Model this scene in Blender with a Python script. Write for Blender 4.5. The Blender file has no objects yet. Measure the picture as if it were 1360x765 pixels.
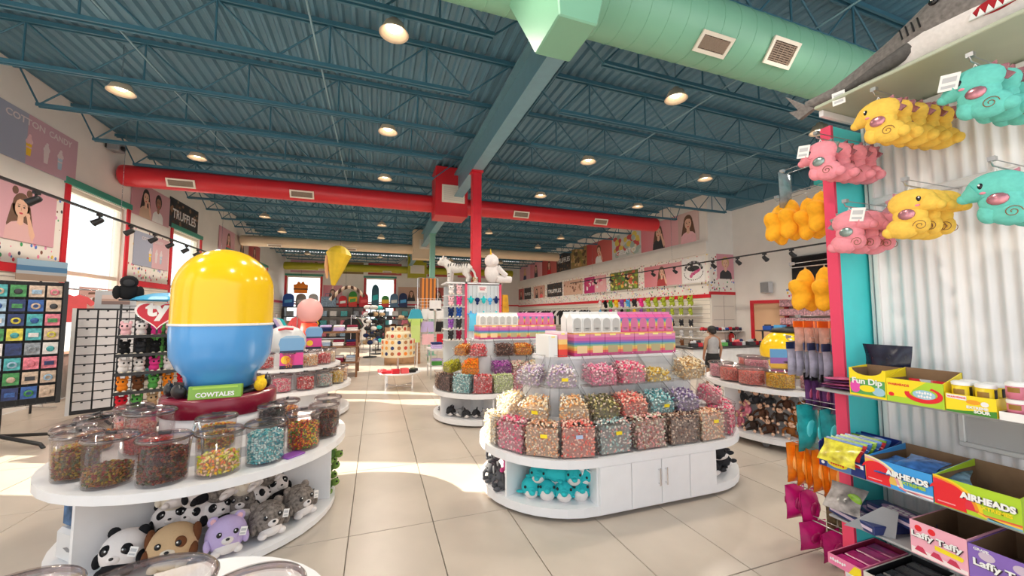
import bpy, bmesh, math, random
from mathutils import Vector, Matrix

random.seed(7)
SC = bpy.context.scene
COL = SC.collection
RAD = math.radians
PI = math.pi

# ---------------------------------------------------------------- camera
cam = bpy.data.objects.new('camera', bpy.data.cameras.new('camera'))
COL.objects.link(cam)
cam.location = (0, 0, 1.6)
cam.rotation_euler = (RAD(90 + 3.87), 0, RAD(-19.4))
cam.data.sensor_width = 36
cam.data.lens = 13.5
cam.data.clip_start = 0.05
SC.camera = cam

# ---------------------------------------------------------------- sky, sun, exposure
W = bpy.data.worlds.new('sky')
SC.world = W
W.use_nodes = True
wn, wl = W.node_tree.nodes, W.node_tree.links
bgn = wn['Background']
tc = wn.new('ShaderNodeTexCoord')
sepw = wn.new('ShaderNodeSeparateXYZ')
rampw = wn.new('ShaderNodeValToRGB')
rampw.color_ramp.elements[0].position = 0.0
rampw.color_ramp.elements[0].color = (0.98, 0.98, 0.97, 1)
rampw.color_ramp.elements[1].position = 0.6
rampw.color_ramp.elements[1].color = (0.80, 0.90, 1.0, 1)
wl.new(tc.outputs['Generated'], sepw.inputs[0])
wl.new(sepw.outputs['Z'], rampw.inputs[0])
wl.new(rampw.outputs[0], bgn.inputs['Color'])
bgn.inputs['Strength'].default_value = 3.4

sun = bpy.data.objects.new('sun', bpy.data.lights.new('sun', 'SUN'))
COL.objects.link(sun)
sun.data.energy = 36.0
sun.data.angle = RAD(0.6)
sun.data.color = (1.0, 0.88, 0.72)
SUN_DIR = Vector((6.0, -2.45, -3.4))
sun.rotation_euler = SUN_DIR.to_track_quat('-Z', 'Y').to_euler()

LAMP_W = 88.0
SC.view_settings.view_transform = 'Standard'
SC.view_settings.look = 'None'
SC.view_settings.exposure = -0.92
SC.view_settings.gamma = 1
SC.view_settings.use_curve_mapping = False
SC.cycles.transparent_max_bounces = 24
SC.cycles.max_bounces = 8
SC.cycles.sample_clamp_indirect = 6.0

# ---------------------------------------------------------------- materials
MATS = {}
ORD = ['first', 'second', 'third', 'fourth', 'fifth', 'sixth', 'seventh', 'eighth', 'ninth', 'tenth', 'eleventh', 'twelfth', 'thirteenth', 'fourteenth', 'fifteenth', 'sixteenth', 'seventeenth', 'eighteenth', 'nineteenth', 'twentieth']


def mat(name, col, rough=0.5, metal=0.0, noise=0.0, scale=8.0, bump=0.0, emit=0.0, spec=0.5):
    if name in MATS:
        return MATS[name]
    m = bpy.data.materials.new(name)
    m.use_nodes = True
    nt = m.node_tree
    b = nt.nodes['Principled BSDF']
    c = (col[0], col[1], col[2], 1)
    b.inputs['Base Color'].default_value = c
    b.inputs['Roughness'].default_value = rough
    b.inputs['Metallic'].default_value = metal
    b.inputs['Specular IOR Level'].default_value = spec
    if emit:
        b.inputs['Emission Color'].default_value = c
        b.inputs['Emission Strength'].default_value = emit
    if noise or bump:
        t = nt.nodes.new('ShaderNodeTexCoord')
        n = nt.nodes.new('ShaderNodeTexNoise')
        n.inputs['Scale'].default_value = scale
        n.inputs['Detail'].default_value = 4
        nt.links.new(t.outputs['Object'], n.inputs['Vector'])
        if noise:
            r = nt.nodes.new('ShaderNodeValToRGB')
            r.color_ramp.elements[0].position = 0.3
            r.color_ramp.elements[1].position = 0.7
            r.color_ramp.elements[0].color = tuple(max(0, v * (1 - noise)) for v in col) + (1,)
            r.color_ramp.elements[1].color = tuple(min(1, v * (1 + noise)) for v in col) + (1,)
            nt.links.new(n.outputs['Fac'], r.inputs[0])
            nt.links.new(r.outputs[0], b.inputs['Base Color'])
        if bump:
            bp = nt.nodes.new('ShaderNodeBump')
            bp.inputs['Strength'].default_value = bump
            bp.inputs['Distance'].default_value = 0.01
            nt.links.new(n.outputs['Fac'], bp.inputs['Height'])
            nt.links.new(bp.outputs[0], b.inputs['Normal'])
    MATS[name] = m
    return m


def pal(name, cols, rough=0.45, bump=0.0):
    """one colour of the list for each loose piece of a mesh"""
    if name in MATS:
        return MATS[name]
    m = bpy.data.materials.new(name)
    m.use_nodes = True
    nt = m.node_tree
    b = nt.nodes['Principled BSDF']
    b.inputs['Roughness'].default_value = rough
    g = nt.nodes.new('ShaderNodeNewGeometry')
    r = nt.nodes.new('ShaderNodeValToRGB')
    r.color_ramp.interpolation = 'CONSTANT'
    e = r.color_ramp.elements
    while len(e) < len(cols):
        e.new(0.5)
    for i, c in enumerate(cols):
        e[i].position = i / len(cols)
        e[i].color = (c[0], c[1], c[2], 1)
    nt.links.new(g.outputs['Random Per Island'], r.inputs[0])
    nt.links.new(r.outputs[0], b.inputs['Base Color'])
    MATS[name] = m
    return m


def bands(name, stops, axis='Z', rough=0.4):
    """printed stripes across an object, in its own bounds"""
    if name in MATS:
        return MATS[name]
    m = bpy.data.materials.new(name)
    m.use_nodes = True
    nt = m.node_tree
    b = nt.nodes['Principled BSDF']
    b.inputs['Roughness'].default_value = rough
    t = nt.nodes.new('ShaderNodeTexCoord')
    s = nt.nodes.new('ShaderNodeSeparateXYZ')
    r = nt.nodes.new('ShaderNodeValToRGB')
    r.color_ramp.interpolation = 'CONSTANT'
    e = r.color_ramp.elements
    while len(e) < len(stops):
        e.new(0.5)
    for i, (p, c) in enumerate(stops):
        e[i].position = p
        e[i].color = (c[0], c[1], c[2], 1)
    nt.links.new(t.outputs['Generated'], s.inputs[0])
    nt.links.new(s.outputs[axis], r.inputs[0])
    nt.links.new(r.outputs[0], b.inputs['Base Color'])
    MATS[name] = m
    return m


def clear(name, tint=(0.97, 0.97, 0.97), gloss=0.10, rough=0.04):
    if name in MATS:
        return MATS[name]
    m = bpy.data.materials.new(name)
    m.use_nodes = True
    nt = m.node_tree
    nt.nodes.remove(nt.nodes['Principled BSDF'])
    out = nt.nodes['Material Output']
    tr = nt.nodes.new('ShaderNodeBsdfTransparent')
    tr.inputs[0].default_value = tint + (1,)
    gl = nt.nodes.new('ShaderNodeBsdfGlossy')
    gl.inputs['Roughness'].default_value = rough
    lw = nt.nodes.new('ShaderNodeLayerWeight')
    lw.inputs['Blend'].default_value = 0.25
    mr = nt.nodes.new('ShaderNodeMapRange')
    mr.inputs['To Min'].default_value = gloss * 0.25
    mr.inputs['To Max'].default_value = min(1, gloss * 5)
    mx = nt.nodes.new('ShaderNodeMixShader')
    nt.links.new(lw.outputs['Facing'], mr.inputs['Value'])
    nt.links.new(mr.outputs[0], mx.inputs[0])
    nt.links.new(tr.outputs[0], mx.inputs[1])
    nt.links.new(gl.outputs[0], mx.inputs[2])
    nt.links.new(mx.outputs[0], out.inputs['Surface'])
    MATS[name] = m
    return m


def sprinkle(name, base, cols, scale=9.0, size=0.32, squash=(1, 1, 1)):
    """flat print: small coloured sweets scattered on a pale ground"""
    if name in MATS:
        return MATS[name]
    m = bpy.data.materials.new(name)
    m.use_nodes = True
    nt = m.node_tree
    b = nt.nodes['Principled BSDF']
    b.inputs['Roughness'].default_value = 0.5
    t = nt.nodes.new('ShaderNodeTexCoord')
    mp = nt.nodes.new('ShaderNodeMapping')
    mp.inputs['Scale'].default_value = squash
    v = nt.nodes.new('ShaderNodeTexVoronoi')
    v.inputs['Scale'].default_value = scale
    lt = nt.nodes.new('ShaderNodeMath')
    lt.operation = 'LESS_THAN'
    lt.inputs[1].default_value = size
    r = nt.nodes.new('ShaderNodeValToRGB')
    r.color_ramp.interpolation = 'CONSTANT'
    e = r.color_ramp.elements
    while len(e) < len(cols):
        e.new(0.5)
    for i, c in enumerate(cols):
        e[i].position = i / len(cols)
        e[i].color = (c[0], c[1], c[2], 1)
    mx = nt.nodes.new('ShaderNodeMix')
    mx.data_type = 'RGBA'
    mx.inputs[6].default_value = base + (1,)
    sp = nt.nodes.new('ShaderNodeSeparateColor')
    nt.links.new(t.outputs['Object'], mp.inputs[0])
    nt.links.new(mp.outputs[0], v.inputs['Vector'])
    nt.links.new(v.outputs['Distance'], lt.inputs[0])
    nt.links.new(v.outputs['Color'], sp.inputs[0])
    nt.links.new(sp.outputs[0], r.inputs[0])
    nt.links.new(lt.outputs[0], mx.inputs[0])
    nt.links.new(r.outputs[0], mx.inputs[7])
    nt.links.new(mx.outputs[2], b.inputs['Base Color'])
    MATS[name] = m
    return m


C = dict(
    white=(.86, .84, .83), cream=(.80, .72, .60), black=(.012, .012, .014), dark=(.035, .035, .04), grey=(.25, .25, .26),
    lgrey=(.52, .52, .54), red=(.62, .015, .03), coral=(.85, .12, .13), pink=(.85, .28, .36), lpink=(.9, .52, .56),
    hot=(.80, .05, .28), maroon=(.22, .01, .04), orange=(.9, .25, .02), yellow=(.92, .58, .03), lyel=(.93, .80, .28),
    green=(.10, .38, .08), lime=(.40, .62, .08), mint=(.24, .50, .36), teal=(.03, .52, .55), aqua=(.10, .62, .68), sky=(.10, .42, .80),
    blue=(.02, .09, .42), navy=(.012, .03, .12), purple=(.28, .09, .42), lav=(.58, .46, .76), brown=(.16, .06, .025),
    tan=(.62, .42, .24), wood=(.36, .18, .07), skin=(.80, .48, .34), skinb=(.35, .16, .09), steel=(.55, .55, .56))


def K(n, rough=0.5, **k):
    """plain colour n of the table, with a very slight unevenness"""
    return mat('%s_%d' % (n, int(rough * 100)), C[n], rough, noise=k.pop('noise', 0.05), **k)


def plush_mat(n):
    if isinstance(n, str):
        return mat('plush_' + n, C[n], 0.9, noise=0.14, scale=60, bump=0.35, spec=0.2)
    return n


PLASTIC = clear('clear_plastic', (0.97, 0.97, 0.97), 0.05)
GLASS = clear('window_glass', (0.96, 0.98, 0.98), 0.08, 0.01)
CHROME = mat('chrome', (.75, .75, .77), 0.2, 1.0)
WHITE = mat('white_laminate', (.84, .83, .84), 0.32, noise=0.02)
WALLP = mat('wall_paint', (.85, .80, .75), 0.7, noise=0.03, scale=2)
BLUEC = mat('blue_steel_paint', (.105, .225, .30), 0.42, noise=0.10, scale=1.5)
BLUEJ = mat('blue_joist_paint', (.045, .15, .21), 0.4, noise=0.08, scale=2)
TAG = mat('card_tag', (.88, .86, .84), 0.5)
YTAG = mat('yellow_price_sticker', (.95, .72, .02), 0.5)

# ---------------------------------------------------------------- mesh builder


class MB:
    def __init__(s):
        s.v, s.f, s.m, s.sm = [], [], [], []

    def add(s, vs, fs, mi=0, sm=False, M=None):
        o = len(s.v)
        if M is not None:
            s.v += [tuple(M @ Vector(v)) for v in vs]
        else:
            s.v += [tuple(v) for v in vs]
        s.f += [tuple(i + o for i in f) for f in fs]
        s.m += [mi] * len(fs)
        s.sm += [sm] * len(fs)
        return s

    def box(s, x0, x1, y0, y1, z0, z1, mi=0, M=None):
        v = [(x0, y0, z0), (x1, y0, z0), (x1, y1, z0), (x0, y1, z0), (x0, y0, z1), (x1, y0, z1), (x1, y1, z1), (x0, y1, z1)]
        return s.add(v, [(0, 3, 2, 1), (4, 5, 6, 7), (0, 1, 5, 4), (1, 2, 6, 5), (2, 3, 7, 6), (3, 0, 4, 7)], mi, False, M)

    def cbox(s, c, d, mi=0, M=None):
        return s.box(c[0] - d[0] / 2, c[0] + d[0] / 2, c[1] - d[1] / 2, c[1] + d[1] / 2, c[2] - d[2] / 2, c[2] + d[2] / 2, mi, M)

    def tube(s, pts, r, n=8, mi=0, cap=True, sm=True, M=None):
        pts = [Vector(p) for p in pts]
        rs = r if isinstance(r, (list, tuple)) else [r] * len(pts)
        vs, fs = [], []
        up = None
        for i, p in enumerate(pts):
            d = (pts[min(i + 1, len(pts) - 1)] - pts[max(i - 1, 0)]).normalized()
            if up is None:
                up = Vector((0, 0, 1)) if abs(d.z) < .9 else Vector((1, 0, 0))
            a = d.cross(up).normalized()
            b = a.cross(d).normalized()
            up = b
            for k in range(n):
                t = 2 * PI * k / n
                vs.append(p + (a * math.cos(t) + b * math.sin(t)) * rs[i])
        for i in range(len(pts) - 1):
            for k in range(n):
                k2 = (k + 1) % n
                fs.append((i * n + k, i * n + k2, (i + 1) * n + k2, (i + 1) * n + k))
        s.add(vs, fs, mi, sm, M)
        if cap:
            s.add(vs[:n], [tuple(range(n))[::-1]], mi, False, M)
            s.add(vs[-n:], [tuple(range(n))], mi, False, M)
        return s

    def lathe(s, prof, n=20, mi=0, c=(0, 0, 0), sx=1, sy=1, sm=True, M=None, a0=0, a1=2 * PI):
        full = abs(a1 - a0 - 2 * PI) < 1e-6
        k = n if full else n + 1
        vs, fs = [], []
        for r, z in prof:
            for i in range(k):
                t = a0 + (a1 - a0) * i / n
                vs.append((c[0] + r * math.cos(t) * sx, c[1] + r * math.sin(t) * sy, c[2] + z))
        for j in range(len(prof) - 1):
            for i in range(n):
                i2 = (i + 1) % k
                fs.append((j * k + i, j * k + i2, (j + 1) * k + i2, (j + 1) * k + i))
        return s.add(vs, fs, mi, sm, M)

    def ell(s, c, r, n=12, k=7, mi=0, M=None):
        if not isinstance(r, (list, tuple)):
            r = (r, r, r)
        vs = [(c[0], c[1], c[2] - r[2])]
        for j in range(1, k):
            ph = -PI / 2 + PI * j / k
            for i in range(n):
                t = 2 * PI * i / n
                vs.append((c[0] + r[0] * math.cos(ph) * math.cos(t), c[1] + r[1] * math.cos(ph) * math.sin(t), c[2] + r[2] * math.sin(ph)))
        vs.append((c[0], c[1], c[2] + r[2]))
        fs = [(0, 1 + (i + 1) % n, 1 + i) for i in range(n)]
        for j in range(k - 2):
            for i in range(n):
                i2 = (i + 1) % n
                fs.append((1 + j * n + i, 1 + j * n + i2, 1 + (j + 1) * n + i2, 1 + (j + 1) * n + i))
        L = len(vs) - 1
        fs += [(L, 1 + (k - 2) * n + i, 1 + (k - 2) * n + (i + 1) % n) for i in range(n)]
        return s.add(vs, fs, mi, True, M)

    def prism(s, poly, a, b, mi=0, axis='z', M=None, sm=False):
        n = len(poly)
        if axis == 'z':
            vs = [(p[0], p[1], a) for p in poly] + [(p[0], p[1], b) for p in poly]
        elif axis == 'y':
            vs = [(p[0], a, p[1]) for p in poly] + [(p[0], b, p[1]) for p in poly]
        else:
            vs = [(a, p[0], p[1]) for p in poly] + [(b, p[0], p[1]) for p in poly]
        o = len(s.v)
        s.add(vs, [(i, (i + 1) % n, n + (i + 1) % n, n + i) for i in range(n)], mi, sm, M)
        s.add(vs[:n], [tuple(range(n))[::-1]], mi, False, M)
        s.add(vs[n:], [tuple(range(n))], mi, False, M)
        return s

    def poly(s, pts, y, mi=0):
        """flat print: polygon in local x,z facing -y"""
        return s.add([(p[0], y, p[1]) for p in pts], [tuple(range(len(pts)))], mi)

    def disc(s, cx, cz, rx, rz, y, mi=0, n=16):
        return s.poly([(cx + rx * math.cos(2 * PI * i / n), cz + rz * math.sin(2 * PI * i / n)) for i in range(n)], y, mi)

    def octa(s, c, d, r1, r2, mi=0):
        """one small sweet: a stretched octahedron"""
        c = Vector(c)
        d = Vector(d).normalized()
        a = d.orthogonal().normalized()
        b = d.cross(a)
        vs = [c + d * r1, c + a * r2, c + b * r2, c - a * r2, c - b * r2, c - d * r1]
        return s.add(vs, [(0, 1, 2), (0, 2, 3), (0, 3, 4), (0, 4, 1), (5, 2, 1), (5, 3, 2), (5, 4, 3), (5, 1, 4)], mi, True)

    def mesh(s, name, mats, bev=0.0):
        me = bpy.data.meshes.new(name)
        me.from_pydata(s.v, [], s.f)
        if not isinstance(mats, (list, tuple)):
            mats = [mats]
        for m in mats:
            me.materials.append(m)
        me.polygons.foreach_set('material_index', s.m)
        me.polygons.foreach_set('use_smooth', s.sm)
        me.update()
        bm = bmesh.new()
        bm.from_mesh(me)
        if bev:
            bmesh.ops.bevel(bm, geom=[e for e in bm.edges if len(e.link_faces) == 2 and e.calc_face_angle(0) > .6], offset=bev, segments=1, affect='EDGES', clamp_overlap=True)
        bmesh.ops.recalc_face_normals(bm, faces=bm.faces)
        bm.to_mesh(me)
        bm.free()
        return me


MESHES = {}


def props(o, label=None, cat=None, group=None, kind=None):
    if label:
        o['label'] = label
    if cat:
        o['category'] = cat
    if group:
        o['group'] = group
    if kind:
        o['kind'] = kind
    return o


def obj(name, me, mats=None, parent=None, loc=(0, 0, 0), rz=0.0, rot=None, bev=0.0, label=None, cat=None, group=None, kind=None):
    """link ONE mesh object; me is an MB or a mesh"""
    if isinstance(me, MB):
        me = me.mesh(name, mats, bev)
    o = bpy.data.objects.new(name, me)
    COL.objects.link(o)
    o.parent = parent
    o.location = loc
    o.rotation_euler = rot if rot else (0, 0, rz)
    return props(o, label, cat, group, kind)


def part(name, key, fn, mats, parent=None, bev=0.0, **k):
    """like obj, with the mesh built once for each key and shared"""
    if not isinstance(mats, (list, tuple)):
        mats = [mats]
    kk = (key, tuple(m.name for m in mats))
    if kk not in MESHES:
        MESHES[kk] = fn().mesh(name, mats, bev)
    return obj(name, MESHES[kk], None, parent, **k)


def thing(name, label, cat, loc=(0, 0, 0), rz=0.0, group=None, rot=None, scale=1.0):
    o = bpy.data.objects.new(name, None)
    o.empty_display_size = 0.05
    COL.objects.link(o)
    o.location = loc
    o.rotation_euler = rot if rot else (0, 0, rz)
    o.scale = (scale,) * 3
    return props(o, label, cat, group)


def B(x0, x1, y0, y1, z0, z1):
    return MB().box(x0, x1, y0, y1, z0, z1)


TXT = {}


def text(s, width, material, parent, loc, rz=0.0, rot=None, bold=0.012, ext=0.03, name='lettering', height=None, shear=0.0):
    """raised lettering, its width given, facing local -y"""
    key = (s, bold, ext, shear)
    if key not in TXT:
        cu = bpy.data.curves.new('t', 'FONT')
        cu.body = s
        cu.align_x = 'CENTER'
        cu.align_y = 'CENTER'
        cu.offset = bold
        cu.extrude = ext
        cu.shear = shear
        cu.resolution_u = 3
        to = bpy.data.objects.new('t', cu)
        COL.objects.link(to)
        dg = bpy.context.evaluated_depsgraph_get()
        dg.update()
        me = bpy.data.meshes.new_from_object(to.evaluated_get(dg))
        bpy.data.objects.remove(to)
        me.transform(Matrix.Rotation(PI / 2, 4, 'X'))
        xs = [v.co.x for v in me.vertices]
        zs = [v.co.z for v in me.vertices]
        cxm, czm = (min(xs) + max(xs)) / 2, (min(zs) + max(zs)) / 2
        me.transform(Matrix.Translation((-cxm, 0, -czm)))
        TXT[key] = (me, max(xs) - min(xs), max(zs) - min(zs))
    me, w, h = TXT[key]
    me = me.copy()
    me.materials.clear()
    me.materials.append(material)
    k = width / w
    kz = height / h if height else k
    me.transform(Matrix.Diagonal((k, k, kz, 1)))
    return obj(name, me, None, parent, loc, rz, rot)


def on_circle(cx, cy, R, deg):
    """point on a round display at an angle from the side towards -y; also its outward turn"""
    a = RAD(deg)
    return cx + R * math.sin(a), cy - R * math.cos(a), a
# ================================================================ THE SHELL
XL, XR, XS, YC, YB, ZD = -5.6, 10.4, 11.5, 9.8, 28.0, 5.65
GROUT = mat('tile_grout', (.20, .17, .14), 0.8)
TILE = mat('glazed_floor_tile', (.50, .43, .365), 0.30, noise=0.10, scale=1.6)
floor = obj('floor', B(XL, XS, -3.0, YB, -0.06, -0.012), GROUT, kind='structure')
TX, TY = 0.603, 1.226
tile_key = lambda: B(-TX / 2 + .003, TX / 2 - .003, -TY / 2 + .003, TY / 2 - .003, -0.0119, 0)
field = MB()
for i in range(-9, 20):
    for j in range(-4, 21):
        x, y = -0.154 + TX * (i + .5), 1.884 + TY * (j + .5)
        if x - TX / 2 < XL or x + TX / 2 > XS or y + TY / 2 > YB:
            continue
        if -7 <= i <= 8 and -1 <= j <= 15:
            part('floor_tile', 'tile', tile_key, TILE, floor, bev=0.002, loc=(x, y, 0))
        else:
            field.box(x - TX / 2 + .003, x + TX / 2 - .003, y - TY / 2 + .003, y + TY / 2 - .003, -0.0119, 0)
obj('floor_tile_field', field, TILE, floor, kind='stuff')
obj('trim_1', B(-60, XL - .26, -30, 60, -0.3, -0.06), mat('pavement', (.55, .54, .52), 0.85, noise=.08), kind='structure')

# walls; the left and back ones are pierced by windows
WIN_L = [(1.3, 3.1), (5.8, 6.95), (9.6, 11.42), (13.55, 15.4), (17.75, 19.6), (21.9, 23.7)]  # second opening, out of view, narrowed to shape the sun patch
WZ0, WZ1 = 0.9, 4.05


def top_of(axis, w0):
    return WZ1 if axis == 'x' or w0 > 9 else 4.9       # two nearest left windows, out of view, made taller to admit the sun


def pierced(name, axis, c0, c1, a0, a1, wins):
    m = MB()

    def bx(p, q, z0, z1):
        if axis == 'y':
            m.box(c0, c1, p, q, z0, z1)
        else:
            m.box(p, q, c0, c1, z0, z1)
    p = a0
    for w0, w1 in wins:
        bx(p, w0, 0, ZD)
        bx(w0, w1, 0, WZ0)
        bx(w0, w1, top_of(axis, w0), ZD)
        p = w1
    bx(p, a1, 0, ZD)
    return obj(name, m, WALLP, kind='structure')


pierced('wall_left', 'y', XL - .25, XL, 0.4, YB + .25, WIN_L)
WIN_B = [(-5.5, -3.5), (-.75, 1.15)]
pierced('wall_back', 'x', YB, YB + .25, XL, XS, WIN_B)
obj('wall_right', B(XR, XR + .2, YC, YB, 0, ZD), WALLP, kind='structure')
obj('wall_corner', B(XR + .2, XS, YC, YC + .2, 0, ZD), WALLP, kind='structure')
obj('wall_side', B(XS, XS + .2, -3, YC + .2, 0, ZD), WALLP, kind='structure')

REDF = K('red', .35)
GREENF = mat('green_frame', (.05, .30, .22), .4)
CREAMF = mat('cream_frame', (.82, .74, .62), .4)


def window(n, axis, c, s, w0, w1):
    """frame inside the opening, coloured trim on the room side; s = direction into the room"""
    wo = thing('window_%d' % n, None, None)
    WZ1 = top_of(axis, w0)
    wo['kind'] = 'structure'

    def bx(nm, p, q, d0, d1, z0, z1, m, par=wo):
        lo, hi = sorted((c + s * d0, c + s * d1))
        return obj(nm, B(lo, hi, p, q, z0, z1) if axis == 'y' else B(p, q, lo, hi, z0, z1), m, par, bev=.004)
    t = .10
    bx('side_trim', w0 - t, w0 + .02, 0, .03, WZ0, WZ1 + .02, REDF)
    bx('side_trim', w1 - .02, w1 + t, 0, .03, WZ0, WZ1 + .02, REDF)
    bx('head_trim', w0 - t - .03, w1 + t + .03, 0, .04, WZ1 + .02, WZ1 + .15, GREENF)
    bx('sill', w0 - t, w1 + t, 0, .08, WZ0 - .06, WZ0, CREAMF)
    bx('jamb', w0, w0 + .07, -.16, -.06, WZ0, WZ1, CREAMF)
    bx('jamb', w1 - .07, w1, -.16, -.06, WZ0, WZ1, CREAMF)
    bx('head', w0 + .07, w1 - .07, -.16, -.06, WZ1 - .08, WZ1, CREAMF)
    bx('mullion', w0 + .07, w1 - .07, -.15, -.07, 2.36, 2.44, CREAMF)
    for z0, z1 in ((WZ0, 2.36), (2.44, WZ1 - .08)):
        bx('pane', w0 + .07, w1 - .07, -.12, -.11, z0, z1, GLASS)


for i, (a, b) in enumerate(WIN_L):
    window(i + 1, 'y', XL, 1, a, b)
for i, (a, b) in enumerate(WIN_B):
    window(i + 7, 'x', YB, -1, a, b)
for i, y in enumerate((11.85, 15.95)):
    o = thing('outdoor_pillar', ['teal pillar outside seen through the tall left window', 'teal pillar outside seen through the second left window'][i], 'pillar', (XL - 1.6, y, -.06), group='pillars outside the left windows')
    obj('shaft', B(-.2, .2, -.2, .2, .3, 4.6), K('teal', .5), o)
    obj('base', B(-.26, .26, -.26, .26, 0, .3), K('white', .5), o)

# red rail and slatwall below it
SLAT = mat('cream_slatwall', (.78, .72, .64), .5)
GROOVE = mat('slat_groove', (.34, .30, .27), .6)
nt_ = [1]


def trim(m, material, par=None, bev=0.0):
    nt_[0] += 1
    return obj('trim_%d' % nt_[0], m, material, par, bev=bev, kind='structure')


solid_l = []
p = 7.35
for w0, w1 in WIN_L[2:]:
    solid_l.append((p, w0 - .1))
    p = w1 + .1
solid_l.append((p, YB))
for a, b in solid_l:
    trim(B(XL, XL + .04, a, b, 2.28, 2.42), REDF)
    sw = trim(B(XL, XL + .02, a, b, .15, 2.28), SLAT)
    g = MB()
    for k in range(14):
        g.box(XL + .0201, XL + .024, a, b, .25 + k * .15, .262 + k * .15)
    obj('groove', g, GROOVE, sw)
trim(B(XR - .04, XR, YC - .04, YB, 2.14, 2.26), REDF)
trim(B(XR - .04, XS - .02, YC - .04, YC, 2.24, 2.34), REDF)
for a, b in ((YC, 15.0), (15.0, 21.0), (21.0, YB)):
    sw = trim(B(XR - .02, XR, a, b, .15, 2.14), SLAT)
    g = MB()
    for k in range(13):
        g.box(XR - .024, XR - .0201, a, b, .25 + k * .15, .262 + k * .15)
    obj('groove', g, GROOVE, sw)
trim(B(XR - .10, XR, YC, YB, 3.62, 4.02), WALLP)          # the pale ledge between the poster rows
pn = trim(B(XR + .02, XS - .02, YC - .03, YC - .001, .2, 2.24), SLAT)
g = MB()
for k in range(4):
    g.box(XR + .1, XS - .1, YC - .034, YC - .0301, .5 + k * .45, .512 + k * .45)
g.box(XR + .55, XR + .562, YC - .034, YC - .0301, .25, 2.2)
obj('panel_joint', g, GROOVE, pn)
trim(B(XL, XR, YB - .04, YB, 2.2, 2.3), REDF)

# red-framed doorway on the side wall
d = thing('door_1', None, None, (XS, 8.6, 0), -PI / 2)
d['kind'] = 'structure'
obj('door_leaf', B(-.5, .5, -.03, 0, 0.005, 1.93), mat('peach_door', (.80, .50, .30), .5), d)
for x in (-.6, .5):
    obj('door_jamb', B(x, x + .1, -.07, 0, 0.005, 2.03), REDF, d)
obj('door_head', B(-.5, .5, -.07, 0, 1.93, 2.03), REDF, d)
obj('sign_plate', B(-.17, .05, -.04, -.03, 1.20, 1.27), K('black'), d)

# ---------------------------------------------------------------- ceiling: ribbed deck, girder, joists
deck = MB()
n = 0
prof = []
x = XL - .2
while x < XS + .2:
    prof += [(x, ZD), (x + .03, ZD + .045), (x + .10, ZD + .045), (x + .13, ZD)]
    x += .17
for y0, y1 in ((-3.0, YB),):
    vs = [(a, y0, b) for a, b in prof] + [(a, y1, b) for a, b in prof]
    k = len(prof)
    deck.add(vs, [(i, i + 1, k + i + 1, k + i) for i in range(k - 1)])
deck.box(XL - .3, XS + .3, -3.0, YB + .25, ZD + .10, ZD + .2)
ceiling = obj('ceiling', deck, BLUEC, kind='structure')
GX = 2.04
gd = MB()
gd.box(GX - .12, GX + .12, -3, YB, 4.78, 4.81).box(GX - .012, GX + .012, -3, YB, 4.81, 5.38).box(GX - .12, GX + .12, -3, YB, 5.38, 5.42)
obj('main_girder', gd, mat('girder_paint', (.15, .30, .36), .38, noise=.05), ceiling)
obj('edge_girder', B(XS - .25, XS - .02, -3, YC, 5.15, 5.62), BLUEC, ceiling)


def joist_mesh(L, ext0, ext1):
    """open web joist along x: top chord the whole length, bottom chord stopping short"""
    def f():
        m = MB()
        for dy in (-.045, .02):
            m.box(0, L, dy, dy + .028, 5.56, 5.62)
            m.box(ext0, L - ext1, dy, dy + .028, 4.95, 5.0)
        return m
    return f


def web_mesh(L, ext0, ext1):
    def f():
        m = MB()
        k = max(4, int(round((L - ext0 - ext1) / 1.2)))
        st = (L - ext0 - ext1) / k
        for i in range(k):
            a = ext0 + i * st
            for p, q in (((a, 0, 4.97), (a + st / 2, 0, 5.58)), ((a + st / 2, 0, 5.58), (a + st, 0, 4.97)), ((a + st / 2, 0, 5.58), (a + st / 2, 0, 4.97))):
                m.tube([p, q], .014, 5)
        for p, q in (((0.1, 0, 5.57), (ext0 + .02, 0, 4.97)), ((L - .1, 0, 5.57), (L - ext1 - .02, 0, 4.97))):
            m.tube([p, q], .014, 5)
        return m
    return f


for k in range(-3, 18):
    y = 4.28 + 1.31 * k
    if y > YB - .3:
        break
    for x0, x1, e0, e1, key in ((XL, GX, .35, .77, 'jl'), (GX, XR if y > YC else XS - .25, .77, .35, 'jr%d' % (y > YC))):
        j = part('ceiling_joist', key, joist_mesh(x1 - x0, e0, e1), BLUEJ, ceiling, loc=(x0, y, 0))
        part('joist_web', key + 'w', web_mesh(x1 - x0, e0, e1), BLUEJ, j)
for x in (-3.0, -.8, 4.9, 7.6):
    obj('bridging_rod', MB().tube([(x, -2, 5.02), (x, YB - .1, 5.02)], .012, 6), mat('pale_conduit', (.22, .36, .42), .4), ceiling)
for x in (2.55, 2.68):
    obj('conduit', MB().tube([(x, .5, 5.5), (x, YB - .2, 5.5)], .022, 6), BLUEJ, ceiling)

# columns under the girder
for y, m, lab in ((8.2, K('red', .35), 'red square steel column in front of the red duct'), (15.3, mat('mint_paint', (.22, .46, .36), .4), 'mint green steel column behind the red one')):
    c = thing('steel_column', lab, 'column', (GX, y, 0))
    obj('shaft', B(-.1, .1, -.1, .1, .02, 4.74), m, c, bev=.01)
    obj('cap_plate', B(-.13, .13, -.13, .13, 4.74, 4.78), m, c)
    obj('base_plate', B(-.18, .18, -.18, .18, 0, .02), m, c)

# ---------------------------------------------------------------- ducts
GRILLE = mat('vent_slat', (.30, .22, .16), .5)
CREAMV = mat('vent_frame', (.82, .74, .62), .45)


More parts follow.
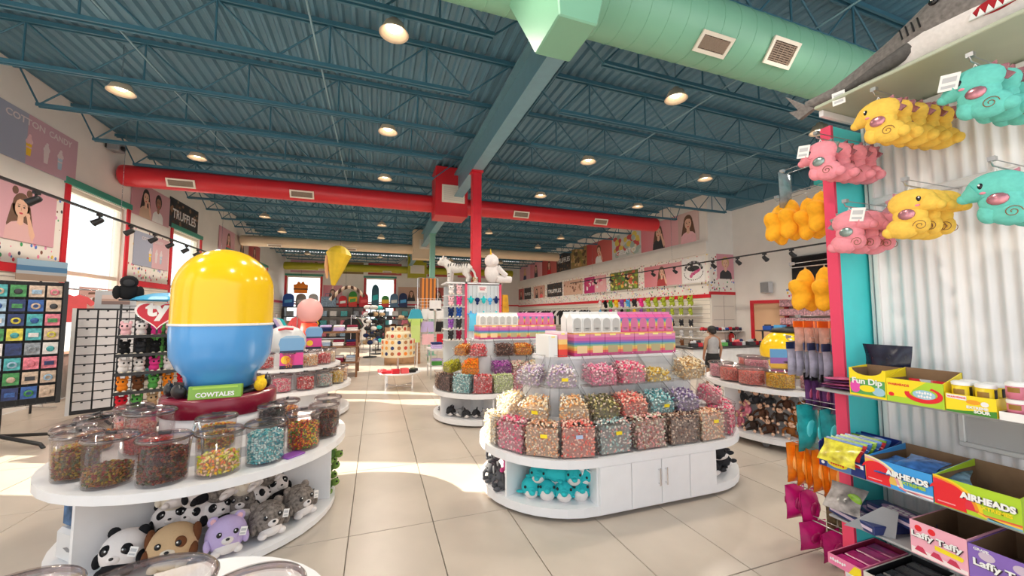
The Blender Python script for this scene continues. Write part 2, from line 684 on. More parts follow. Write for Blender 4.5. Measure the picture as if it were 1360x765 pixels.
def vent(par, x, y, z, w, h, tilt=0.0, nm='air_vent'):
    """register facing local -y, tilted about x"""
    v = obj(nm, MB().box(-w / 2, w / 2, -.02, .0, -h / 2, -h / 2 + .035).box(-w / 2, w / 2, -.02, 0, h / 2 - .035, h / 2)
            .box(-w / 2, -w / 2 + .035, -.02, 0, -h / 2 + .035, h / 2 - .035).box(w / 2 - .035, w / 2, -.02, 0, -h / 2 + .035, h / 2 - .035), CREAMV, par, (x, y, z), rot=(tilt, 0, 0))
    obj('vent_back', B(-w / 2 + .02, w / 2 - .02, -.004, .0, -h / 2 + .02, h / 2 - .02), mat('vent_dark', (.12, .08, .06), .7), v)
    m = MB()
    k = 9
    for i in range(k):
        zz = -h / 2 + .05 + (h - .1) * i / (k - 1)
        m.box(-w / 2 + .035, w / 2 - .035, -.014, -.006, zz - .005, zz + .005)
    for i in range(1, 6):
        xx = -w / 2 + w * i / 6
        m.box(xx - .003, xx + .003, -.016, -.004, -h / 2 + .035, h / 2 - .035)
    obj('vent_slats', m, GRILLE, v)


def duct(lab, m, x0, x1, y, z, r, vents, box=None, rib=.6, nozzle=None):
    d = thing('air_duct', lab, 'duct', (0, y, z))
    o = MB()
    prof = [(0.02, x0), (r * .75, x0), (r * .95, x0 + .03), (r, x0 + .08), (r, x1 - .08), (r * .95, x1 - .03), (r * .75, x1), (0.02, x1)]
    RY = Matrix.Rotation(PI / 2, 4, 'Y')
    x = x0 + .3
    while x < x1 - .3:
        o.lathe([(r - .004, x - .006), (r * 1.012, x - .004), (r * 1.012, x + .004), (r - .004, x + .006)], 36, M=RY, sm=False)
        x += rib
    o.lathe(prof, 40, M=RY)
    obj('duct_tube', o, m, d)
    for vx, w, h, a in vents:
        t = RAD(a)       # a = degrees below level on the camera side
        vent(d, vx, -math.cos(t) * (r + .004), -math.sin(t) * (r + .004), w, h, t)
    if box:
        bx0, bx1, by0, by1, bz0, bz1 = box
        obj('drop_box', B(bx0, bx1, by0 - y, by1 - y, bz0 - z, bz1 - z), m, d, bev=.012)
        if nozzle:
            q = obj('return_grille', B(-nozzle[2] / 2, nozzle[2] / 2, -.03, 0, -nozzle[3] / 2, nozzle[3] / 2), CREAMV, d, (nozzle[0], by0 - y, nozzle[1] - z))
            mm = MB()
            for i in range(12):
                zz = -nozzle[3] / 2 + .06 + (nozzle[3] - .12) * i / 11
                mm.box(-nozzle[2] / 2 + .05, nozzle[2] / 2 - .05, -.036, -.03, zz - .006, zz + .006)
            obj('grille_slats', mm, mat('grille_slat', (.62, .58, .52), .5), q)
    return d


MINT = mat('mint_duct_paint', (.21, .46, .31), .38, noise=.05, scale=1.2)
gdt = duct('mint green round spiral duct above the candy wall', MINT, -1.2, 11.3, 3.1, 4.68, .33, [(3.25, .42, .2, 55), (4.15, .40, .26, 38), (6.2, .42, .2, 45)], None, .22)
gb = MB()
hi, lo = 5.05, 3.62      # the box is wide above and tapers to its lower mouth
gb.add([(1.12, -.46, lo - 4.68), (1.42, -.46, lo - 4.68), (1.42, -.88, lo - 4.68), (1.12, -.88, lo - 4.68),
        (1.0, .42, hi - 4.68), (1.75, .42, hi - 4.68), (1.75, -.95, hi - 4.68), (1.0, -.95, hi - 4.68)],
       [(0, 1, 2, 3), (4, 7, 6, 5), (0, 4, 5, 1), (1, 5, 6, 2), (2, 6, 7, 3), (3, 7, 4, 0)])
obj('drop_box', gb, MINT, gdt, bev=.01)
duct('long red round duct across the middle of the shop', mat('red_duct_paint', (.62, .02, .03), .35, noise=.05, scale=1.2), -5.55, 9.3, 11, 4.75, .24,
     [(-4.35, .55, .2, 30), (-1.85, .55, .2, 30), (4.1, .5, .2, 30), (6.9, .5, .2, 30)], (1.42, 2.3, 10.2, 10.95, 4.25, 5.6), 1.2, (1.9, 4.85, .62, .48))
duct('cream round duct behind the red one', mat('cream_duct_paint', (.72, .56, .38), .4, noise=.04, scale=1.2), -5.5, 9.4, 19, 4.72, .23,
     [(-4.2, .55, .16, 50), (-1.2, .55, .16, 50), (5.4, .5, .16, 50)], (1.55, 2.55, 18.4, 18.95, 4.2, 5.6), 1.2, (2.2, 4.9, .7, .45))
duct('far olive yellow round duct near the back wall', mat('olive_duct_paint', (.44, .40, .02), .4, noise=.04, scale=1.2), -5.4, 9.4, 26.6, 4.55, .24,
     [(-3.2, .55, .16, 50), (.6, .55, .16, 50)], (1.9, 3.1, 26.0, 26.55, 4.0, 5.6), 1.2, (2.5, 4.55, .9, .55))

# ---------------------------------------------------------------- hanging downlights
LENS = mat('lamp_lens', (1.0, .88, .68), .4, emit=14.0)
LHOUS = mat('lamp_housing', (.74, .58, .42), .35)
rows = [1.95, 4.48, 7.05, 9.6, 12.15, 14.8, 17.3, 20.45, 23.3]  # nearest row is out of view overhead, added for its light
rn = ['added unseen overhead', 'first', 'second', 'third', 'fourth', 'fifth', 'sixth', 'seventh', 'last']
cn = {-3.62: 'over the left racks', .12: 'left of the girder', 4.22: 'right of the girder', 7.45: 'towards the poster wall'}
for j, y in enumerate(rows):
    for x in cn:
        o = thing('ceiling_downlight', 'round warm ceiling downlight %s, %s row from the front' % (cn[x], rn[j]), 'lamp', (x, y, 4.86), group='round downlights under the joists')
        part('lamp_housing', 'lh', lambda: MB().lathe([(.0, .17), (.05, .17), (.06, .13), (.11, .11), (.15, .02), (.168, -.005), (.163, -.009), (.142, .015), (.09, .070), (.085, .078)], 24), LHOUS, o)
        part('lamp_lens', 'll', lambda: MB().lathe([(.0, .03), (.05, .035), (.078, .065), (.085, .075)], 18), LENS, o)
        part('suspension_rod', 'lr', lambda: MB().tube([(0, 0, .17), (0, 0, .73)], .008, 6), CHROME, o)
        l = bpy.data.objects.new('lamp_light', bpy.data.lights.get('downlight') or bpy.data.lights.new('downlight', 'SPOT'))
        COL.objects.link(l)
        l.parent = o
        l.location = (0, 0, -.03)
        l.data.energy = LAMP_W * 4
        l.data.spot_size = RAD(150)
        l.data.spot_blend = .6
        l.data.shadow_soft_size = .09
        l.data.color = (1.0, .88, .74)

# ---------------------------------------------------------------- track lights
BLK = K('black', .4)


def track(lab, x, y0, y1, z, heads, side, hl):
    t = thing('light_track', lab, 'track light', (x, y0, z))
    obj('rail', B(-.018, .018, 0, y1 - y0, -.018, .018), BLK, t)
    for y in (y0 + .8, y1 - 2.2, (y0 + y1) / 2 - .4):
        obj('hanging_wire', MB().tube([(0, y - y0, .018), (0, y - y0, ZD - z - .02)], .004, 5), CHROME, t)
    for i, y in enumerate(heads):
        h = thing('track_spotlight', hl[i], 'spotlight', (x, y, z - .018), group='black spotlights on ' + ('the left track' if side > 0 else 'the right track'))
        part('spot_arm', 'sa', lambda: MB().box(-.02, .02, -.05, .05, -.04, 0).box(-.012, .012, -.012, .012, -.12, -.04), BLK, h)
        M = Matrix.Rotation(side * RAD(58), 4, 'Y')
        part('spot_body', 'sb%d' % side, lambda: MB().lathe([(0, .075), (.036, .075), (.048, .045), (.055, -.075), (.062, -.082), (.052, -.086), (.038, -.05), (0, -.05)], 12, c=(0, 0, 0), M=Matrix.Translation((-.015 * side, 0, -.13)) @ M), BLK, h)


hy = [7.62, 9.0, 9.95, 10.85, 11.6, 12.4, 13.1, 14.0, 15.1]
track('black track rail hung along the left posters', -4.8, 3.0, 17.0, 3.43, hy, 1,
      ['black track spotlight before the girl poster', 'black track spotlight at the near edge of the tall window', 'black track spotlight across the tall window', 'black track spotlight at the far edge of the tall window',
       'black track spotlight above the pale cotton candy poster', 'black track spotlight over the middle of the lower cotton candy poster', 'black track spotlight before the second left window', 'black track spotlight beyond the second left window', 'farthest black spotlight of the left track'])
hy = [6.55, 7.25, 8.05, 8.9, 9.75, 10.5, 11.6, 13.2, 14.3, 15.6]
track('black track rail hung along the right posters', 9.6, 4.0, 18.0, 3.21, hy, -1,
      ['black track spotlight nearest the television', 'black track spotlight before the blank side wall', 'black track spotlight before the blond portrait', 'black track spotlight right of the round emblem', 'black track spotlight left of the round emblem', 'black track spotlight before the pink girl poster',
       'black track spotlight between the girl poster and the fruit sweets poster', 'black track spotlight before the fruit sweets poster', 'black track spotlight by the magenta poster', 'farthest black spotlight of the right track'])
# ================================================================ POSTERS AND WALL PRINTS
CANDYP = sprinkle('sweets_print', (.85, .80, .74), [(.6, .03, .06), (.03, .03, .05), (.85, .25, .4), (.05, .35, .12), (.08, .2, .6), (.85, .55, .05), (.75, .3, .5), (.2, .07, .04)], 11, .30, (1, 1, .8))


def wallspot(wall, a0, a1, z0, d=.0):
    """origin and turn for something flat hung on a wall between a0 and a1"""
    m = (a0 + a1) / 2
    if wall == 'left':
        return (XL + d, m, z0), PI / 2
    if wall == 'right':
        return (XR - d, m, z0), -PI / 2
    if wall == 'corner':
        return (m, YC - d, z0), 0
    if wall == 'side':
        return (XS - d, m, z0), -PI / 2
    return (m, YB - d, z0), 0


def panel(lab, wall, a0, a1, z0, z1, m=None, d=.001, cat='wall print'):
    loc, rz = wallspot(wall, a0, a1, z0, d)
    w = a1 - a0
    return obj('wall_graphic', B(-w / 2, w / 2, -.012, 0, 0, z1 - z0), m or CANDYP, None, loc, rz, label=lab, cat=cat)


def poster(lab, wall, a0, a1, z0, z1, bg, art=None, d=.014, bg2=None):
    loc, rz = wallspot(wall, a0, a1, z0, d)
    w, h = a1 - a0, z1 - z0
    o = thing('poster', lab, 'poster', loc, rz)
    obj('board', B(-w / 2, w / 2, -.012, 0, 0, h), bg, o)
    if bg2:
        obj('half_print', MB().poly([(0, .0), (w / 2, 0), (w / 2, h), (0, h)], -.0125), bg2, o)
    if art:
        art(o, w, h)
    return o


def ramp2(name, a, b, axis='X'):
    if name in MATS:
        return MATS[name]
    m = bands(name, [(0, a), (1, b)], axis, .45)
    r = [n for n in m.node_tree.nodes if n.type == 'VALTORGB'][0].color_ramp
    r.interpolation = 'LINEAR'
    return m


SKIN, SKINB, HAIRB, HAIRD, HAIRY = K('skin'), K('skinb'), mat('hair_brown', (.16, .08, .05), .6), mat('hair_dark', (.03, .02, .02), .6), mat('hair_blond', (.62, .40, .16), .6)
LIPS = mat('print_lips', (.6, .05, .08), .5)


def figure(cx, base, s, hair, skin, cloth, buns=False, long=True, arm=False):
    """printed half-length portrait: hair, shoulders, neck, face, eyes, mouth"""
    def f(o, w, h):
        m = MB()
        X, Z = cx * w, base * h

        def P(pts, lay, mi):
            m.poly([(X + px * s, Z + pz * s) for px, pz in pts], -.0130 - .0004 * lay, mi)

        def D(px, pz, rx, rz, lay, mi, n=16):
            m.disc(X + px * s, Z + pz * s, rx * s, rz * s, -.0130 - .0004 * lay, mi, n)
        D(0, .70, .20, .25, 0, 0)
        if long:
            P([(-.21, .70), (-.30, .30), (-.27, .08), (-.13, .05), (.13, .05), (.27, .08), (.30, .30), (.21, .70)], 0, 0)
        if buns:
            D(-.16, .97, .07, .08, 0, 0)
            D(.16, .97, .07, .08, 0, 0)
        P([(-.34, 0), (-.31, .24), (-.20, .34), (-.07, .38), (.07, .38), (.20, .34), (.31, .24), (.34, 0)], 2, 2)
        P([(-.07, .34), (-.065, .52), (.065, .52), (.07, .34), (0, .30)], 3, 1)
        D(0, .65, .145, .19, 4, 1)
        P([(-.15, .74), (-.13, .85), (0, .91), (.13, .85), (.15, .74), (.08, .80), (-.05, .82)], 5, 0)
        for sx in (-.06, .06):
            D(sx, .67, .026, .014, 5, 3, 10)
            P([(sx - .035, .705), (sx + .035, .705), (sx + .03, .715), (sx - .03, .715)], 5, 0)
        P([(-.012, .60), (.012, .60), (.006, .655), (-.006, .655)], 5, 4)
        D(0, .545, .045, .018, 5, 5, 10)
        if arm:
            P([(.30, .02), (.36, .16), (.20, .52), (.13, .50), (.22, .16)], 6, 1)
            D(.16, .53, .05, .05, 7, 1)
        obj('printed_figure', m, [hair, skin, cloth, HAIRD, mat('skin_line', (.62, .32, .22), .5), LIPS], o)
    return f


def cups(cols, cone=True):
    def f(o, w, h):
        m = MB()
        for i, (px, c1, c2) in enumerate(cols):
            X, Z, s = px * w, .18 * h, h * .5
            m.poly([(X - .10 * s, Z), (X + .10 * s, Z), (X + .14 * s, Z + .5 * s), (X - .14 * s, Z + .5 * s)], -.0130, c1)
            for k, (dx, dz, r) in enumerate(((-.07, .56, .10), (.08, .58, .10), (0, .68, .11), (.02, .8, .07))):
                m.disc(X + dx * s, Z + dz * s, r * s, r * s, -.0134 - .0002 * k, c2)
            m.poly([(X - .13 * s, Z + .3 * s), (X + .13 * s, Z + .3 * s), (X + .135 * s, Z + .36 * s), (X - .135 * s, Z + .36 * s)], -.0138, c2)
        obj('printed_cups', m, [K('yellow'), mat('print_pink', (.85, .55, .58), .5), mat('print_blue', (.45, .60, .72), .5), mat('print_pale', (.75, .66, .68), .5)], o)
    return f


def blobs(material, n, r0, r1, seed):
    def f(o, w, h):
        rr = random.Random(seed)
        m = MB()
        for i in range(n):
            r = rr.uniform(r0, r1) * h
            cx, cz = rr.uniform(-w / 2 + r, w / 2 - r), rr.uniform(r, h - r)
            m.disc(cx, cz, r, r * rr.uniform(.6, 1), -.0130 - .00003 * i, 0, 10)
        obj('printed_sweets', m, material, o)
    return f


def words(lines, bgblobs=None):
    def f(o, w, h):
        if bgblobs:
            bgblobs(o, w, h)
        for s, px, pz, tw, m, hh in lines:
            text(s, tw * w, m, o, (px * w, -.0165, pz * h), bold=.02, ext=.002, height=hh * h if hh else None)
    return f


def both(*fs):
    def f(o, w, h):
        for q in fs:
            q(o, w, h)
    return f


PW, PBK, PRD = K('white'), K('dark'), K('red')
PINKB = ramp2('pink_print_ground', (.66, .34, .40), (.72, .40, .46))
PINKR = ramp2('pink_red_ground', (.70, .20, .24), (.78, .42, .45))
REDB = ramp2('red_print_ground', (.45, .05, .05), (.62, .14, .12))
CCB = mat('cotton_candy_blue', (.36, .39, .50), .55, noise=.06, scale=1)
CCP = mat('cotton_candy_pink', (.58, .36, .43), .55, noise=.06, scale=1)
DKB = K('dark', .5)
CHOC = pal('chocolates_print', [(.10, .04, .02), (.20, .09, .04), (.06, .03, .02), (.30, .16, .09), (.02, .01, .01)])
MIX = pal('sweets_mix_print', [(.30, .42, .05), (.75, .45, .05), (.10, .25, .05), (.6, .1, .05), (.75, .65, .2), (.2, .12, .03), (.8, .6, .45)])
LETTER = mat('poster_letter', (.74, .66, .66), .5)

# left wall
panel('sweets patterned wall print around the girl poster', 'left', 7.4, 9.48, 2.43, 3.72)
panel('sweets patterned wall print around the lower cotton candy poster', 'left', 11.54, 13.43, 2.43, 3.72)
panel('sweets patterned wall print beyond the second left window', 'left', 15.52, 17.63, 2.43, 3.72)
panel('sweets patterned wall print at the far left', 'left', 19.72, 21.78, 2.43, 3.72)
ccl = [('COTTON CANDY', 0, .84, .62, LETTER, .10)]
poster('large upper COTTON CANDY poster with three cups on blue and pink', 'left', 7.45, 9.70, 4.1, 4.95, CCB,
       both(cups([(.02, 0, 1), (.18, 3, 3), (.32, 2, 3)]), words([('COTTON', -.02, .84, .34, LETTER, .13), ('CANDY', .31, .84, .24, LETTER, .13)])), bg2=CCP)
poster('pink poster of a laughing girl with two hair buns', 'left', 7.3, 9.30, 2.80, 3.70, ramp2('pink_girl', (.72, .42, .48), (.68, .36, .42)), figure(.14, 0, .84, HAIRB, SKIN, mat('print_floral', (.75, .45, .45), .6), True, True, True))
poster('pink poster of a couple tasting sweets', 'left', 11.5, 13.28, 4.02, 4.85, ramp2('pink_couple', (.58, .28, .32), (.66, .36, .40)),
       both(figure(-.16, 0, .78, HAIRD, SKIN, mat('print_tan', (.62, .42, .30), .6), arm=True), figure(.17, 0, .80, HAIRD, SKINB, K('white'), long=False)))
poster('black TRUFFLES poster over dark chocolates on the left wall', 'left', 13.28, 15.1, 4.08, 4.93, DKB, words([('TRUFFLES', 0, .5, .82, PW, .32)], blobs(CHOC, 60, .05, .09, 3)))
poster('lower blue and pink cotton candy poster between the windows', 'left', 11.72, 13.36, 2.80, 3.64, CCB, both(cups([(-.06, 0, 3), (.12, 3, 3), (.26, 2, 3)]), words(ccl)), bg2=mat('cotton_candy_pink2', (.68, .42, .46), .55))
poster('upper pink poster of a girl beyond the TRUFFLES poster', 'left', 16.9, 18.55, 4.03, 4.9, PINKB, figure(.1, 0, .8, HAIRB, SKIN, K('coral')))
poster('upper pale poster of a child in dark clothes on the far left wall', 'left', 18.6, 20.4, 4.03, 4.9, mat('print_cream', (.7, .55, .5), .5), figure(0, 0, .82, HAIRD, SKIN, PBK))
poster('upper red poster of a woman on the far left wall', 'left', 20.4, 22.2, 4.03, 4.9, REDB, figure(0, 0, .8, HAIRB, SKIN, K('red')))
poster('lower pink portrait poster beyond the second left window', 'left', 15.75, 17.4, 2.8, 3.64, PINKR, figure(0, 0, .8, HAIRY, SKIN, PBK))
poster('lower red portrait poster at the far end of the left wall', 'left', 19.95, 21.6, 2.8, 3.64, REDB, figure(0, 0, .8, HAIRD, SKIN, K('white')))

# right wall, upper row
U0, U1 = 4.14, 5.22
poster('upper portrait of a woman at the near end of the right wall', 'right', 10.15, 11.1, U0, U1, ramp2('pale_pink', (.66, .44, .40), (.76, .54, .52)), figure(0, -.02, 1.06, HAIRB, SKIN, K('lpink'), long=True))
poster('upper pink poster of a girl in black hung behind the red duct end', 'right', 11.1, 13.2, U0, U1, PINKR, figure(.0, 0, 1.0, HAIRB, SKIN, PBK, arm=True))
poster('upper GELATO poster with ice creams on a pale ground', 'right', 13.2, 15.3, U0, U1, mat('print_ice', (.62, .62, .60), .5), both(blobs(pal('gelato_print', [(.72, .55, .10), (.75, .68, .5), (.6, .08, .08), (.4, .5, .45)]), 40, .10, .17, 5), words([('GELATO', 0, .22, .66, PW, .2)])))
poster('upper red poster of a man flexing in a white vest', 'right', 15.3, 17.6, U0, U1, REDB, figure(0, 0, .95, HAIRB, SKIN, K('white'), long=False, arm=True))
poster('upper dark poster of a crowd of sweets lovers', 'right', 17.6, 19.4, U0, U1, mat('print_olive', (.30, .20, .08), .5), blobs(pal('crowd_print', [(.45, .25, .08), (.1, .06, .03), (.6, .4, .2), (.25, .2, .05)]), 60, .06, .14, 8))
poster('upper black TRUFFLES poster at the far right', 'right', 19.4, 21.2, U0, U1, DKB, words([('TRUFFLES', 0, .6, .9, PW, .26)], blobs(CHOC, 50, .05, .09, 9)))
poster('upper bright red portrait far along the right wall', 'right', 21.2, 23.4, U0, U1, REDB, figure(0, 0, .9, HAIRB, SKIN, K('red')))
poster('upper pink portrait far along the right wall', 'right', 23.4, 25.5, U0, U1, PINKR, figure(0, 0, .9, HAIRD, SKIN, PBK))
poster('upper portrait at the far end of the right wall', 'right', 25.5, 27.6, U0, U1, PINKB, figure(0, 0, .9, HAIRY, SKIN, K('navy')))
# right wall, lower row on the sweets print
for i, (a, b) in enumerate(((9.82, 13.3), (13.3, 18.0), (18.0, 23.0), (23.0, 27.9))):
    panel('sweets patterned wall print, %s length of the right wall' % ['nearest', 'second', 'third', 'farthest'][i], 'right', a, b, 2.27, 3.60)
L0, L1 = 2.68, 3.50
emb = poster('round black and pink emblem on a white board at the end of the right wall', 'right', 9.95, 10.95, L0, L1 + .06, PW)
m = MB()
for i in range(12):
    t = PI * (.12 + .76 * i / 11)
    m.disc(.40 * math.cos(t), .36 + .36 * math.sin(t), .055, .055, -.0132 - .0001 * i, i % 2, 8)
for i in range(17):
    t = PI + PI * i / 16
    m.disc(.42 * math.cos(t), .36 + .26 * math.sin(t), .022, .022, -.0131 - .00005 * i, 0, 6)
m.disc(0, .50, .28, .10, -.0128, 0, 18)
obj('printed_emblem', m, [PBK, mat('print_grey', (.3, .3, .32), .5), K('hot')], emb)
m = MB()
for i, (px, pz, r) in enumerate(((-.10, .24, .07), (-.04, .31, .07), (.03, .32, .06), (.09, .36, .065), (.16, .38, .06), (.23, .41, .055), (.28, .44, .045))):
    m.disc(px, pz, r, r * .9, -.0150 - .0001 * i, i % 3 == 2 and 1 or 0, 12)
obj('printed_script', m, [mat('script_rose', (.62, .12, .28), .5), mat('script_rose2', (.50, .06, .20), .5)], emb)
poster('pink poster of a girl with crossed arms above the slatwall', 'right', 11.0, 13.05, L0, L1, PINKR, figure(0, 0, .80, HAIRB, SKIN, mat('print_red', (.45, .05, .05), .5), arm=True))
poster('crowded fruit sweets poster on the right wall', 'right', 13.45, 15.5, L0, L1, mat('print_dark_green', (.12, .14, .03), .5), blobs(MIX, 90, .06, .14, 11))
poster('magenta and pink poster of a round sweet', 'right', 15.85, 17.9, L0, L1, mat('print_magenta', (.50, .02, .16), .5), both(blobs(pal('mint_print', [(.8, .5, .5), (.8, .75, .72), (.6, .05, .15)]), 14, .10, .2, 4)), bg2=mat('print_rose', (.78, .40, .42), .5))
poster('pale poster of small faces along the right wall', 'right', 18.1, 20.3, L0, L1, mat('print_peach', (.72, .46, .34), .5), blobs(pal('faces_print', [(.25, .10, .07), (.7, .4, .3), (.4, .2, .12)]), 26, .07, .14, 6))
poster('lower black TRUFFLES poster along the right wall', 'right', 20.5, 22.6, L0, L1, DKB, words([('TRUFFLES', 0, .42, .88, PW, .28)], blobs(CHOC, 50, .05, .09, 13)))
poster('peach poster of two friends along the right wall', 'right', 23.0, 24.9, L0, L1, mat('print_peach2', (.66, .36, .28), .5), both(figure(-.2, 0, .7, HAIRD, SKIN, PBK), figure(.2, 0, .75, HAIRB, SKIN, K('coral'))))
poster('small black TRUFFLES poster near the far end of the right wall', 'right', 25.4, 26.7, L0, L1, DKB, words([('TRUFFLES', 0, .45, .86, PW, .25)]))
poster('red lower poster at the far end of the right wall', 'right', 26.8, 27.9, L0, L1, REDB, figure(0, 0, .7, HAIRB, SKIN, PBK))
# short wall by the corner, side wall
panel('sweets patterned wall print on the short corner wall', 'corner', 10.42, 11.48, 2.35, 3.62)
poster('pink portrait of a blond person in black on the corner wall', 'corner', 10.72, 11.46, 2.78, 3.62, mat('print_pinkc', (.70, .32, .38), .5), figure(0, 0, .80, HAIRY, SKIN, PBK, long=False))
panel('sweets patterned wall print beside the door', 'side', 7.0, 8.05, 2.02, 2.42)
tv = thing('television', 'black flat television high on the side wall', 'television', (XS - .05, 7.15, 2.5), -PI / 2)
obj('wall_mount', B(-.2, .2, 0, .049, .2, .5), BLK, tv)
obj('screen', B(-.62, .62, -.065, -.06, .03, .72), mat('screen_black', (.008, .008, .01), .15), tv)
obj('bezel', B(-.65, .65, -.06, 0, 0, .75), BLK, tv, bev=.008)
sp = thing('wall_speaker', 'grey box speaker on the side wall left of the television', 'speaker', (XS, 8.57, 2.25), -PI / 2)
obj('cabinet', B(-.15, .15, -.22, -.04, 0, .34), K('lgrey', .6), sp, bev=.015)
obj('grille', B(-.13, .13, -.226, -.221, .02, .32), K('grey', .8), sp)
obj('bracket', B(-.03, .03, -.04, 0, .12, .22), BLK, sp)
sp = thing('security_camera', 'grey security camera box high on the left wall', 'camera', (XL, 10.55, 5.13), PI / 2)
obj('housing', B(-.12, .12, -.28, -.06, 0, .2), K('grey', .5), sp, bev=.02)
obj('lens', MB().tube([(-.03, -.28, .07), (-.03, -.33, .06)], .05, 10), BLK, sp)
obj('wall_mount', B(-.05, .05, -.06, 0, .06, .24), K('dark'), sp)
# back wall: row of posters above the windows
for i, (a, b, bgm, lab) in enumerate(((-5.3, -3.2, PINKB, 'pink'), (-2.9, -.9, mat('print_olive', (.3, .2, .08), .5), 'brown'), (-.6, 1.6, REDB, 'red'), (3.4, 5.2, REDB, 'dark red'), (5.6, 8.0, PINKR, 'rose'))):
    poster('%s poster above the back wall, near the olive duct' % lab, 'back', a, b, 4.3, 5.1, bgm, blobs(pal('crowd_print', [(.45, .25, .08)]), 10, .1, .2, i))
for i, (a, b, bgm) in enumerate(((-3.35, -2.2, PINKR), (1.4, 3.2, mat('print_peach', (.72, .46, .34), .5)), (3.4, 5.0, REDB), (-2.1, -.95, WALLP))):
    poster(['rose poster right of the far left back window', 'peach poster right of the middle back window', 'red poster on the back wall behind the towels', 'plain pale poster left of the middle back window'][i], 'back', a, b, 2.5, 3.5, bgm, figure(0, 0, .8, HAIRB, SKIN, PBK) if i < 3 else None)
# ================================================================ CANDY ISLANDS, BINS AND JARS
def stadium(L, R, n=18):
    return [(L + R * math.cos(-PI / 2 + PI * i / n), R * math.sin(-PI / 2 + PI * i / n)) for i in range(n + 1)] + \
           [(-L + R * math.cos(PI / 2 + PI * i / n), R * math.sin(PI / 2 + PI * i / n)) for i in range(n + 1)]


def slab(L, R, z0, z1, n=18):
    return MB().prism(stadium(L, R, n), z0, z1) if L > 0 else MB().prism([(R * math.cos(2 * PI * i / 40), R * math.sin(2 * PI * i / 40)) for i in range(40)], z0, z1)


INNER = mat('white_panel', (.80, .80, .81), .4)
# palettes of wrapped sweets
TP = {
    'pinkmix': [(.90, .36, .42), (.94, .58, .60), (.80, .18, .28), (.94, .76, .74)],
    'pink': [(.86, .36, .46), (.92, .58, .62), (.80, .28, .40), (.94, .74, .76)],
    'salmon': [(.90, .36, .30), (.94, .54, .46), (.78, .22, .20), (.94, .70, .60)],
    'beige': [(.84, .56, .40), (.94, .80, .64), (.66, .34, .22), (.92, .64, .54)],
    'cream': [(.92, .84, .72), (.86, .70, .50), (.94, .90, .84), (.80, .58, .36)],
    'peach': [(.90, .60, .38), (.92, .76, .58), (.80, .44, .24), (.94, .86, .76)],
    'lilac': [(.76, .64, .74), (.92, .88, .88), (.56, .42, .58), (.85, .72, .64)],
    'grey': [(.46, .62, .60), (.86, .82, .76), (.30, .36, .36), (.80, .50, .46), (.62, .66, .62)],
    'mixed': [(.86, .44, .42), (.92, .78, .66), (.46, .24, .18), (.70, .72, .60), (.90, .60, .58)],
    'brown': [(.24, .13, .10), (.52, .34, .26), (.12, .06, .05), (.74, .60, .50)],
    'olive': [(.34, .32, .16), (.70, .60, .34), (.16, .14, .08), (.60, .50, .42)],
    'teal': [(.30, .56, .58), (.62, .78, .78), (.14, .32, .34), (.78, .84, .82)],
    'purple': [(.38, .30, .46), (.66, .60, .70), (.22, .15, .28), (.74, .66, .68)],
    'gold': [(.80, .56, .16), (.90, .76, .42), (.62, .40, .10), (.88, .80, .66)],
    'tan': [(.74, .52, .30), (.90, .74, .52), (.52, .32, .16), (.92, .80, .64)],
    'orange': [(.92, .26, .01), (.95, .34, .02), (.86, .20, .01), (.96, .42, .05)],
    'lime': [(.50, .48, .03), (.62, .60, .10), (.38, .36, .02), (.70, .66, .20)],
    'violet': [(.30, .06, .30), (.50, .18, .46), (.18, .03, .20), (.62, .40, .56)],
    'red': [(.72, .06, .10), (.86, .30, .30), (.50, .02, .05), (.90, .72, .70)],
    'choc': [(.07, .03, .025), (.16, .07, .05), (.40, .24, .20), (.03, .015, .015)],
    'amber': [(.76, .34, .08), (.86, .52, .22), (.55, .20, .04), (.62, .12, .06)],
    'mint': [(.66, .72, .42), (.82, .84, .62), (.46, .54, .22), (.88, .86, .74)],
    'gummy': [(.62, .03, .02), (.80, .28, .02), (.10, .28, .03), (.75, .55, .05), (.30, .02, .02)],
    'dgummy': [(.10, .015, .01), (.22, .03, .015), (.05, .06, .012), (.30, .10, .015), (.04, .01, .01)],
    'gdark': [(.16, .05, .01), (.40, .18, .02), (.08, .09, .015), (.24, .03, .015), (.42, .30, .03)],
    'sour': [(.85, .55, .10), (.80, .30, .18), (.55, .62, .12), (.92, .78, .40), (.88, .62, .50)],
    'aquaring': [(.22, .55, .58), (.80, .88, .86), (.10, .34, .40), (.60, .78, .76)],
    'ring': [(.75, .45, .06), (.55, .12, .05), (.85, .65, .20), (.35, .40, .05), (.80, .30, .10)],
    'redgum': [(.70, .02, .03), (.80, .05, .06), (.55, .01, .02)],
    'black': [(.015, .012, .012), (.05, .03, .03), (.10, .05, .05), (.02, .02, .025)],
    'tubpink': [(.94, .52, .58), (.95, .62, .66), (.90, .44, .52)],
    'tubcoral': [(.94, .36, .32), (.95, .48, .42), (.90, .28, .26)],
    'tuborange': [(.94, .56, .12), (.95, .66, .24), (.90, .48, .08)],
    'tubyellow': [(.95, .82, .40), (.95, .88, .55), (.92, .74, .30)],
    'tubrose': [(.92, .60, .66), (.95, .72, .76), (.86, .48, .56)],
}


def vivid(c):
    g = sum(c) / 3
    return tuple(max(.004, min(.94, (g + (v - g) * 1.35) * (1.0 if g > .3 else .8))) for v in c)


def taffy(n):
    return pal('taffy_' + n, [vivid(c) for c in TP[n]], .35)


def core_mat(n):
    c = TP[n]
    return mat('core_' + n, tuple(sum(q[i] for q in c) / len(c) * .55 for i in range(3)), .8)  # average colour darkened, painting in the shade between sweets


FILLM = {}
RIM = clear('acrylic_rim', (.80, .80, .80), .22, .08)


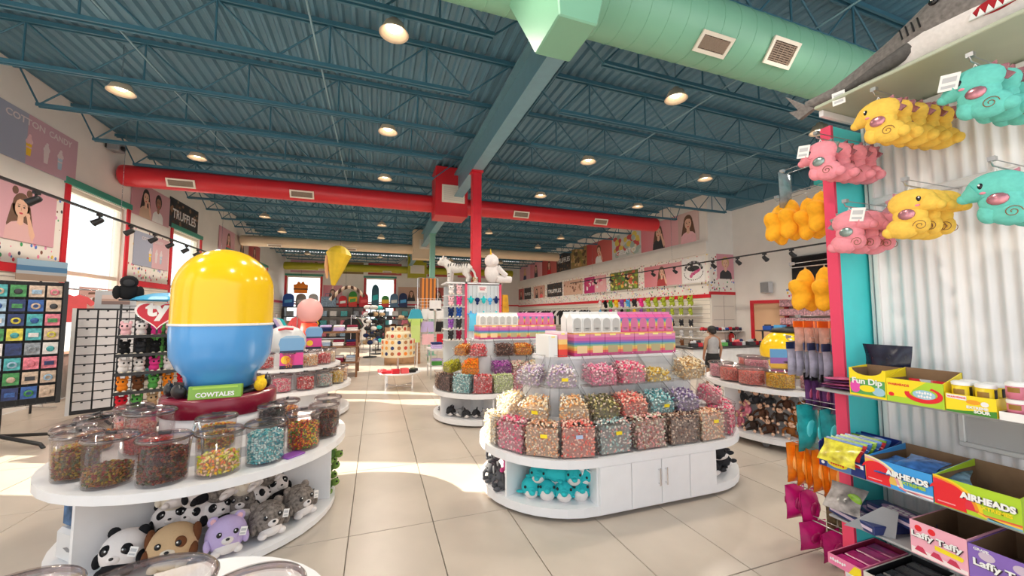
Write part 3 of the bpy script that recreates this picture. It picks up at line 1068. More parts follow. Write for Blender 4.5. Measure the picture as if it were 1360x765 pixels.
def fill_bin(wf, wb, d, hf, hb, s=.0125, seed=0):
    """sweets showing at the front, the sides and the heaped top of a bin"""
    key = (round(wf, 2), round(wb, 2), round(d, 2), round(hf, 2), round(hb, 2), s, seed)
    if key in FILLM:
        return FILLM[key]
    rr = random.Random(seed)
    m = MB()

    def hw(y):
        return (wf + (wb - wf) * y / d) / 2 - .010

    def top(y, x=0):
        return hf + (hb - hf) * y / d + .025 * math.sin(PI * y / d) * math.cos(x / wf * 2)
    st = s * 1.55
    e = s * .9
    m.add([(-hw(0) + e, e + .004, .004), (hw(0) - e, e + .004, .004), (hw(d) - e, d - .012, .004), (-hw(d) + e, d - .012, .004),
           (-hw(0) + e, e + .004, hf - e), (hw(0) - e, e + .004, hf - e), (hw(d) - e, d - .012, hb - e), (-hw(d) + e, d - .012, hb - e)],
          [(0, 3, 2, 1), (4, 5, 6, 7), (0, 1, 5, 4), (1, 2, 6, 5), (2, 3, 7, 6), (3, 0, 4, 7)], 1)

    def put(x, y, z):
        j = s * .75
        m.octa((x + rr.uniform(-j, j), y + rr.uniform(-j, j) * .5, max(s * .75, z + rr.uniform(-j, j))), (rr.uniform(-1, 1), rr.uniform(-.6, .6), rr.uniform(-1, 1)), s * rr.uniform(1.0, 1.35), s * rr.uniform(.62, .8))
    z = s
    while z < hf:
        x = -hw(0) + s
        while x < hw(0) - s * .5:
            put(x, s + .006, z)
            x += st
        z += st * .9
    y = s + st
    while y < d - .01:
        z = s
        while z < top(y) - s:
            put(-hw(y) + s, y, z)
            put(hw(y) - s, y, z)
            z += st
        x = -hw(y) + s
        while x < hw(y) - s * .5:
            put(x, y, top(y, x) + rr.uniform(0, s))
            x += st
        y += st * .9
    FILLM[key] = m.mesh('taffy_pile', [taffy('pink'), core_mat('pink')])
    return FILLM[key]


def set_mats(o, ms):
    for i, m in enumerate(ms):
        o.material_slots[i].link = 'OBJECT'
        o.material_slots[i].material = m


def bin_mesh(wf, wb, d, hf, hb):
    def f():
        m = MB()
        t = .004
        a, b = wf / 2, wb / 2
        m.add([(-a, 0, 0), (a, 0, 0), (b, d, 0), (-b, d, 0), (-a, 0, t), (a, 0, t), (b, d, t), (-b, d, t)], [(0, 3, 2, 1), (4, 5, 6, 7), (0, 1, 5, 4), (1, 2, 6, 5), (2, 3, 7, 6), (3, 0, 4, 7)])
        m.box(-a + t, a - t, 0, t, t, hf)
        m.box(-b + t, b - t, d - t, d, t, hb)
        for s in (-1, 1):
            p = [(s * a, 0, t), (s * b, d, t), (s * b, d, hb), (s * a, 0, hf)]
            q = [(s * (a - t), 0, t), (s * (b - t), d, t), (s * (b - t), d, hb), (s * (a - t), 0, hf)]
            m.add(p + q, [(0, 1, 2, 3), (7, 6, 5, 4), (0, 4, 5, 1), (1, 5, 6, 2), (2, 6, 7, 3), (3, 7, 4, 0)])
        return m
    return f


CWORD = {'pinkmix': 'pink and white', 'pink': 'bright pink', 'salmon': 'salmon red', 'beige': 'beige', 'cream': 'cream', 'peach': 'peach', 'lilac': 'lilac and white', 'grey': 'grey green', 'mixed': 'mixed rose and cream',
         'brown': 'brown', 'olive': 'olive', 'teal': 'pale teal', 'purple': 'dusty purple', 'gold': 'yellow', 'tan': 'tan', 'orange': 'vivid orange', 'lime': 'yellow green', 'violet': 'violet', 'red': 'red and white', 'choc': 'dark chocolate', 'amber': 'amber', 'mint': 'pale mint'}


def candy_bin(where, pl, x, y, z, rz, wf, wb, d, hf, hb, fr=.92, fb=.9, tilt=0.0, tag=None, s=.0125, seed=0, island='near'):
    lab = 'clear bin of %s sweets, %s island, %s' % (CWORD[pl], island, where)
    rot = (tilt, 0, rz)
    o = thing('candy_bin', lab, 'candy bin', (x, y, z), rot=rot, group='clear bins on the %s candy island' % island)
    part('bin_body', 'bin%.3f%.3f%.3f%.3f%.3f' % (wf, wb, d, hf, hb), bin_mesh(wf, wb, d, hf, hb), PLASTIC, o)
    part('bin_rim', 'rim%.3f%.3f%.3f%.3f%.3f' % (wf, wb, d, hf, hb), lambda: MB().tube([(-wb / 2, d, hb), (-wf / 2, 0, hf), (wf / 2, 0, hf), (wb / 2, d, hb), (-wb / 2, d, hb)], .0028, 5, cap=False), RIM, o)
    if tag:
        obj('price_sticker', B(-.028, .028, -.003, -.0005, 0, .028), tag, o, (tag is YTAG and .02 or .0, 0, hf * .62))
    f = obj('taffy_pile', fill_bin(wf, wb, d, hf * fr, hb * fb, s, seed), None, None, (x, y, z), rot=rot, label='%s wrapped sweets, %s island, %s' % (CWORD[pl], island, where), cat='sweets', kind='stuff')
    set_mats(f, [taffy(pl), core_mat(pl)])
    f.location.z += .0045
    return o


def island(lab, cx, cy, L, R, front_doors, dividers, casters=False):
    """white stadium island: plinth, low open shelf, thick counter, stepped risers and a top platform"""
    o = thing('candy_island', lab, 'display', (cx, cy, 0))
    obj('toe_kick', slab(L, R - .10, 0, .03), K('black', .6), o)
    obj('base_shelf', slab(L, R - .01, .03, .10), WHITE, o, bev=.006)
    obj('counter', slab(L, R, .40, .465), WHITE, o, bev=.01)
    obj('core', slab(L - .02, .22, .10, .40), INNER, o)
    if front_doors:
        obj('cabinet_carcass', B(-L, L, -R + .012, -.25, .10, .40), WHITE, o)
        w = 2 * L / 4
        for i in range(4):
            dr = obj('cabinet_door' if i in (1, 2) else 'cabinet_panel', B(-L + i * w + .003, -L + (i + 1) * w - .003, -R, -R + .011, .04, .397), WHITE, o, bev=.003)
            if i in (1, 2):
                hx = -L + (2 * w - .035 if i == 1 else 2 * w + .035)
                obj('bar_handle', MB().box(hx - .006, hx + .006, -R - .028, -R - .020, .19, .33).box(hx - .005, hx + .005, -R - .022, -R, .20, .21).box(hx - .005, hx + .005, -R - .022, -R, .31, .32), CHROME, dr, bev=.002)
    for side, deg in dividers:
        a = RAD(deg)
        M = Matrix.Translation((side * L, 0, 0)) @ Matrix.Rotation(a, 4, 'Z')
        obj('divider', MB().box(-.01, .01, -R + .03, -.20, .10, .40, 0, M), WHITE, o)
    obj('lower_riser', slab(L, R - .28, .465, .69), INNER, o, bev=.004)
    obj('middle_riser', slab(L, R - .42, .69, .94), INNER, o, bev=.004)
    obj('upper_riser', slab(L, R - .54, .94, 1.18), INNER, o, bev=.004)
    obj('top_platform', slab(L, R - .51, 1.18, 1.205), WHITE, o, bev=.004)
    return o


def bins_on(island_name, cx, cy, L, R, t1, t2, t3, s=.0145):
    """t = lists of (kind, position, palette, tag): 's' x along the front, 'l'/'r' degrees round an end"""
    tiers = [(t1, R - .03, .465, .235, .30, .25, .215, .19, 0, 'bottom tier'), (t2, R - .14, .695, .245, .27, .11, .235, .17, RAD(9), 'middle tier'), (t3, R - .29, .945, .215, .27, .11, .235, .16, RAD(9), 'top tier')]
    for ti, (lst, rad, z, d, w, hf, hb, wbk, tilt, tw) in enumerate(tiers):
        cnt = 0
        for kind, p, pl, tag, frac, where in lst:
            cnt += 1
            if kind == 's':
                x, y, rz = cx + p, cy - rad, 0
                wb = w
                if ti == 0:
                    w_ = .315
                else:
                    w_ = .285
                wf, wb = w_, w_
            else:
                s_ = -1 if kind == 'l' else 1
                x, y, rz = on_circle(cx + s_ * L, cy, rad, s_ * p)
                wf, wb = (w, wbk)
                if ti:
                    wf, wb = .28, .16
            candy_bin('%s, %s' % (tw, where), pl, x, y, z + (.012 if tilt else .001), rz, wf, wb, d, hf, hb, .97 * frac, (1.0 if ti == 0 else .56) * frac, tilt, tag, s, cnt % 3, island_name)


# ---- the near island, right of the aisle
HX, HY_, HL, HR = 2.27, 3.44, .595, .75
island('white rounded candy island nearest the aisle with two cabinet doors and turquoise plush below', HX, HY_, HL, HR, True, [(-1, -62), (-1, 0), (-1, -130), (1, 78)])
BT = mat('blue_label', (.45, .55, .75), .5)
bins_on('near', HX, HY_, HL, HR,
        [('l', 84, 'cream', None, .95, 'leftmost'), ('l', 60, 'pinkmix', None, .95, 'second from the left'), ('l', 36, 'beige', YTAG, .95, 'third from the left'), ('l', 12, 'salmon', BT, 1.0, 'left of the cabinet front'),
         ('s', -.41, 'grey', YTAG, .95, 'over the left cabinet panel'), ('s', -.06, 'mixed', None, 1.0, 'over the cabinet doors'), ('s', .29, 'brown', None, .92, 'right of the cabinet doors'),
         ('r', 2, 'beige', YTAG, .92, 'at the front right corner'), ('r', 34, 'pinkmix', None, .9, 'second last on the right'), ('r', 62, 'pinkmix', None, .9, 'farthest right')],
        [('l', 78, 'cream', None, 1.0, 'leftmost'), ('l', 45, 'peach', YTAG, 1.0, 'second from the left'), ('l', 12, 'peach', None, 1.05, 'third from the left'),
         ('s', -.42, 'olive', None, .95, 'above the grey green ones'), ('s', -.13, 'salmon', None, 1.0, 'middle of the front'), ('s', .16, 'teal', YTAG, .95, 'right of the salmon ones'), ('s', .45, 'purple', None, .95, 'right of the teal ones'), ('r', 40, 'pinkmix', None, .9, 'at the right end')],
        [('l', 62, 'lilac', None, .95, 'leftmost'), ('l', 20, 'lilac', YTAG, 1.0, 'under the white carton'), ('s', -.34, 'pink', None, .95, 'left of the other pink one'), ('s', -.03, 'pinkmix', None, 1.1, 'heaped full'), ('s', .27, 'gold', None, .45, 'half empty'), ('r', 8, 'tan', None, 1.1, 'tipped, at the right'), ('r', 60, 'tan', None, 1.0, 'at the far right')])

# rainbow cartons and milk-carton boxes on top of the near island
RAIN = [(0, (.66, .05, .22)), (.16, (.78, .16, .10)), (.28, (.84, .45, .08)), (.38, (.70, .60, .12)), (.46, (.22, .46, .28)), (.55, (.08, .24, .50)), (.64, (.34, .08, .36)), (.72, (.68, .08, .30)), (.88, (.74, .20, .44))]
RB = bands('rainbow_print', RAIN, 'Z', .35)
RB2 = bands('rainbow_carton_print', [(0, (.60, .06, .24)), (.14, (.75, .14, .12)), (.24, (.80, .42, .10)), (.34, (.62, .56, .16)), (.42, (.20, .42, .30)), (.50, (.08, .22, .46)), (.58, (.30, .12, .42)), (.66, (.62, .12, .34)), (.80, (.70, .24, .42)), (.93, (.78, .36, .12))], 'Z', .35)
WCART = mat('white_carton', (.84, .83, .81), .4)
SILV = mat('silver_carton', (.50, .49, .47), .4)


def gable(w, d, h):
    def f():
        m = MB()
        b = h * .68
        m.add([(-w / 2, -d / 2, 0), (w / 2, -d / 2, 0), (w / 2, d / 2, 0), (-w / 2, d / 2, 0), (-w / 2, -d / 2, b), (w / 2, -d / 2, b), (w / 2, d / 2, b), (-w / 2, d / 2, b),
               (-w / 2, -.004, h * .9), (w / 2, -.004, h * .9), (w / 2, .004, h * .9), (-w / 2, .004, h * .9), (-w / 2, -.004, h), (w / 2, -.004, h), (w / 2, .004, h), (-w / 2, .004, h)],
              [(0, 3, 2, 1), (0, 1, 5, 4), (1, 2, 6, 5), (2, 3, 7, 6), (3, 0, 4, 7), (4, 5, 9, 8), (6, 7, 11, 10), (4, 8, 11, 7), (5, 6, 10, 9), (8, 9, 13, 12), (9, 10, 14, 13), (10, 11, 15, 14), (11, 8, 12, 15), (12, 13, 14, 15)])
        return m
    return f


def carton(name, x, y, z, w, d, h, m, lab, grp, rz=0, lid=True, pm=None):
    o = thing(name, lab, 'carton', (x, y, z), rz, grp)
    if lid:
        part('carton_body', 'gab%.3f%.3f%.3f' % (w, d, h), gable(w, d, h), m, o)
        part('printed_arch', 'arch%.3f%.3f' % (w, h), lambda: MB().poly([(w * .40 * math.cos(PI * i / 10), h * .50 + w * .40 * math.sin(PI * i / 10)) for i in range(11)] + [(-w * .40, h * .05), (w * .40, h * .05)], -d / 2 - .001), pm or SILV, o)
        part('printed_lines', 'lin%.3f%.3f' % (w, h), lambda: MB().poly([(-w * .2, h * .18), (w * .2, h * .18), (w * .2, h * .22), (-w * .2, h * .22)], -d / 2 - .001).poly([(-w * .15, h * .12), (w * .15, h * .12), (w * .15, h * .15), (-w * .15, h * .15)], -d / 2 - .0018), K('grey'), o)
    else:
        part('carton_body', 'box%.3f%.3f%.3f' % (w, d, h), lambda: B(-w / 2, w / 2, -d / 2, d / 2, 0, h), m, o, bev=.003)
        if pm:
            part('printed_panel', 'pp%.3f%.3f' % (w, h), lambda: B(-w * .33, w * .33, -d / 2 - .0015, -d / 2 - .0003, h * .12, h * .44), pm, o)
        part('printed_flap', 'pf%.3f%.3f' % (w, h), lambda: B(-w * .2, w * .2, -d / 2 - .0015, -d / 2 - .0003, h * .88, h * .96), K('lyel'), o)
    return o


GOLDP = mat('pale_gold_print', (.85, .62, .34), .4)
OLP = mat('olive_print', (.45, .38, .20), .4)


def carton_stack(cx, cy, z, x0, n1, w1, n2w, n2r, w2, where, end=True, row2x=None):
    for r in range(2):
        for i in range(n1):
            carton('gift_carton', x0 + (i + .5) * w1, cy - .09 + r * .16, z, w1 - .004, .14, .215, RB2, 'rainbow striped carton, lower %s row, %s from the left, on the %s' % (['front', 'rear'][r], ORD[i], where), 'rainbow cartons on the ' + where, lid=False, pm=(GOLDP if i < 2 else OLP))
    xs = row2x if row2x is not None else x0
    for r in range(2):
        for i in range(n2w + n2r):
            wht = i < n2w
            carton('milk_carton_box', xs + (i + .5) * w2, cy - .08 + r * .13, z + .216, w2 - .004, .11, .20, WCART if wht else RB,
                   ('white' if wht else 'rainbow') + ' gable-top box, upper %s row, %s from the left, on the %s' % (['front', 'rear'][r], ORD[i], where), ('white gable boxes on the ' if wht else 'rainbow gable boxes on the ') + where, pm=SILV if wht else mat('rain_arch', (.62, .14, .30), .4))


carton_stack(2.3, HY_ - .08, 1.206, 1.74, 7, .168, 5, 6, .107, 'near candy island', row2x=1.735)
for i in range(2):
    carton('white_side_carton', 1.62 - .10 * i + .0, HY_ - .10 + .0 * i, 1.206, .09, .30, [.23, .20][i], WCART if i else bands('side_rainbow', [(0, (.8, .06, .05)), (.3, (.9, .3, .05)), (.5, (.9, .6, .2)), (.7, (.85, .4, .5)), (.9, (.9, .7, .75))], 'Z'),
           ['rainbow carton turned sideways at the left of the near top row', 'white carton standing at the left edge of the near top row'][i], 'side cartons', lid=False)
# ---- the second island of the same kind, further down the aisle
GXc, GYc = 2.2, 6.05
island('white rounded candy island behind the near one, dark plush on its base', GXc, GYc, .60, .75, False, [(-1, 0), (-1, -70), (1, 20), (1, 90), (-1, -130)])
bins_on('second', GXc, GYc, .60, .75,
        [('l', 90, 'brown', None, .8, 'leftmost'), ('l', 64, 'choc', None, .9, 'second from the left'), ('l', 38, 'teal', None, .95, 'third from the left'), ('l', 12, 'red', None, .95, 'beside the pale mint ones'),
         ('s', -.44, 'mint', None, .95, 'beside the red and white ones'), ('s', -.15, 'pinkmix', None, .95, 'behind the near island'), ('s', .15, 'beige', None, .9, 'second hidden one'), ('s', .44, 'grey', None, .9, 'at the right'), ('r', 30, 'tan', None, .9, 'at the right end')],
        [('l', 74, 'lime', None, 1.0, 'leftmost'), ('l', 30, 'orange', None, 1.35, 'heaped high'), ('s', -.42, 'violet', None, 1.0, 'right of the orange ones'), ('s', -.13, 'mixed', None, .9, 'fourth from the left'), ('s', .16, 'cream', None, .9, 'fifth from the left'), ('s', .45, 'peach', None, .9, 'at the right')],
        [('l', 60, 'amber', None, 1.0, 'leftmost'), ('l', 20, 'red', None, 1.0, 'second from the left'), ('s', -.34, 'choc', None, 1.0, 'third from the left'), ('s', -.03, 'amber', None, 1.0, 'fourth from the left'), ('s', .27, 'grey', None, .8, 'fifth from the left'), ('r', 20, 'brown', None, .9, 'at the right')], .014)
carton_stack(2.3, GYc - .08, 1.206, 1.50, 8, .165, 6, 6, .107, 'second candy island', row2x=1.52)

# ---------------------------------------------------------------- lidded candy jars
RIM2 = clear('lid_rim', (.66, .62, .63), .30, .1)
JARL = clear('jar_lid', (.92, .88, .88), .07, .15)
JARC = clear('jar_wall', (.95, .94, .94), .045, .05)


def jar_mesh(r, h):
    def f():
        return MB().lathe([(0, .002), (r * .93, .002), (r * .97, .012), (r, h), (r - .004, h), (r * .96 - .002, .016), (0, .016)], 28)
    return f


def lid_mesh(r):
    def f():
        return MB().lathe([(r - .006, -.012), (r * 1.07, -.004), (r * 1.09, .006), (r * 1.04, .016), (r * .97, .022), (r * .4, .026), (0, .026)], 28)
    return f


JF = {}


def jar_fill(r, h, s, seed):
    key = (round(r, 3), round(h, 3), s, seed)
    if key in JF:
        return JF[key]
    rr = random.Random(seed)
    m = MB()
    m.lathe([(0, .02), (r - s * 1.8, .02), (r - s * 1.8, h - s), (0, h - s)], 16, 1, sm=False)
    z = .018 + s * .8
    while z < h:
        n = int(2 * PI * (r - s) / (s * 1.6))
        for i in range(n):
            t = 2 * PI * (i + rr.random() * .6) / n
            m.octa(((r - s - .006) * math.cos(t), (r - s - .006) * math.sin(t), z + rr.uniform(-.3, .3) * s), (rr.uniform(-1, 1), rr.uniform(-1, 1), rr.uniform(-1, 1)), s * rr.uniform(1.0, 1.5), s * rr.uniform(.55, .75))
        z += s * 1.35
    for i in range(int((r / s) ** 2 * 1.0)):
        q = (r - s) * math.sqrt(rr.random())
        t = rr.random() * 2 * PI
        m.octa((q * math.cos(t), q * math.sin(t), h + rr.uniform(-.2, 1.2) * s * (1.5 - q / r)), (rr.uniform(-1, 1), rr.uniform(-1, 1), rr.uniform(-.5, .5)), s * rr.uniform(1.0, 1.6), s * .65)
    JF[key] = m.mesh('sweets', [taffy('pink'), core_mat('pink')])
    return JF[key]


def jar(lab, what, pl, x, y, z, r=.15, h=.26, lev=.6, s=.012, sy=1.0, rz=0, knob=True, seed=0, grp=None):
    o = thing('candy_jar', lab, 'jar', (x, y, z), rz, grp)
    o.scale = (1, sy, 1)
    part('jar_body', 'jar%.3f%.3f' % (r, h), jar_mesh(r, h), JARC, o)
    l = part('jar_lid', 'lid%.3f' % r, lid_mesh(r), JARL, o, loc=(0, 0, h))
    part('lid_rim', 'lrim%.3f' % r, lambda: MB().lathe([(r * 1.03, -.010), (r * 1.085, -.006), (r * 1.10, .004), (r * 1.06, .012), (r * 1.02, .006), (r * 1.03, -.010)], 30), RIM2, l)
    if knob:
        part('lid_handle', 'knob', lambda: MB().box(-.03, .03, -.008, .008, .024, .036).box(-.03, -.018, -.008, .008, .036, .04), K('dark', .4), l)
    if pl:
        f = obj('sweets', jar_fill(r * .985, .02 + (h - .04) * lev, s, seed), None, None, (x, y, z), rz, label=what, cat='sweets', kind='stuff')
        f.scale = (1, sy, 1)
        set_mats(f, [taffy(pl), core_mat(pl)])
    return o


# ---- front left round island with jars, plush below and the big capsule on its drum
DX, DY, DR = -1.17, 3.74, .935
o = thing('candy_island', 'white round candy island at the front left, jars on top and plush animals below', 'display', (DX, DY, 0))
obj('toe_kick', slab(0, DR - .20, 0, .012), K('black', .6), o)
obj('base_shelf', slab(0, DR - .07, .012, .05), WHITE, o, bev=.008)
obj('counter', slab(0, DR, .535, .59), WHITE, o, bev=.012)
obj('core', slab(0, .36, .05, .535), INNER, o)
for deg in (-35, 86, 160, -130):
    obj('divider', MB().box(-.012, .012, -DR + .10, -.34, .05, .535, 0, Matrix.Rotation(RAD(deg), 4, 'Z')), WHITE, o)
obj('riser', slab(0, .56, .59, .66), WHITE, o, bev=.006)
dr = thing('display_drum', 'white drum with a maroon band holding up the yellow and blue capsule', 'drum', (DX - .03, DY + .13, .66))
obj('drum_body', MB().lathe([(0, 0), (.38, 0), (.38, .16), (0, .16)], 36), WHITE, dr)
obj('maroon_band', MB().lathe([(0, .16), (.385, .16), (.39, .165), (.39, .285), (.38, .30), (0, .30)], 36), mat('maroon_gloss', (.22, .008, .03), .25), dr)
CX_, CY_ = DX - .04, DY + .13
st = thing('capsule_sculpture', 'tall glossy capsule sculpture, yellow above and blue below, on the drum', 'sculpture', (CX_, CY_, .985))
obj('blue_cup', MB().lathe([(0, 0), (.20, 0), (.24, .03), (.25, .12), (.30, .18), (.345, .28), (.355, .46), (.353, .52)], 40), mat('gloss_blue', (.09, .34, .72), .18), st)
obj('white_seam', MB().lathe([(.353, .52), (.362, .523), (.362, .537), (.352, .54)], 40), WHITE, st)
prof = [(.352, .54), (.350, .80)]
for i in range(1, 11):
    t = PI / 2 * i / 10
    prof.append((.350 * math.cos(t), .80 + .36 * math.sin(t)))
obj('yellow_dome', MB().lathe(prof, 40), mat('gloss_yellow', (.90, .56, .01), .16), st)
obj('pedestal', MB().lathe([(0, -.024), (.29, -.024), (.30, -.01), (.27, 0), (0, 0)], 32), K('black', .4), st)
cowl = thing('candy_box', 'green COWTALES box leaning in front of the capsule', 'box', (DX + .03, DY - .205, .961), rot=(RAD(-8), 0, RAD(6)))
obj('carton', B(-.165, .165, 0, .07, 0, .10), mat('cow_green', (.22, .42, .05), .4), cowl, bev=.003)
text('COWTALES', .24, PW, cowl, (0, -.001, .032), bold=.03, ext=.01)
obj('printed_strip', B(-.14, .14, -.002, -.0005, .075, .09), K('lime'), cowl)
for i, (a, c, nm) in enumerate(((-62, 'black', 'black bag of sweets left of the green box'), (72, 'yellow', 'yellow bag of sweets right of the green box'), (100, 'black', 'black bag of sweets at the right of the drum'), (-35, 'black', 'dark bag of sweets close to the left of the green box'))):
    x, y, rz = on_circle(CX_, CY_, .325 if i != 3 else .32, a)
    b = thing('candy_bag', nm, 'bag', (x, y, .961), rz)
    obj('pouch', MB().ell((0, 0, .055), (.07, .035, .055), 12, 6).box(-.05, .05, -.003, .003, .10, .125), plush_mat('yellow') if c == 'yellow' else K('black', .3), b)

gj = 'jars on the front left island'
J = [(-47, .775, 'gdark', .62, 'clear jar of dark gummies at the left end of the front shelf', .122, .26),
     (-24, .78, 'gdark', .34, 'clear jar a third full of gummies, second from the left', .128, .27),
     (-2, .785, 'dgummy', .74, 'clear jar of dark red gummies in the middle of the front shelf', .128, .26),
     (18, .785, 'sour', .42, 'clear jar of pastel sour strips right of the tongs', .122, .26),
     (37, .785, 'aquaring', .80, 'clear jar of turquoise and white rings', .120, .26),
     (59, .78, 'gummy', .70, 'clear jar of red brown gummies toward the right end', .122, .26),
     (80, .79, 'dgummy', .80, 'dark filled jar at the right end of the front shelf', .118, .25),
     (101, .79, 'black', .5, 'small jar of black sweets behind the right end', .115, .25)]
for i, (a, R, p, lv, lab, r, h) in enumerate(J):
    x, y, rz = on_circle(DX, DY, R, a)
    jar(lab, lab.replace('clear jar', 'sweets in the clear jar').replace('dark filled jar', 'sweets in the dark jar').replace('small jar', 'sweets in the small jar'), p, x, y, .591, r, h, lv, .0105 if p != 'sour' else .014, .90, rz, seed=i % 2, grp=gj)
for i, (a, R, z, p, lv, lab, r, h) in enumerate((
        (-70, .78, .591, 'sour', .45, 'clear jar of orange strips at the back left', .122, .24),
        (-93, .78, .591, 'amber', .5, 'clear jar of amber sweets behind the left end', .122, .24),
        (-116, .78, .591, 'salmon', .5, 'clear jar of salmon sweets far behind the left end', .122, .24),
        (-36, .47, .661, 'redgum', .30, 'tall clear jar of red gummies left of the drum', .185, .27),
        (-84, .475, .661, 'salmon', .5, 'clear jar on the step left of the drum', .14, .22),
        (16, .455, .661, 'ring', .75, 'clear jar of yellow and red rings before the drum', .145, .21),
        (62, .475, .661, 'black', .9, 'clear jar packed with black licorice right of the drum', .135, .22),
        (92, .475, .661, 'amber', .8, 'clear jar of orange sweets behind the black licorice', .13, .2))):
    x, y, rz = on_circle(DX, DY, R, a)
    rr_ = max(R, .50) if False else R
    jar(lab, lab.replace('clear jar', 'sweets in the clear jar'), p, x, y, z, r * (.80 if z > .6 else 1), h, lv, .011, .85, rz, seed=i % 2, grp=gj)
tg = thing('tongs', 'metal candy tongs standing between the two front jars', 'tongs', (*on_circle(DX, DY, .63, 7)[:2], .591), scale=1.5)
obj('tong_arms', MB().tube([(-.03, 0, 0), (-.022, 0, .12), (-.006, 0, .20), (.006, 0, .20), (.022, 0, .12), (.03, 0, 0)], .006, 6), CHROME, tg)
for i, (a, R) in enumerate(((48, .84), (44, .62))):
    x, y, rz = on_circle(DX, DY, R, a)
    pb = thing('candy_packet', ['small purple candy packet lying before the red brown jar', 'small blue candy packet standing behind the turquoise rings'][i], 'packet', (x, y, .591), rz)
    obj('pouch', B(-.07, .07, -.05, .05, 0, .012) if i == 0 else B(-.06, .06, -.02, .02, 0, .12), [K('purple', .3), K('blue', .3)][i], pb, bev=.004)

# three jars whose lids show at the very bottom of the view, on a low table
tb = thing('display_table', 'white low round table at the bottom left, mostly below the view', 'table', (-.72, 1.66, 0))
obj('table_top', slab(0, .60, .40, .44), WHITE, tb, bev=.01)
obj('pedestal', slab(0, .3, 0, .40), WHITE, tb)
for i, (x, y, r) in enumerate(((-1.06, 1.72, .15), (-.70, 1.63, .19), (-.36, 1.50, .145))):
    jar(['clear lidded jar, leftmost at the bottom edge of the view', 'wide clear lidded jar, middle at the bottom edge of the view', 'clear lidded jar, rightmost at the bottom edge of the view'][i],
        ['sweets in the leftmost jar at the bottom edge', 'sweets in the middle jar at the bottom edge', 'sweets in the rightmost jar at the bottom edge'][i], ['cream', 'lilac', 'tan'][i], x, y, .441, r, .27, .55, .012, .85, 0, grp='jars at the bottom edge')

# ---- second left island, two tiers of jars, behind the capsule
EX, EY, ER = -1.33, 7.1, .95
o = thing('candy_island', 'white round two tier candy island behind the capsule on the left', 'display', (EX, EY, 0))
obj('toe_kick', slab(0, ER - .16, 0, .03), K('black', .6), o)
obj('base_shelf', slab(0, ER - .02, .03, .095), WHITE, o, bev=.008)
obj('counter', slab(0, ER, .435, .49), WHITE, o, bev=.012)
obj('core', slab(0, .60, .095, .435), INNER, o)
obj('upper_drum', slab(0, .62, .49, .76), WHITE, o)
obj('upper_counter', slab(0, .78, .76, .80), WHITE, o, bev=.008)
obj('top_drum', slab(0, .30, .80, 1.0), WHITE, o)
ge = 'jars on the second left island'
for i, (a, p) in enumerate(((-60, 'gummy'), (-38, 'amber'), (-16, 'pinkmix'), (6, 'pinkmix'), (28, 'red'), (50, 'grey'), (72, 'gold'), (92, 'peach'))):
    x, y, rz = on_circle(EX, EY, .785, a)
    jar('clear jar of %s sweets on the lower tier of the second left island' % ['mixed', 'amber', 'pale pink', 'rose', 'red', 'grey', 'golden', 'peach'][i], '%s sweets in a lower tier jar of the second left island' % ['mixed', 'amber', 'pale pink', 'rose', 'red', 'grey', 'golden', 'peach'][i], p, x, y, .491, .125, .24, .75, .014, .9, rz, grp=ge)
for i, (a, p) in enumerate(((-50, 'cream'), (-18, 'red'), (12, 'orange'), (40, 'peach'), (66, 'red'), (90, 'cream'))):
    x, y, rz = on_circle(EX, EY, .60, a)
    jar('clear jar of %s sweets on the upper tier of the second left island' % ['cream', 'red', 'orange', 'peach', 'dark red', 'beige'][i], '%s sweets in an upper tier jar of the second left island' % ['cream', 'red', 'orange', 'peach', 'dark red', 'beige'][i], p, x, y, .801, .12, .22, .75, .014, .9, rz, grp=ge)
# ================================================================ PLUSH TOYS, BAGS, BOXES: BUILDERS
EYEB = mat('toy_eye_black', (.006, .006, .008), .12)
EYEW = mat('toy_eye_white', (.85, .85, .85), .3)
IRID = mat('iridescent_vinyl', (.52, .22, .26), .22, .55, noise=.45, scale=14)
STITCH = mat('stitch_dark', (.28, .12, .05), .8)


def pillow(w, h, t, n=7, m=9):
    """soft pouch hanging from its top edge, local z 0 down to -h, seams pinched"""
    mb = MB()
    for s in (-1, 1):
        vs, fs = [], []
        for j in range(m):
            for i in range(n):
                u, v = i / (n - 1), j / (m - 1)
                b = (math.sin(PI * u) ** .7) * (math.sin(PI * v) ** .6)
                vs.append(((u - .5) * w * (1 - .10 * math.sin(PI * v)) + .015 * w * math.sin(7 * v), s * (t / 2 * b * (1 + .25 * math.sin(9 * u + 5 * v)) + .0012) + .05 * t * math.sin(6 * v + 2 * u), -h * v))
        for j in range(m - 1):
            for i in range(n - 1):
                fs.append((j * n + i, j * n + i + 1, (j + 1) * n + i + 1, (j + 1) * n + i))
        mb.add(vs, fs, 0, True)
    return mb


def hang_bag(name, lab, loc, rz, w, h, t, m, grp, header=None, label=None, hh=.05, cat='candy bag', window=None):
    """packet hanging on a hook: pouch, card header, printed panel"""
    o = thing(name, lab, cat, loc, rz, grp)
    part('pouch', 'pil%.3f%.3f%.3f' % (w, h, t), lambda: pillow(w, h, t), m, o, loc=(0, 0, -hh if header else 0))
    if header:
        part('header_card', 'hc%.3f%.3f' % (w, hh), lambda: B(-w / 2, w / 2, -.004, .004, -hh - .004, 0), header, o)
    if window:
        for s in (-1, 1):
            part('printed_window', 'pw%.3f%.3f%.3f%d' % (w, h, t, s), lambda: MB().ell((0, s * t * .40, -h * .52), (w * .30, t * .14, h * .22), 10, 5), window, o, loc=(0, 0, -hh if header else 0))
    return o


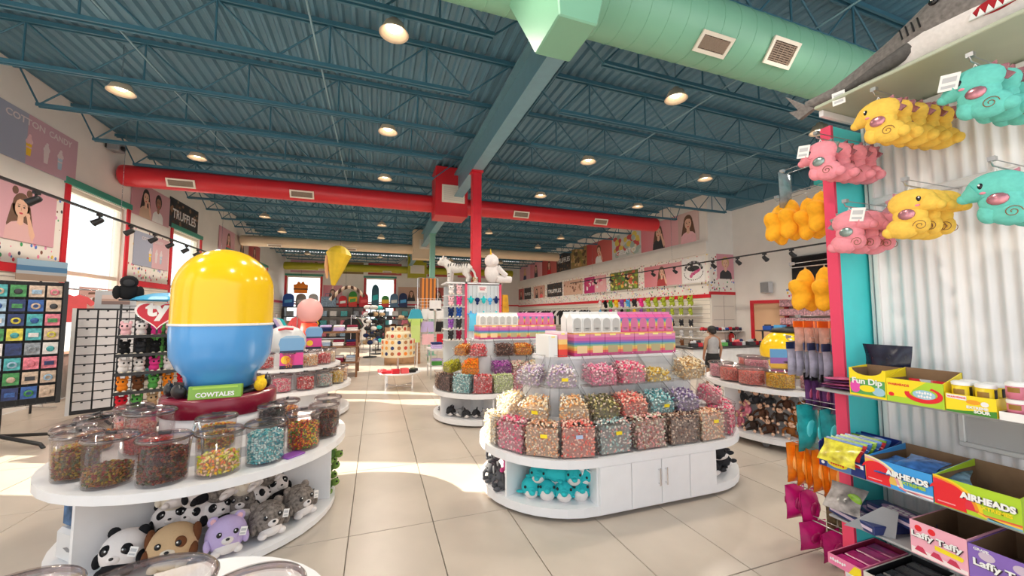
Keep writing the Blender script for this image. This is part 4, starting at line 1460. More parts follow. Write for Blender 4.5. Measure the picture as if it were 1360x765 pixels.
def swing_tag(par, loc, rot=(0, 0, 0), w=.04, h=.055):
    t = obj('swing_tag', B(-w / 2, w / 2, -.0015, .0015, -h, 0), TAG, par, loc, rot=rot)
    obj('tag_print', MB().box(-w * .36, w * .36, -.0022, -.0014, -h * .5, -h * .2).box(-w * .36, w * .36, -.0022, -.0014, -h * .85, -h * .68), K('lgrey'), t)
    return t


def spiral(cx, cz, r, turns, y, a0=0, n=22, flip=1):
    return [(cx + flip * r * (1 - .85 * i / n) * math.cos(a0 + turns * 2 * PI * i / n), y, cz + r * (1 - .85 * i / n) * math.sin(a0 + turns * 2 * PI * i / n)) for i in range(n + 1)]


def seahorse(lab, loc, rz, col, flip, grp, tag=False, scale=1.0, irid=IRID):
    """puffy seahorse plush in profile, snout toward local -x when flip=1; origin at the hanging loop"""
    F = Matrix.Diagonal((flip, 1, 1, 1))
    o = thing('seahorse_plush', lab, 'soft toy', loc, rz, grp, scale=scale)
    P = plush_mat(col)
    part('body', 'sh%d' % flip, lambda: MB().ell((-.005, 0, -.080), (.090, .042, .066), 18, 10, 0, F)
         .tube([(-.055, 0, -.090), (-.082, 0, -.104), (-.095, 0, -.110)], [.046, .032, .024], 12, 0, M=F)
         .ell((-.097, 0, -.111), (.024, .022, .022), 12, 7, 0, F)
         .ell((.004, 0, -.140), (.064, .038, .062), 18, 10, 0, F).ell((.030, 0, -.196), (.066, .036, .054), 18, 10, 0, F)
         .ell((-.030, 0, -.190), (.036, .030, .044), 14, 8, 0, F).ell((.082, 0, -.212), (.030, .026, .028), 12, 8, 0, F), P, o)
    part('crest', 'shc%d' % flip, lambda: MB().prism([(.03, -.028), (.060, -.018), (.060, -.042), (.092, -.050), (.082, -.074), (.104, -.096), (.082, -.112), (.055, -.09)], -.006, .006, 0, 'y', F), irid, o, bev=.003)
    for s in (-1, 1):
        part('fin', 'shf%d%d' % (flip, s), lambda: MB().ell((.004, s * .038, -.140), (.032, .009, .026), 14, 6, 0, F), irid, o)
        part('eye', 'she%d%d' % (flip, s), lambda: MB().ell((-.040, s * .035, -.074), (.010, .006, .014), 10, 6, 0, F), EYEB, o)
        part('eye_glint', 'shg%d%d' % (flip, s), lambda: MB().ell((-.043, s * .0410, -.069), (.0035, .0015, .0045), 8, 5, 0, F), EYEW, o)
        part('cheek', 'shk%d%d' % (flip, s), lambda: MB().ell((-.035, s * .035, -.104), (.011, .004, .006), 10, 5, 0, F), K('pink', .8), o)
        part('stitching', 'sht%d%d' % (flip, s), lambda: MB().tube(spiral(.040, -.200, .026, 1.6, s * .0365, 0, 22, flip), .0016, 5), STITCH, o)
    part('hanging_loop', 'shl', lambda: MB().tube([(.0, 0, 0), (-.012, 0, -.03)], .002, 5).tube([(.0, 0, 0), (.012, 0, -.03)], .002, 5), K('white', .6), o)
    if tag:
        swing_tag(o, (-.06 * flip, -.042, -.02), (0, RAD(12), 0), .062, .072)
    return o


def star_plush(lab, loc, rz, grp, tilt=0.0):
    """soft yellow star, puffy, hanging by a strap from one arm"""
    o = thing('star_plush', lab, 'soft toy', loc, 0.0, grp, rot=(0, tilt, rz))

    def f():
        vs, fs = [], []
        n = 40
        R = []
        for i in range(n):
            a = PI / 2 + 2 * PI * i / n
            k = (math.cos(5 * (a - PI / 2)) + 1) / 2
            R.append((.086 + .046 * k ** 1.1, a))
        rings = [(0.0, .060), (.45, .056), (.75, .044), (.93, .024), (1.0, 0)]
        m = MB()
        for s in (-1, 1):
            vs, fs = [(0, s * .062, -.17)], []
            for q, t in rings[1:]:
                for r, a in R:
                    vs.append((r * q * math.cos(a), s * t, -.17 + r * q * math.sin(a) * 1.22))
            fs += [(0, 1 + i, 1 + (i + 1) % n) for i in range(n)]
            for j in range(len(rings) - 2):
                for i in range(n):
                    fs.append((1 + j * n + i, 1 + j * n + (i + 1) % n, 1 + (j + 1) * n + (i + 1) % n, 1 + (j + 1) * n + i))
            m.add(vs, fs, 0, True)
        return m
    part('body', 'star', f, mat('plush_star', (.90, .42, .012), .85, noise=.08, scale=40, bump=.25), o)
    part('strap', 'starstrap', lambda: MB().tube([(-.01, 0, -.05), (-.004, 0, 0), (.004, 0, 0), (.01, 0, -.05)], .003, 6), mat('strap_tan', (.55, .36, .16), .7), o)
    return o


def tray(name, lab, yl, yr, xf, z0, h, d, front, inner, hb=None, side=None, cat='candy box', grp=None, scallop=0.0):
    """open-topped display carton on the right fixture: front panel toward -x, walls of board, hollow"""
    w = yl - yr
    hb = hb or h
    o = thing(name, lab, cat, (xf, (yl + yr) / 2, z0), -PI / 2, grp)
    t = .004
    if scallop:
        pts = [(-w / 2, 0), (w / 2, 0), (w / 2, h)] + [(w * .42 * math.cos(PI * i / 10), h - scallop * math.sin(PI * i / 10)) for i in range(11)] + [(-w / 2, h)]
        obj('front_panel', MB().prism(pts, 0, t, 0, 'y'), front, o)
    else:
        obj('front_panel', B(-w / 2, w / 2, 0, t, 0, h), front, o)
    m = MB()
    for s in (-1, 1):
        a, b = sorted((s * w / 2, s * (w / 2 - t)))
        pts = [(t, 0), (d, 0), (d, hb), (t, h)]
        m.prism(pts, a, b, 0, 'x')
    obj('side_panels', m, side or front, o)
    obj('back_panel', B(-w / 2, w / 2, d - t, d, 0, hb), inner, o)
    obj('floor_panel', B(-w / 2 + t, w / 2 - t, t, d - t, 0, t), inner, o)
    lm = MB()
    lm.box(-w / 2 + t, -w / 2 + t + .001, t, d - t, t, h - .003).box(w / 2 - t - .001, w / 2 - t, t, d - t, t, h - .003).box(-w / 2 + t, w / 2 - t, t, t + .001, t, (h - scallop) - .003)
    obj('inner_lining', lm, inner, o)
    return o


def shape(par, nm, pts, m, y=-.0012, th=.001):
    return obj(nm, MB().prism(pts, y, y + th, 0, 'y'), m, par)


def oval(cx, cz, rx, rz, n=24, a0=0, a1=2 * PI):
    return [(cx + rx * math.cos(a0 + (a1 - a0) * i / n), cz + rz * math.sin(a0 + (a1 - a0) * i / n)) for i in range(n + (0 if abs(a1 - a0) > 6.2 else 1))]


def scribble(par, cx, cz, w, h, m, y=-.0024, n=7, rot=None):
    """a line of print too small to read: a row of rounded strokes"""
    mb = MB()
    for i in range(n):
        x = cx - w / 2 + w * (i + .5) / n
        mb.prism(oval(x, cz + h * .12 * math.sin(i * 2.3), w / n * .44, h * (.38 + .12 * (i % 2)), 8), y, y + .0006, 0, 'y')
    o = obj('illegible_print', mb, m, par)
    if rot:
        o.rotation_euler = rot
    return o


# ================================================================ RIGHT FIXTURE: CORRUGATED CANDY WALL
XW = 3.0
CORR = mat('corrugated_sheet', (.88, .86, .86), .14, noise=.03, scale=2)
fx = thing('candy_wall_fixture', 'tall candy wall unit at the right with corrugated back, teal post and shelves', 'shelving', (XW, 1.0, 0))
m = MB()
pts, Y0, Y1 = [], -1.6, .5
n = int((Y1 - Y0) / .0068)
for i in range(n + 1):
    y = Y0 + (Y1 - Y0) * i / n
    pts.append((-.009 + .009 * math.cos(2 * PI * (y - Y0) / .056), y))
k = len(pts)
m.add([(a, b, .02) for a, b in pts] + [(a, b, 2.86) for a, b in pts], [(i, i + 1, k + i + 1, k + i) for i in range(k - 1)], 0, True)
m.box(0.0, .06, Y0, .56, .02, 2.86)
obj('corrugated_panel', m, CORR, fx)
obj('panel_edge', MB().box(-.03, .0, .50, .525, .02, 2.86).box(-.022, 0, .535, .552, .02, 2.86), mat('edge_white', (.80, .78, .76), .3), fx, bev=.003)
obj('edge_channel', B(-.020, -.0, .526, .534, .02, 2.86), K('grey', .4), fx)
TEALP = mat('teal_post_paint', (.08, .78, .80), .38, noise=.03)
po = obj('end_post', B(-.278, .36, .566, .62, .02, 2.80), TEALP, fx, bev=.003)
obj('red_edge', B(-.300, -.278, .562, .624, .02, 2.80), mat('coral_edge', (.78, .06, .14), .35), po)
obj('end_cap_face', B(-.28, .36, .621, .632, .02, 2.60), WHITE, fx)
obj('base_deck', B(-.40, .36, -1.6, .56, 0.0, .12), WHITE, fx)
for z in (2.31,):
    obj('slotted_rail', MB().box(-.045, -.020, Y0, .50, z - .022, z + .022).box(-.05, -.045, Y0, .50, z + .012, z + .022), mat('rail_white', (.80, .79, .78), .35), fx, bev=.003)
obj('slotted_rail', B(-.045, -.02, Y0, .50, 2.80, 2.835), mat('rail_white', (.80, .79, .78), .35), fx, bev=.003)
FROST = mat('frosted_shelf', (.46, .50, .38), .3, noise=.08, scale=3)
ts = obj('top_shelf', B(-.50, -.0, -1.6, .53, 2.846, 2.866), FROST, fx, bev=.004)
obj('shelf_bracket', B(-.46, -.02, .505, .53, 2.805, 2.845), WHITE, ts, bev=.004)
WIRE = mat('shelf_wire', (.50, .50, .52), .3, .9)
for z, xf, y1 in ((1.150, -.455, .45), (.715, -.49, .60), (.455, -.52, .60), (.19, -.52, .60)):
    sh = obj('candy_shelf', B(xf, -.02, -1.6, y1 if y1 < .53 else .555, z - .012, z), mat('grey_shelf', (.36, .36, .37), .4), fx, bev=.002)
obj('side_tray', B(-.46, -.31, .44, .63, 1.138, 1.150), mat('grey_shelf', (.36, .36, .37), .4), fx, bev=.002)
el = obj('outlet_frame', MB().box(-.05, -.02, -.07, .19, .90, .925).box(-.05, -.02, -.07, .19, 1.085, 1.11).box(-.05, -.02, .165, .19, .925, 1.085).box(-.05, -.02, -.07, -.045, .925, 1.085), mat('outlet_steel', (.72, .72, .72), .35, .2), fx, bev=.004)
obj('outlet_cover', B(-.032, -.02, -.045, .165, .925, 1.085), mat('outlet_grey', (.52, .52, .52), .35), el)


def hook(par, a, b, drop=0.0):
    """double wire display hook with an upturned tip"""
    a, b = Vector(a), Vector(b)
    d = (b - a).normalized()
    m = MB().tube([a, b, b + d * .015 + Vector((0, 0, .02))], .0035, 6)
    m.tube([a + Vector((0, 0, .035)), b + Vector((0, 0, .03))], .0025, 6)
    m.box(b.x - .012, b.x + .012, b.y - .012, b.y + .012, b.z + .02, b.z + .04)
    return obj('display_hook', m, WIRE, par)


# seahorses: 3 columns, 2 rows, stacked along hooks that stand out from the wall
SEA = [('pink', 1.505, 2.655, 1, [2.50, 2.62, 2.73, 2.82], 'upper left', True), ('yellow', 1.215, 2.76, 1, [2.50, 2.60, 2.70, 2.80, 2.88], 'upper middle', False), ('teal', .865, 2.72, 1, [2.50, 2.62, 2.74], 'upper right', True),
       ('pink', 1.405, 2.215, -1, [2.55, 2.66, 2.77], 'lower left', True), ('yellow', 1.125, 2.245, -1, [2.52, 2.60, 2.68], 'lower middle', False), ('teal', .845, 2.245, 1, [2.55, 2.68], 'lower right', False)]
SHC = {'pink': mat('plush_rose', (.86, .30, .36), .85, noise=.08, scale=50, bump=.3), 'yellow': mat('plush_sun', (.92, .58, .09), .85, noise=.08, scale=50, bump=.3), 'teal': mat('plush_seafoam', (.15, .60, .52), .85, noise=.08, scale=50, bump=.3)}
IRG = mat('iridescent_green', (.28, .36, .34), .25, .6, noise=.35, scale=14)
ordn = ['front one', 'second one', 'third one', 'fourth one', 'fifth one']
for col, y, z, fl, xs, where, tg_ in SEA:
    hook(fx, (-.03, y - 1.0, z + .0), (xs[0] - XW - .03, y - 1.0, z))
    for i, x in enumerate(xs):
        seahorse('%s seahorse plush on the %s hook, %s' % (col if col != 'teal' else 'mint teal', where, ordn[i]), (x, y - .012 * i, z - .005), -PI / 2 + RAD([6, -4, 5, -6, 3][i]), SHC[col], fl, '%s seahorse plush on the %s hook' % (col, where), tag=(tg_ and i == 0), scale=1.04, irid=IRG if (col == 'pink' and i == 0) else IRID)

# shark plush lying on the top shelf
sk = thing('shark_plush', 'large grey and white shark plush with open red mouth on the top shelf', 'soft toy', (2.74, 1.0, 2.870))
GREYP = mat('plush_shark_grey', (.20, .18, .17), .9, noise=.25, scale=50, bump=.3)
WHP = mat('plush_white', (.82, .76, .74), .9, noise=.06, scale=50, bump=.25)
spn = [(-.10, .66, .055), (-.06, .52, .06), (-.03, .38, .085), (0, .22, .12), (0, .05, .155), (0, -.12, .17), (0, -.28, .16)]
obj('grey_back', MB().tube([(a, b, c + .04) for a, b, c in spn] + [(0, -.40, .23), (0, -.47, .25)], [.028, .045, .078, .12, .165, .185, .165, .11, .04], 16), GREYP, sk)
obj('white_belly', MB().tube([(a - .030, b, c * .80) for a, b, c in spn[2:]] + [(-.03, -.36, .10)], [.055, .095, .132, .142, .122, .055], 16), WHP, sk)
obj('tail_fin', MB().prism([(.60, .05), (.70, .02), (.76, .10), (.70, .085), (.78, .22), (.66, .10)], -.12, -.09, 0, 'x'), GREYP, sk, bev=.01)
obj('pectoral_fin', MB().tube([(-.11, .13, .12), (-.17, .24, .07), (-.185, .40, .035)], [.045, .032, .010], 10), mat('plush_shark_dark', (.11, .10, .095), .9, noise=.2, scale=50, bump=.3), sk)
obj('dorsal_fin', MB().prism([(.10, .24), (.30, .27), (.26, .22), (.24, .16)], -.02, .02, 0, 'x'), GREYP, sk, bev=.008)
gl = MB()
for i in range(4):
    yy = .07 + .028 * i
    gl.tube([(-.150 + .010 * i, yy + .01, .250), (-.163 + .010 * i, yy, .215), (-.166 + .010 * i, yy - .006, .185)], .004, 5)
obj('gill_stitches', gl, BLK, sk)
ey = obj('eye', MB().ell((-.158, .012, .285), (.012, .020, .019), 12, 8), EYEB, sk)
obj('eye_glint', MB().ell((-.169, .015, .291), (.003, .005, .005), 8, 5), EYEW, ey)
mo = obj('mouth', MB().ell((-.135, -.175, .118), (.045, .095, .040), 16, 8), mat('felt_red', (.42, .01, .02), .85), sk)
te = MB()
for i in range(6):
    yy = -.105 - .026 * i
    te.add([(-.178, yy, .085), (-.178, yy - .026, .085), (-.182, yy - .013, .118), (-.17, yy, .083), (-.17, yy - .026, .083), (-.172, yy - .013, .112)], [(0, 1, 2), (5, 4, 3), (0, 2, 5, 3), (1, 4, 5, 2), (0, 3, 4, 1)])
obj('tooth_row', te, EYEW, mo)
swing_tag(sk, (-.235, .40, .02), (RAD(4), 0, -PI / 2 + .2), .06, .075)
bx = thing('blue_box', 'plain blue carton behind the shark on the top shelf', 'carton', (2.90, .62, 2.868))
obj('carton', B(-.06, .06, -.30, .06, 0, .42), K('sky', .4), bx, bev=.004)
# transparent bag and little teal pack hanging at the shelf end
hook(fx, (-.20, .632, 2.62), (-.20, .95, 2.62))
hang_bag('clear_packet', 'silvery clear packet hanging below the shark tail', (2.78, 1.92, 2.62), .1, .16, .26, .05, mat('silver_film', (.32, .36, .40), .18, .4, noise=.4, scale=12), None, cat='packet')
hang_bag('teal_packet', 'small teal packet with red edge hanging above the pink seahorses', (2.82, 1.72, 2.62), .0, .11, .13, .03, K('teal', .4), None, header=K('white'), hh=.02, cat='packet')

# ---- end cap: hooks toward the shop, goods one behind the other
hook(fx, (-.20, .632, 2.44), (-.20, 1.00, 2.44))
hook(fx, (-.19, .632, 1.93), (-.19, .92, 1.93))
for i, (y, lab, dz) in enumerate(((1.98, 'yellow star plush on the upper hook, farthest left', -.02), (1.90, 'yellow star plush on the upper hook, second from the left', 0), (1.79, 'yellow star plush on the upper hook, third from the left', -.02), (1.70, 'yellow star plush on the upper hook, beside the red edge', 0))):
    star_plush(lab, (2.80, y, 2.435 + dz), RAD([2, 12, -4, 10][i]), 'star plush on the upper hook', RAD([10, 3, -8, 5][i]))
for i, (y, lab) in enumerate(((1.83, 'yellow star plush on the lower hook, left'), (1.71, 'yellow star plush on the lower hook, right'))):
    star_plush(lab, (2.81, y, 1.925), RAD([-6, 8][i]), 'star plush on the lower hook', RAD([4, -5][i]))
ORW = mat('pale_candy_film', (.78, .50, .42), .3, noise=.35, scale=18)
NVW = mat('silver_candy_film', (.46, .44, .54), .3, noise=.3, scale=18)
DKW = mat('dark_candy_film', (.13, .05, .16), .3, noise=.6, scale=14)
TLF = mat('teal_candy_film', (.02, .34, .36), .3, noise=.4, scale=14)
ORF = mat('orange_candy_film', (.82, .22, .01), .3, noise=.3, scale=14)
PTF = mat('patterned_candy_film', (.20, .15, .08), .35, noise=.7, scale=26)
MGF = mat('magenta_candy_film', (.50, .01, .16), .25, noise=.3, scale=12)
posn = ['nearest the shop', 'second out', 'third out', 'fourth out', 'fifth out', 'sixth out', 'seventh out', 'next to the end cap']


def bagrow(n, z, y0, y1, x, w, h, t, film, header, what, rz=.35, win=None, hh=.045):
    hook(fx, (x - XW, .632, z), (x - XW, y0 - 1.0 + .03, z))
    for i in range(n):
        y = y0 + (y1 - y0) * i / max(1, n - 1)
        hang_bag('candy_bag', '%s on the end cap, %s' % (what, posn[i] if i < n - 1 else posn[-1]), (x, y, z - .004), .02 + rz * .12 + .10 * ((i * 7) % 5 - 2), w, h, t, film, what + ' row on the end cap', header, hh=hh, window=win)


bagrow(5, 1.555, 1.90, 1.70, 2.86, .17, .17, .035, ORW, mat('orange_card', (.86, .16, .01), .4), 'pale candy bag with orange header', .9, hh=.04)
bagrow(7, 1.405, 1.96, 1.68, 2.84, .12, .19, .03, NVW, mat('navy_card', (.02, .035, .12), .4), 'silver candy bag with navy header', .7)
bagrow(6, 1.20, 1.86, 1.69, 2.86, .13, .20, .03, DKW, K('black', .4), 'dark purple candy bag', .6, win=mat('pink_flash', (.6, .12, .25), .4))
bagrow(2, .985, 1.86, 1.73, 2.80, .18, .31, .09, TLF, None, 'teal candy bag with dolphin shape', .5, win=K('aqua', .4))
bagrow(6, .70, 1.97, 1.70, 2.80, .115, .27, .06, ORF, None, 'orange candy bag', .6, win=mat('orange_light', (.9, .45, .12), .4))
bagrow(3, .40, 1.80, 1.68, 2.90, .10, .28, .04, PTF, None, 'dark patterned candy bag', .5)
bagrow(2, .40, 1.99, 1.90, 2.83, .17, .23, .10, MGF, None, 'magenta candy bag on the low hook', .5, win=mat('magenta_dark', (.32, .005, .09), .3))
bagrow(2, .215, 1.86, 1.74, 2.80, .22, .18, .10, MGF, None, 'magenta candy bag near the floor', .2, win=mat('magenta_dark', (.32, .005, .09), .3))

# ---- shelf at eye height: sour sweets
YEL, LIM, REDP = mat('box_yellow', (.92, .72, .02), .35), mat('box_lime', (.42, .66, .04), .35), mat('box_red', (.78, .02, .03), .35)
BROWNC = mat('kraft_board', (.24, .14, .075), .75, noise=.12, scale=14)
WHT, PKP, NVY = mat('print_white', (.88, .87, .86), .4), mat('box_pink', (.88, .42, .52), .35), mat('box_navy', (.012, .03, .20), .35)
b = tray('candy_box', 'yellow Fun Dip box with scalloped front', 1.437, 1.272, 2.52, 1.151, .150, .16, YEL, BROWNC, hb=.16, scallop=.035)
shape(b, 'printed_field', [(-.078, .012), (.078, .012), (.078, .092), (-.078, .092)], mat('box_grass', (.10, .36, .10), .4))
shape(b, 'printed_splash', oval(-.055, .05, .024, .034), mat('print_magenta2', (.75, .08, .42), .4), -.0018)
shape(b, 'printed_splash', oval(.05, .035, .028, .022), mat('print_sky', (.35, .58, .72), .4), -.0018)
shape(b, 'printed_splash', oval(.0, .045, .035, .018), YEL, -.0022)
text('Fun Dip', .135, WHT, b, (.0, -.0022, .078), bold=.03, ext=.01)
b = tray('candy_box', 'green and yellow open sour candy box with red swoosh', 1.270, 1.055, 2.52, 1.151, .118, .17, LIM, BROWNC, hb=.165, side=YEL)
shape(b, 'printed_half', [(-.107, .03), (-.03, .03), (.0, .075), (.05, .118), (-.107, .118)], YEL)
shape(b, 'printed_swoosh', oval(.035, .055, .070, .040, 20, PI * .95, PI * 2.35) + oval(.035, .060, .052, .026, 20, PI * 2.35, PI * .95), REDP, -.0018)
shape(b, 'printed_badge', oval(.038, .056, .042, .022), mat('print_sky', (.35, .58, .72), .4), -.0022)
shape(b, 'printed_badge', oval(-.088, .038, .011, .010), REDP, -.0022)
scribble(b, .038, .064, .060, .014, WHT, -.003, 6)
scribble(b, .040, .047, .052, .014, WHT, -.003, 5)
text('WARHEADS', .085, REDP, b, (-.058, -.0022, .090), bold=.03, ext=.02)
for i, (x, c) in enumerate(((-.05, 'red'), (.0, 'lgrey'), (.05, 'red'))):
    q = thing('candy_packet', ['red sour packet at the left in the green box', 'grey sour packet in the middle of the green box', 'red sour packet at the right in the green box'][i], 'packet', (2.60, 1.1625 - x, 1.160), -PI / 2 + .1 * i, 'packets in the green sour box')
    q.rotation_euler = (RAD(-30), 0, -PI / 2 + .1 * i)
    obj('pouch', pillow(.06, .10, .02), K(c, .3), q, (0, 0, .12))
b = tray('candy_box', 'yellow EXTREME SOUR box holding yellow canisters', 1.050, .893, 2.52, 1.151, .082, .17, YEL, BROWNC)
shape(b, 'printed_grass', [(-.078, 0), (.078, 0), (.078, .028), (.03, .02), (-.02, .012), (-.078, .008)], mat('box_grass2', (.06, .26, .03), .4))
shape(b, 'printed_badge', [(-.074, .062), (-.01, .058), (-.01, .078), (-.074, .080)], WHT, -.0018)
shape(b, 'printed_badge', oval(.045, .052, .012, .011), WHT, -.0018)
shape(b, 'printed_badge', oval(.01, .055, .022, .010), mat('print_orange', (.85, .35, .02), .4), -.0018)
text('WARHEADS', .060, REDP, b, (-.042, -.0024, .069), bold=.03, ext=.02)
text('EXTREME', .066, WHT, b, (.022, -.0024, .032), bold=.05, ext=.02)
text('SOUR', .050, WHT, b, (.036, -.0024, .016), bold=.05, ext=.02)
cg = 'canisters on the sour sweets shelf'


def canister(lab, y, x, z, m, r=.030, h=.12):
    o = thing('candy_canister', lab, 'canister', (x, y, z), -PI / 2, cg)
    part('canister_body', 'can%.3f' % h, lambda: MB().lathe([(0, 0), (r, 0), (r, h), (r - .002, h), (0, h)], 18), m, o)
    part('canister_lid', 'canl%.3f' % h, lambda: MB().lathe([(r + .001, h - .008), (r + .002, h + .004), (r - .006, h + .010), (0, h + .010)], 18), WHT, o)
    part('printed_badge', 'canb%.3f' % h, lambda: MB().lathe([(r + .0006, h * .45), (r + .0006, h * .8)], 8, a0=-PI / 2 - .6, a1=-PI / 2 + .6), mat('print_brown', (.30, .16, .02), .5), o)
    part('printed_side', 'cans%.3f' % h, lambda: MB().lathe([(r + .0006, h * .2), (r + .0006, h * .9)], 4, a0=-.45, a1=0.1), K('black'), o)


for i in range(2):
    for j in range(2):
        canister('yellow sour canister, %s of the %s row in its box' % (['left', 'right'][i], ['front', 'rear'][j]), 1.010 - .075 * i, 2.562 + .065 * j, 1.156, mat('can_yellow', (.86, .62, .01), .35), .032, .125)
for i, (mm, nm) in enumerate(((mat('can_pink', (.70, .20, .30), .35), 'pink'), (mat('can_green', (.28, .52, .06), .35), 'green'))):
    for k in range(2):
        canister('%s sour canister, %s of two in its pile at the right edge' % (nm, ['lower', 'upper'][k]), .845 - .07 * i, 2.555, 1.172 + .072 * k, mm, .030, .06)
b = tray('candy_box', 'white and green tray under the pink and green canisters', .885, .735, 2.515, 1.151, .035, .12, WHT, BROWNC)
shape(b, 'printed_half', [(0.0, .0), (.075, 0), (.075, .035), (.02, .035)], LIM)
q = thing('candy_packet', 'dark navy bag standing behind the Fun Dip box', 'packet', (2.80, 1.40, 1.42), -PI / 2)
obj('pouch', pillow(.23, .26, .05), mat('navy_film', (.012, .014, .035), .2, noise=.5, scale=16), q)
for i in range(4):
    q = thing('candy_packet', 'flat purple and black candy packet, %s of the pile left of the Fun Dip box' % ['lowest', 'second', 'third', 'topmost'][i], 'packet', (2.62 + .008 * i, 1.535, 1.152 + .017 * i), .1 + .2 * i, 'packets left of the Fun Dip box')
    obj('pouch', pillow(.09, .20, .016), [DKW, mat('pink_film', (.55, .12, .26), .3, noise=.6, scale=20)][i % 2], q, (0, .09, .009), rot=(-PI / 2, 0, 0))

# ---- big boxes on the next shelf
SKYB, GRNB = mat('box_sky', (.05, .34, .78), .35), mat('box_leaf', (.44, .66, .03), .35)
PUFF = mat('letter_white', (.90, .90, .88), .35)
LETS = mat('letter_shadow', (.04, .02, .03), .5)


def puffy(s, w, par, loc, m=PUFF, bold=.055, shadow=True, **k):
    if shadow:
        text(s, w * 1.03, LETS, par, (loc[0] + .002, loc[1] + .0012, loc[2] - .002), bold=bold + .05, ext=.004, **k)
    return text(s, w, m, par, loc, bold=bold, ext=.02, **k)


b = tray('candy_box', 'navy blue open box of bright candy packets nearest the end post', 1.594, 1.372, 2.49, .716, .075, .34, NVY, NVY, hb=.165)
shape(b, 'printed_window', [(-.075, .0), (.045, .0), (.05, .06), (-.07, .07)], mat('print_bluegrey', (.10, .22, .50), .4))
shape(b, 'printed_burst', oval(-.02, .03, .05, .02), YEL, -.0018)
scribble(b, -.02, .031, .07, .016, REDP, -.0026, 6)
shape(b, 'printed_badge', [(.05, .05), (.105, .045), (.105, .065), (.05, .068)], WHT)
shape(b, 'printed_badge', oval(-.095, .02, .009, .009), WHT)
obj('end_flap', MB().prism([(0, 0), (.0, .13), (.03, .145), (.10, .145), (.34, .165), (.34, 0)], -.115, -.111, 0, 'x'), NVY, b)
bp = [mat('film_red', (.72, .04, .05), .22, noise=.5, scale=22), mat('film_yel', (.80, .62, .05), .22, noise=.5, scale=22), mat('film_blue', (.04, .14, .42), .22, noise=.5, scale=22), mat('film_green', (.22, .40, .04), .22, noise=.5, scale=22)]
for i in range(7):
    q = thing('candy_packet', '%s candy packet, %s in the navy box' % (['yellow', 'red', 'blue', 'green', 'blue', 'red', 'blue'][i], ['front', 'second', 'third', 'fourth', 'fifth', 'sixth', 'rear'][i]), 'packet', (2.515 + .042 * i, 1.486, .742), -PI / 2, 'packets in the navy box')
    obj('pouch', pillow(.19, .13, .03), [bp[1], bp[0], bp[2], bp[3], bp[2], bp[0], bp[2]][i], q, (0, 0, .130), rot=(RAD(-35), 0, 0))
    obj('crimped_edge', B(-.09, .09, -.002, .002, .0, .012), bp[3 if i % 2 else 2], q, (0, .008, .128), rot=(RAD(-35), 0, 0))


def airheads(lab, yl, yr, z0, h, base, w2):
    b = tray('candy_box', lab, yl, yr, 2.49, z0, h, .36, base, BROWNC, hb=h + .03)
    w = yl - yr
    rb = [(.86, .62, .02), (.86, .30, .02), (.75, .03, .06)] if w2 else [(.85, .80, .45), (.80, .35, .40), (.80, .50, .10)]
    for i, c in enumerate(rb):
        shape(b, 'printed_arc', oval(-w / 2, .02, .155 - .012 * i, .115 - .008 * i, 16, 0, PI / 2) + [(-w / 2, .02)], mat('arc%s%d' % (w2, i), c, .4), -.0013 - .0003 * i)
    shape(b, 'printed_balloon', [(-w / 2 + .002, .004), (-w / 2 + .105, .004)] + oval(-w / 2 + .045, .060, .060, .052, 18, -.4, PI * .95) + [(-w / 2 + .002, .08)], REDP, -.0024)
    for i, c in enumerate(((.75, .12, .05), (.90, .55, .05), (.20, .45, .62)) if w2 else ((.80, .78, .80), (.75, .20, .25), (.86, .84, .86))):
        shape(b, 'printed_ribbon', [(-.02 + .03 * i, .034 - .010 * i), (.03, .020 - .005 * i), (w / 2, .026 - .008 * i), (w / 2, .018 - .008 * i), (.03, .012 - .005 * i), (-.025 + .03 * i, .026 - .01 * i)], mat('ribbon%s%d' % (w2, i), c, .4), -.0018 - .0002 * i)
    puffy('AIRHEADS', w * .62, b, (w * .14, -.004, h * .60), height=.030)
    text('XTREMES', w * .34, YEL if w2 else LIM, b, (w * .24, -.004, h * .38), bold=.04, ext=.02)
    shape(b, 'printed_line', [(-w / 2 + .012, .018), (-w / 2 + .07, .018), (-w / 2 + .07, .023), (-w / 2 + .012, .023)], mat('print_rosy', (.85, .35, .38), .4), -.0030)
    return b


airheads('sky blue AIRHEADS box with packets piled on top', 1.368, 1.104, .716, .125, SKYB, 0)
airheads('lime green AIRHEADS box standing open at the right', 1.100, .838, .716, .130, GRNB, 1)
for i in range(5):
    q = thing('candy_packet', 'blue silver candy packet, %s of the pile on the sky blue box' % ['lowest left', 'lowest right', 'middle left', 'middle right', 'topmost'][i], 'packet', ([2.68, 2.72, 2.70, 2.78, 2.73][i], [1.29, 1.17, 1.27, 1.16, 1.21][i], [.80, .80, .826, .826, .852][i]), -PI / 2 + [.2, -.3, -.1, .35, .1][i], 'packets on the sky blue box')
    obj('pouch', pillow(.15, .20, .028), mat('film_silverblue', (.16, .30, .44), .2, .2, noise=.6, scale=20) if i % 2 else bp[2], q, (0, .0, .0), rot=(RAD(-84), 0, 0))
for i in range(3):
    q = thing('candy_bar', 'green candy bar lying inside the lime green box, %s' % ['front', 'middle', 'rear'][i], 'packet', (2.56 + .09 * i, .97, .724), -PI / 2 + .15 * i, 'bars in the lime green box')
    obj('wrapper', B(-.10, .10, -.03, .03, 0, .02), mat('film_dgreen', (.08, .20, .05), .3, noise=.4, scale=20), q, bev=.005)

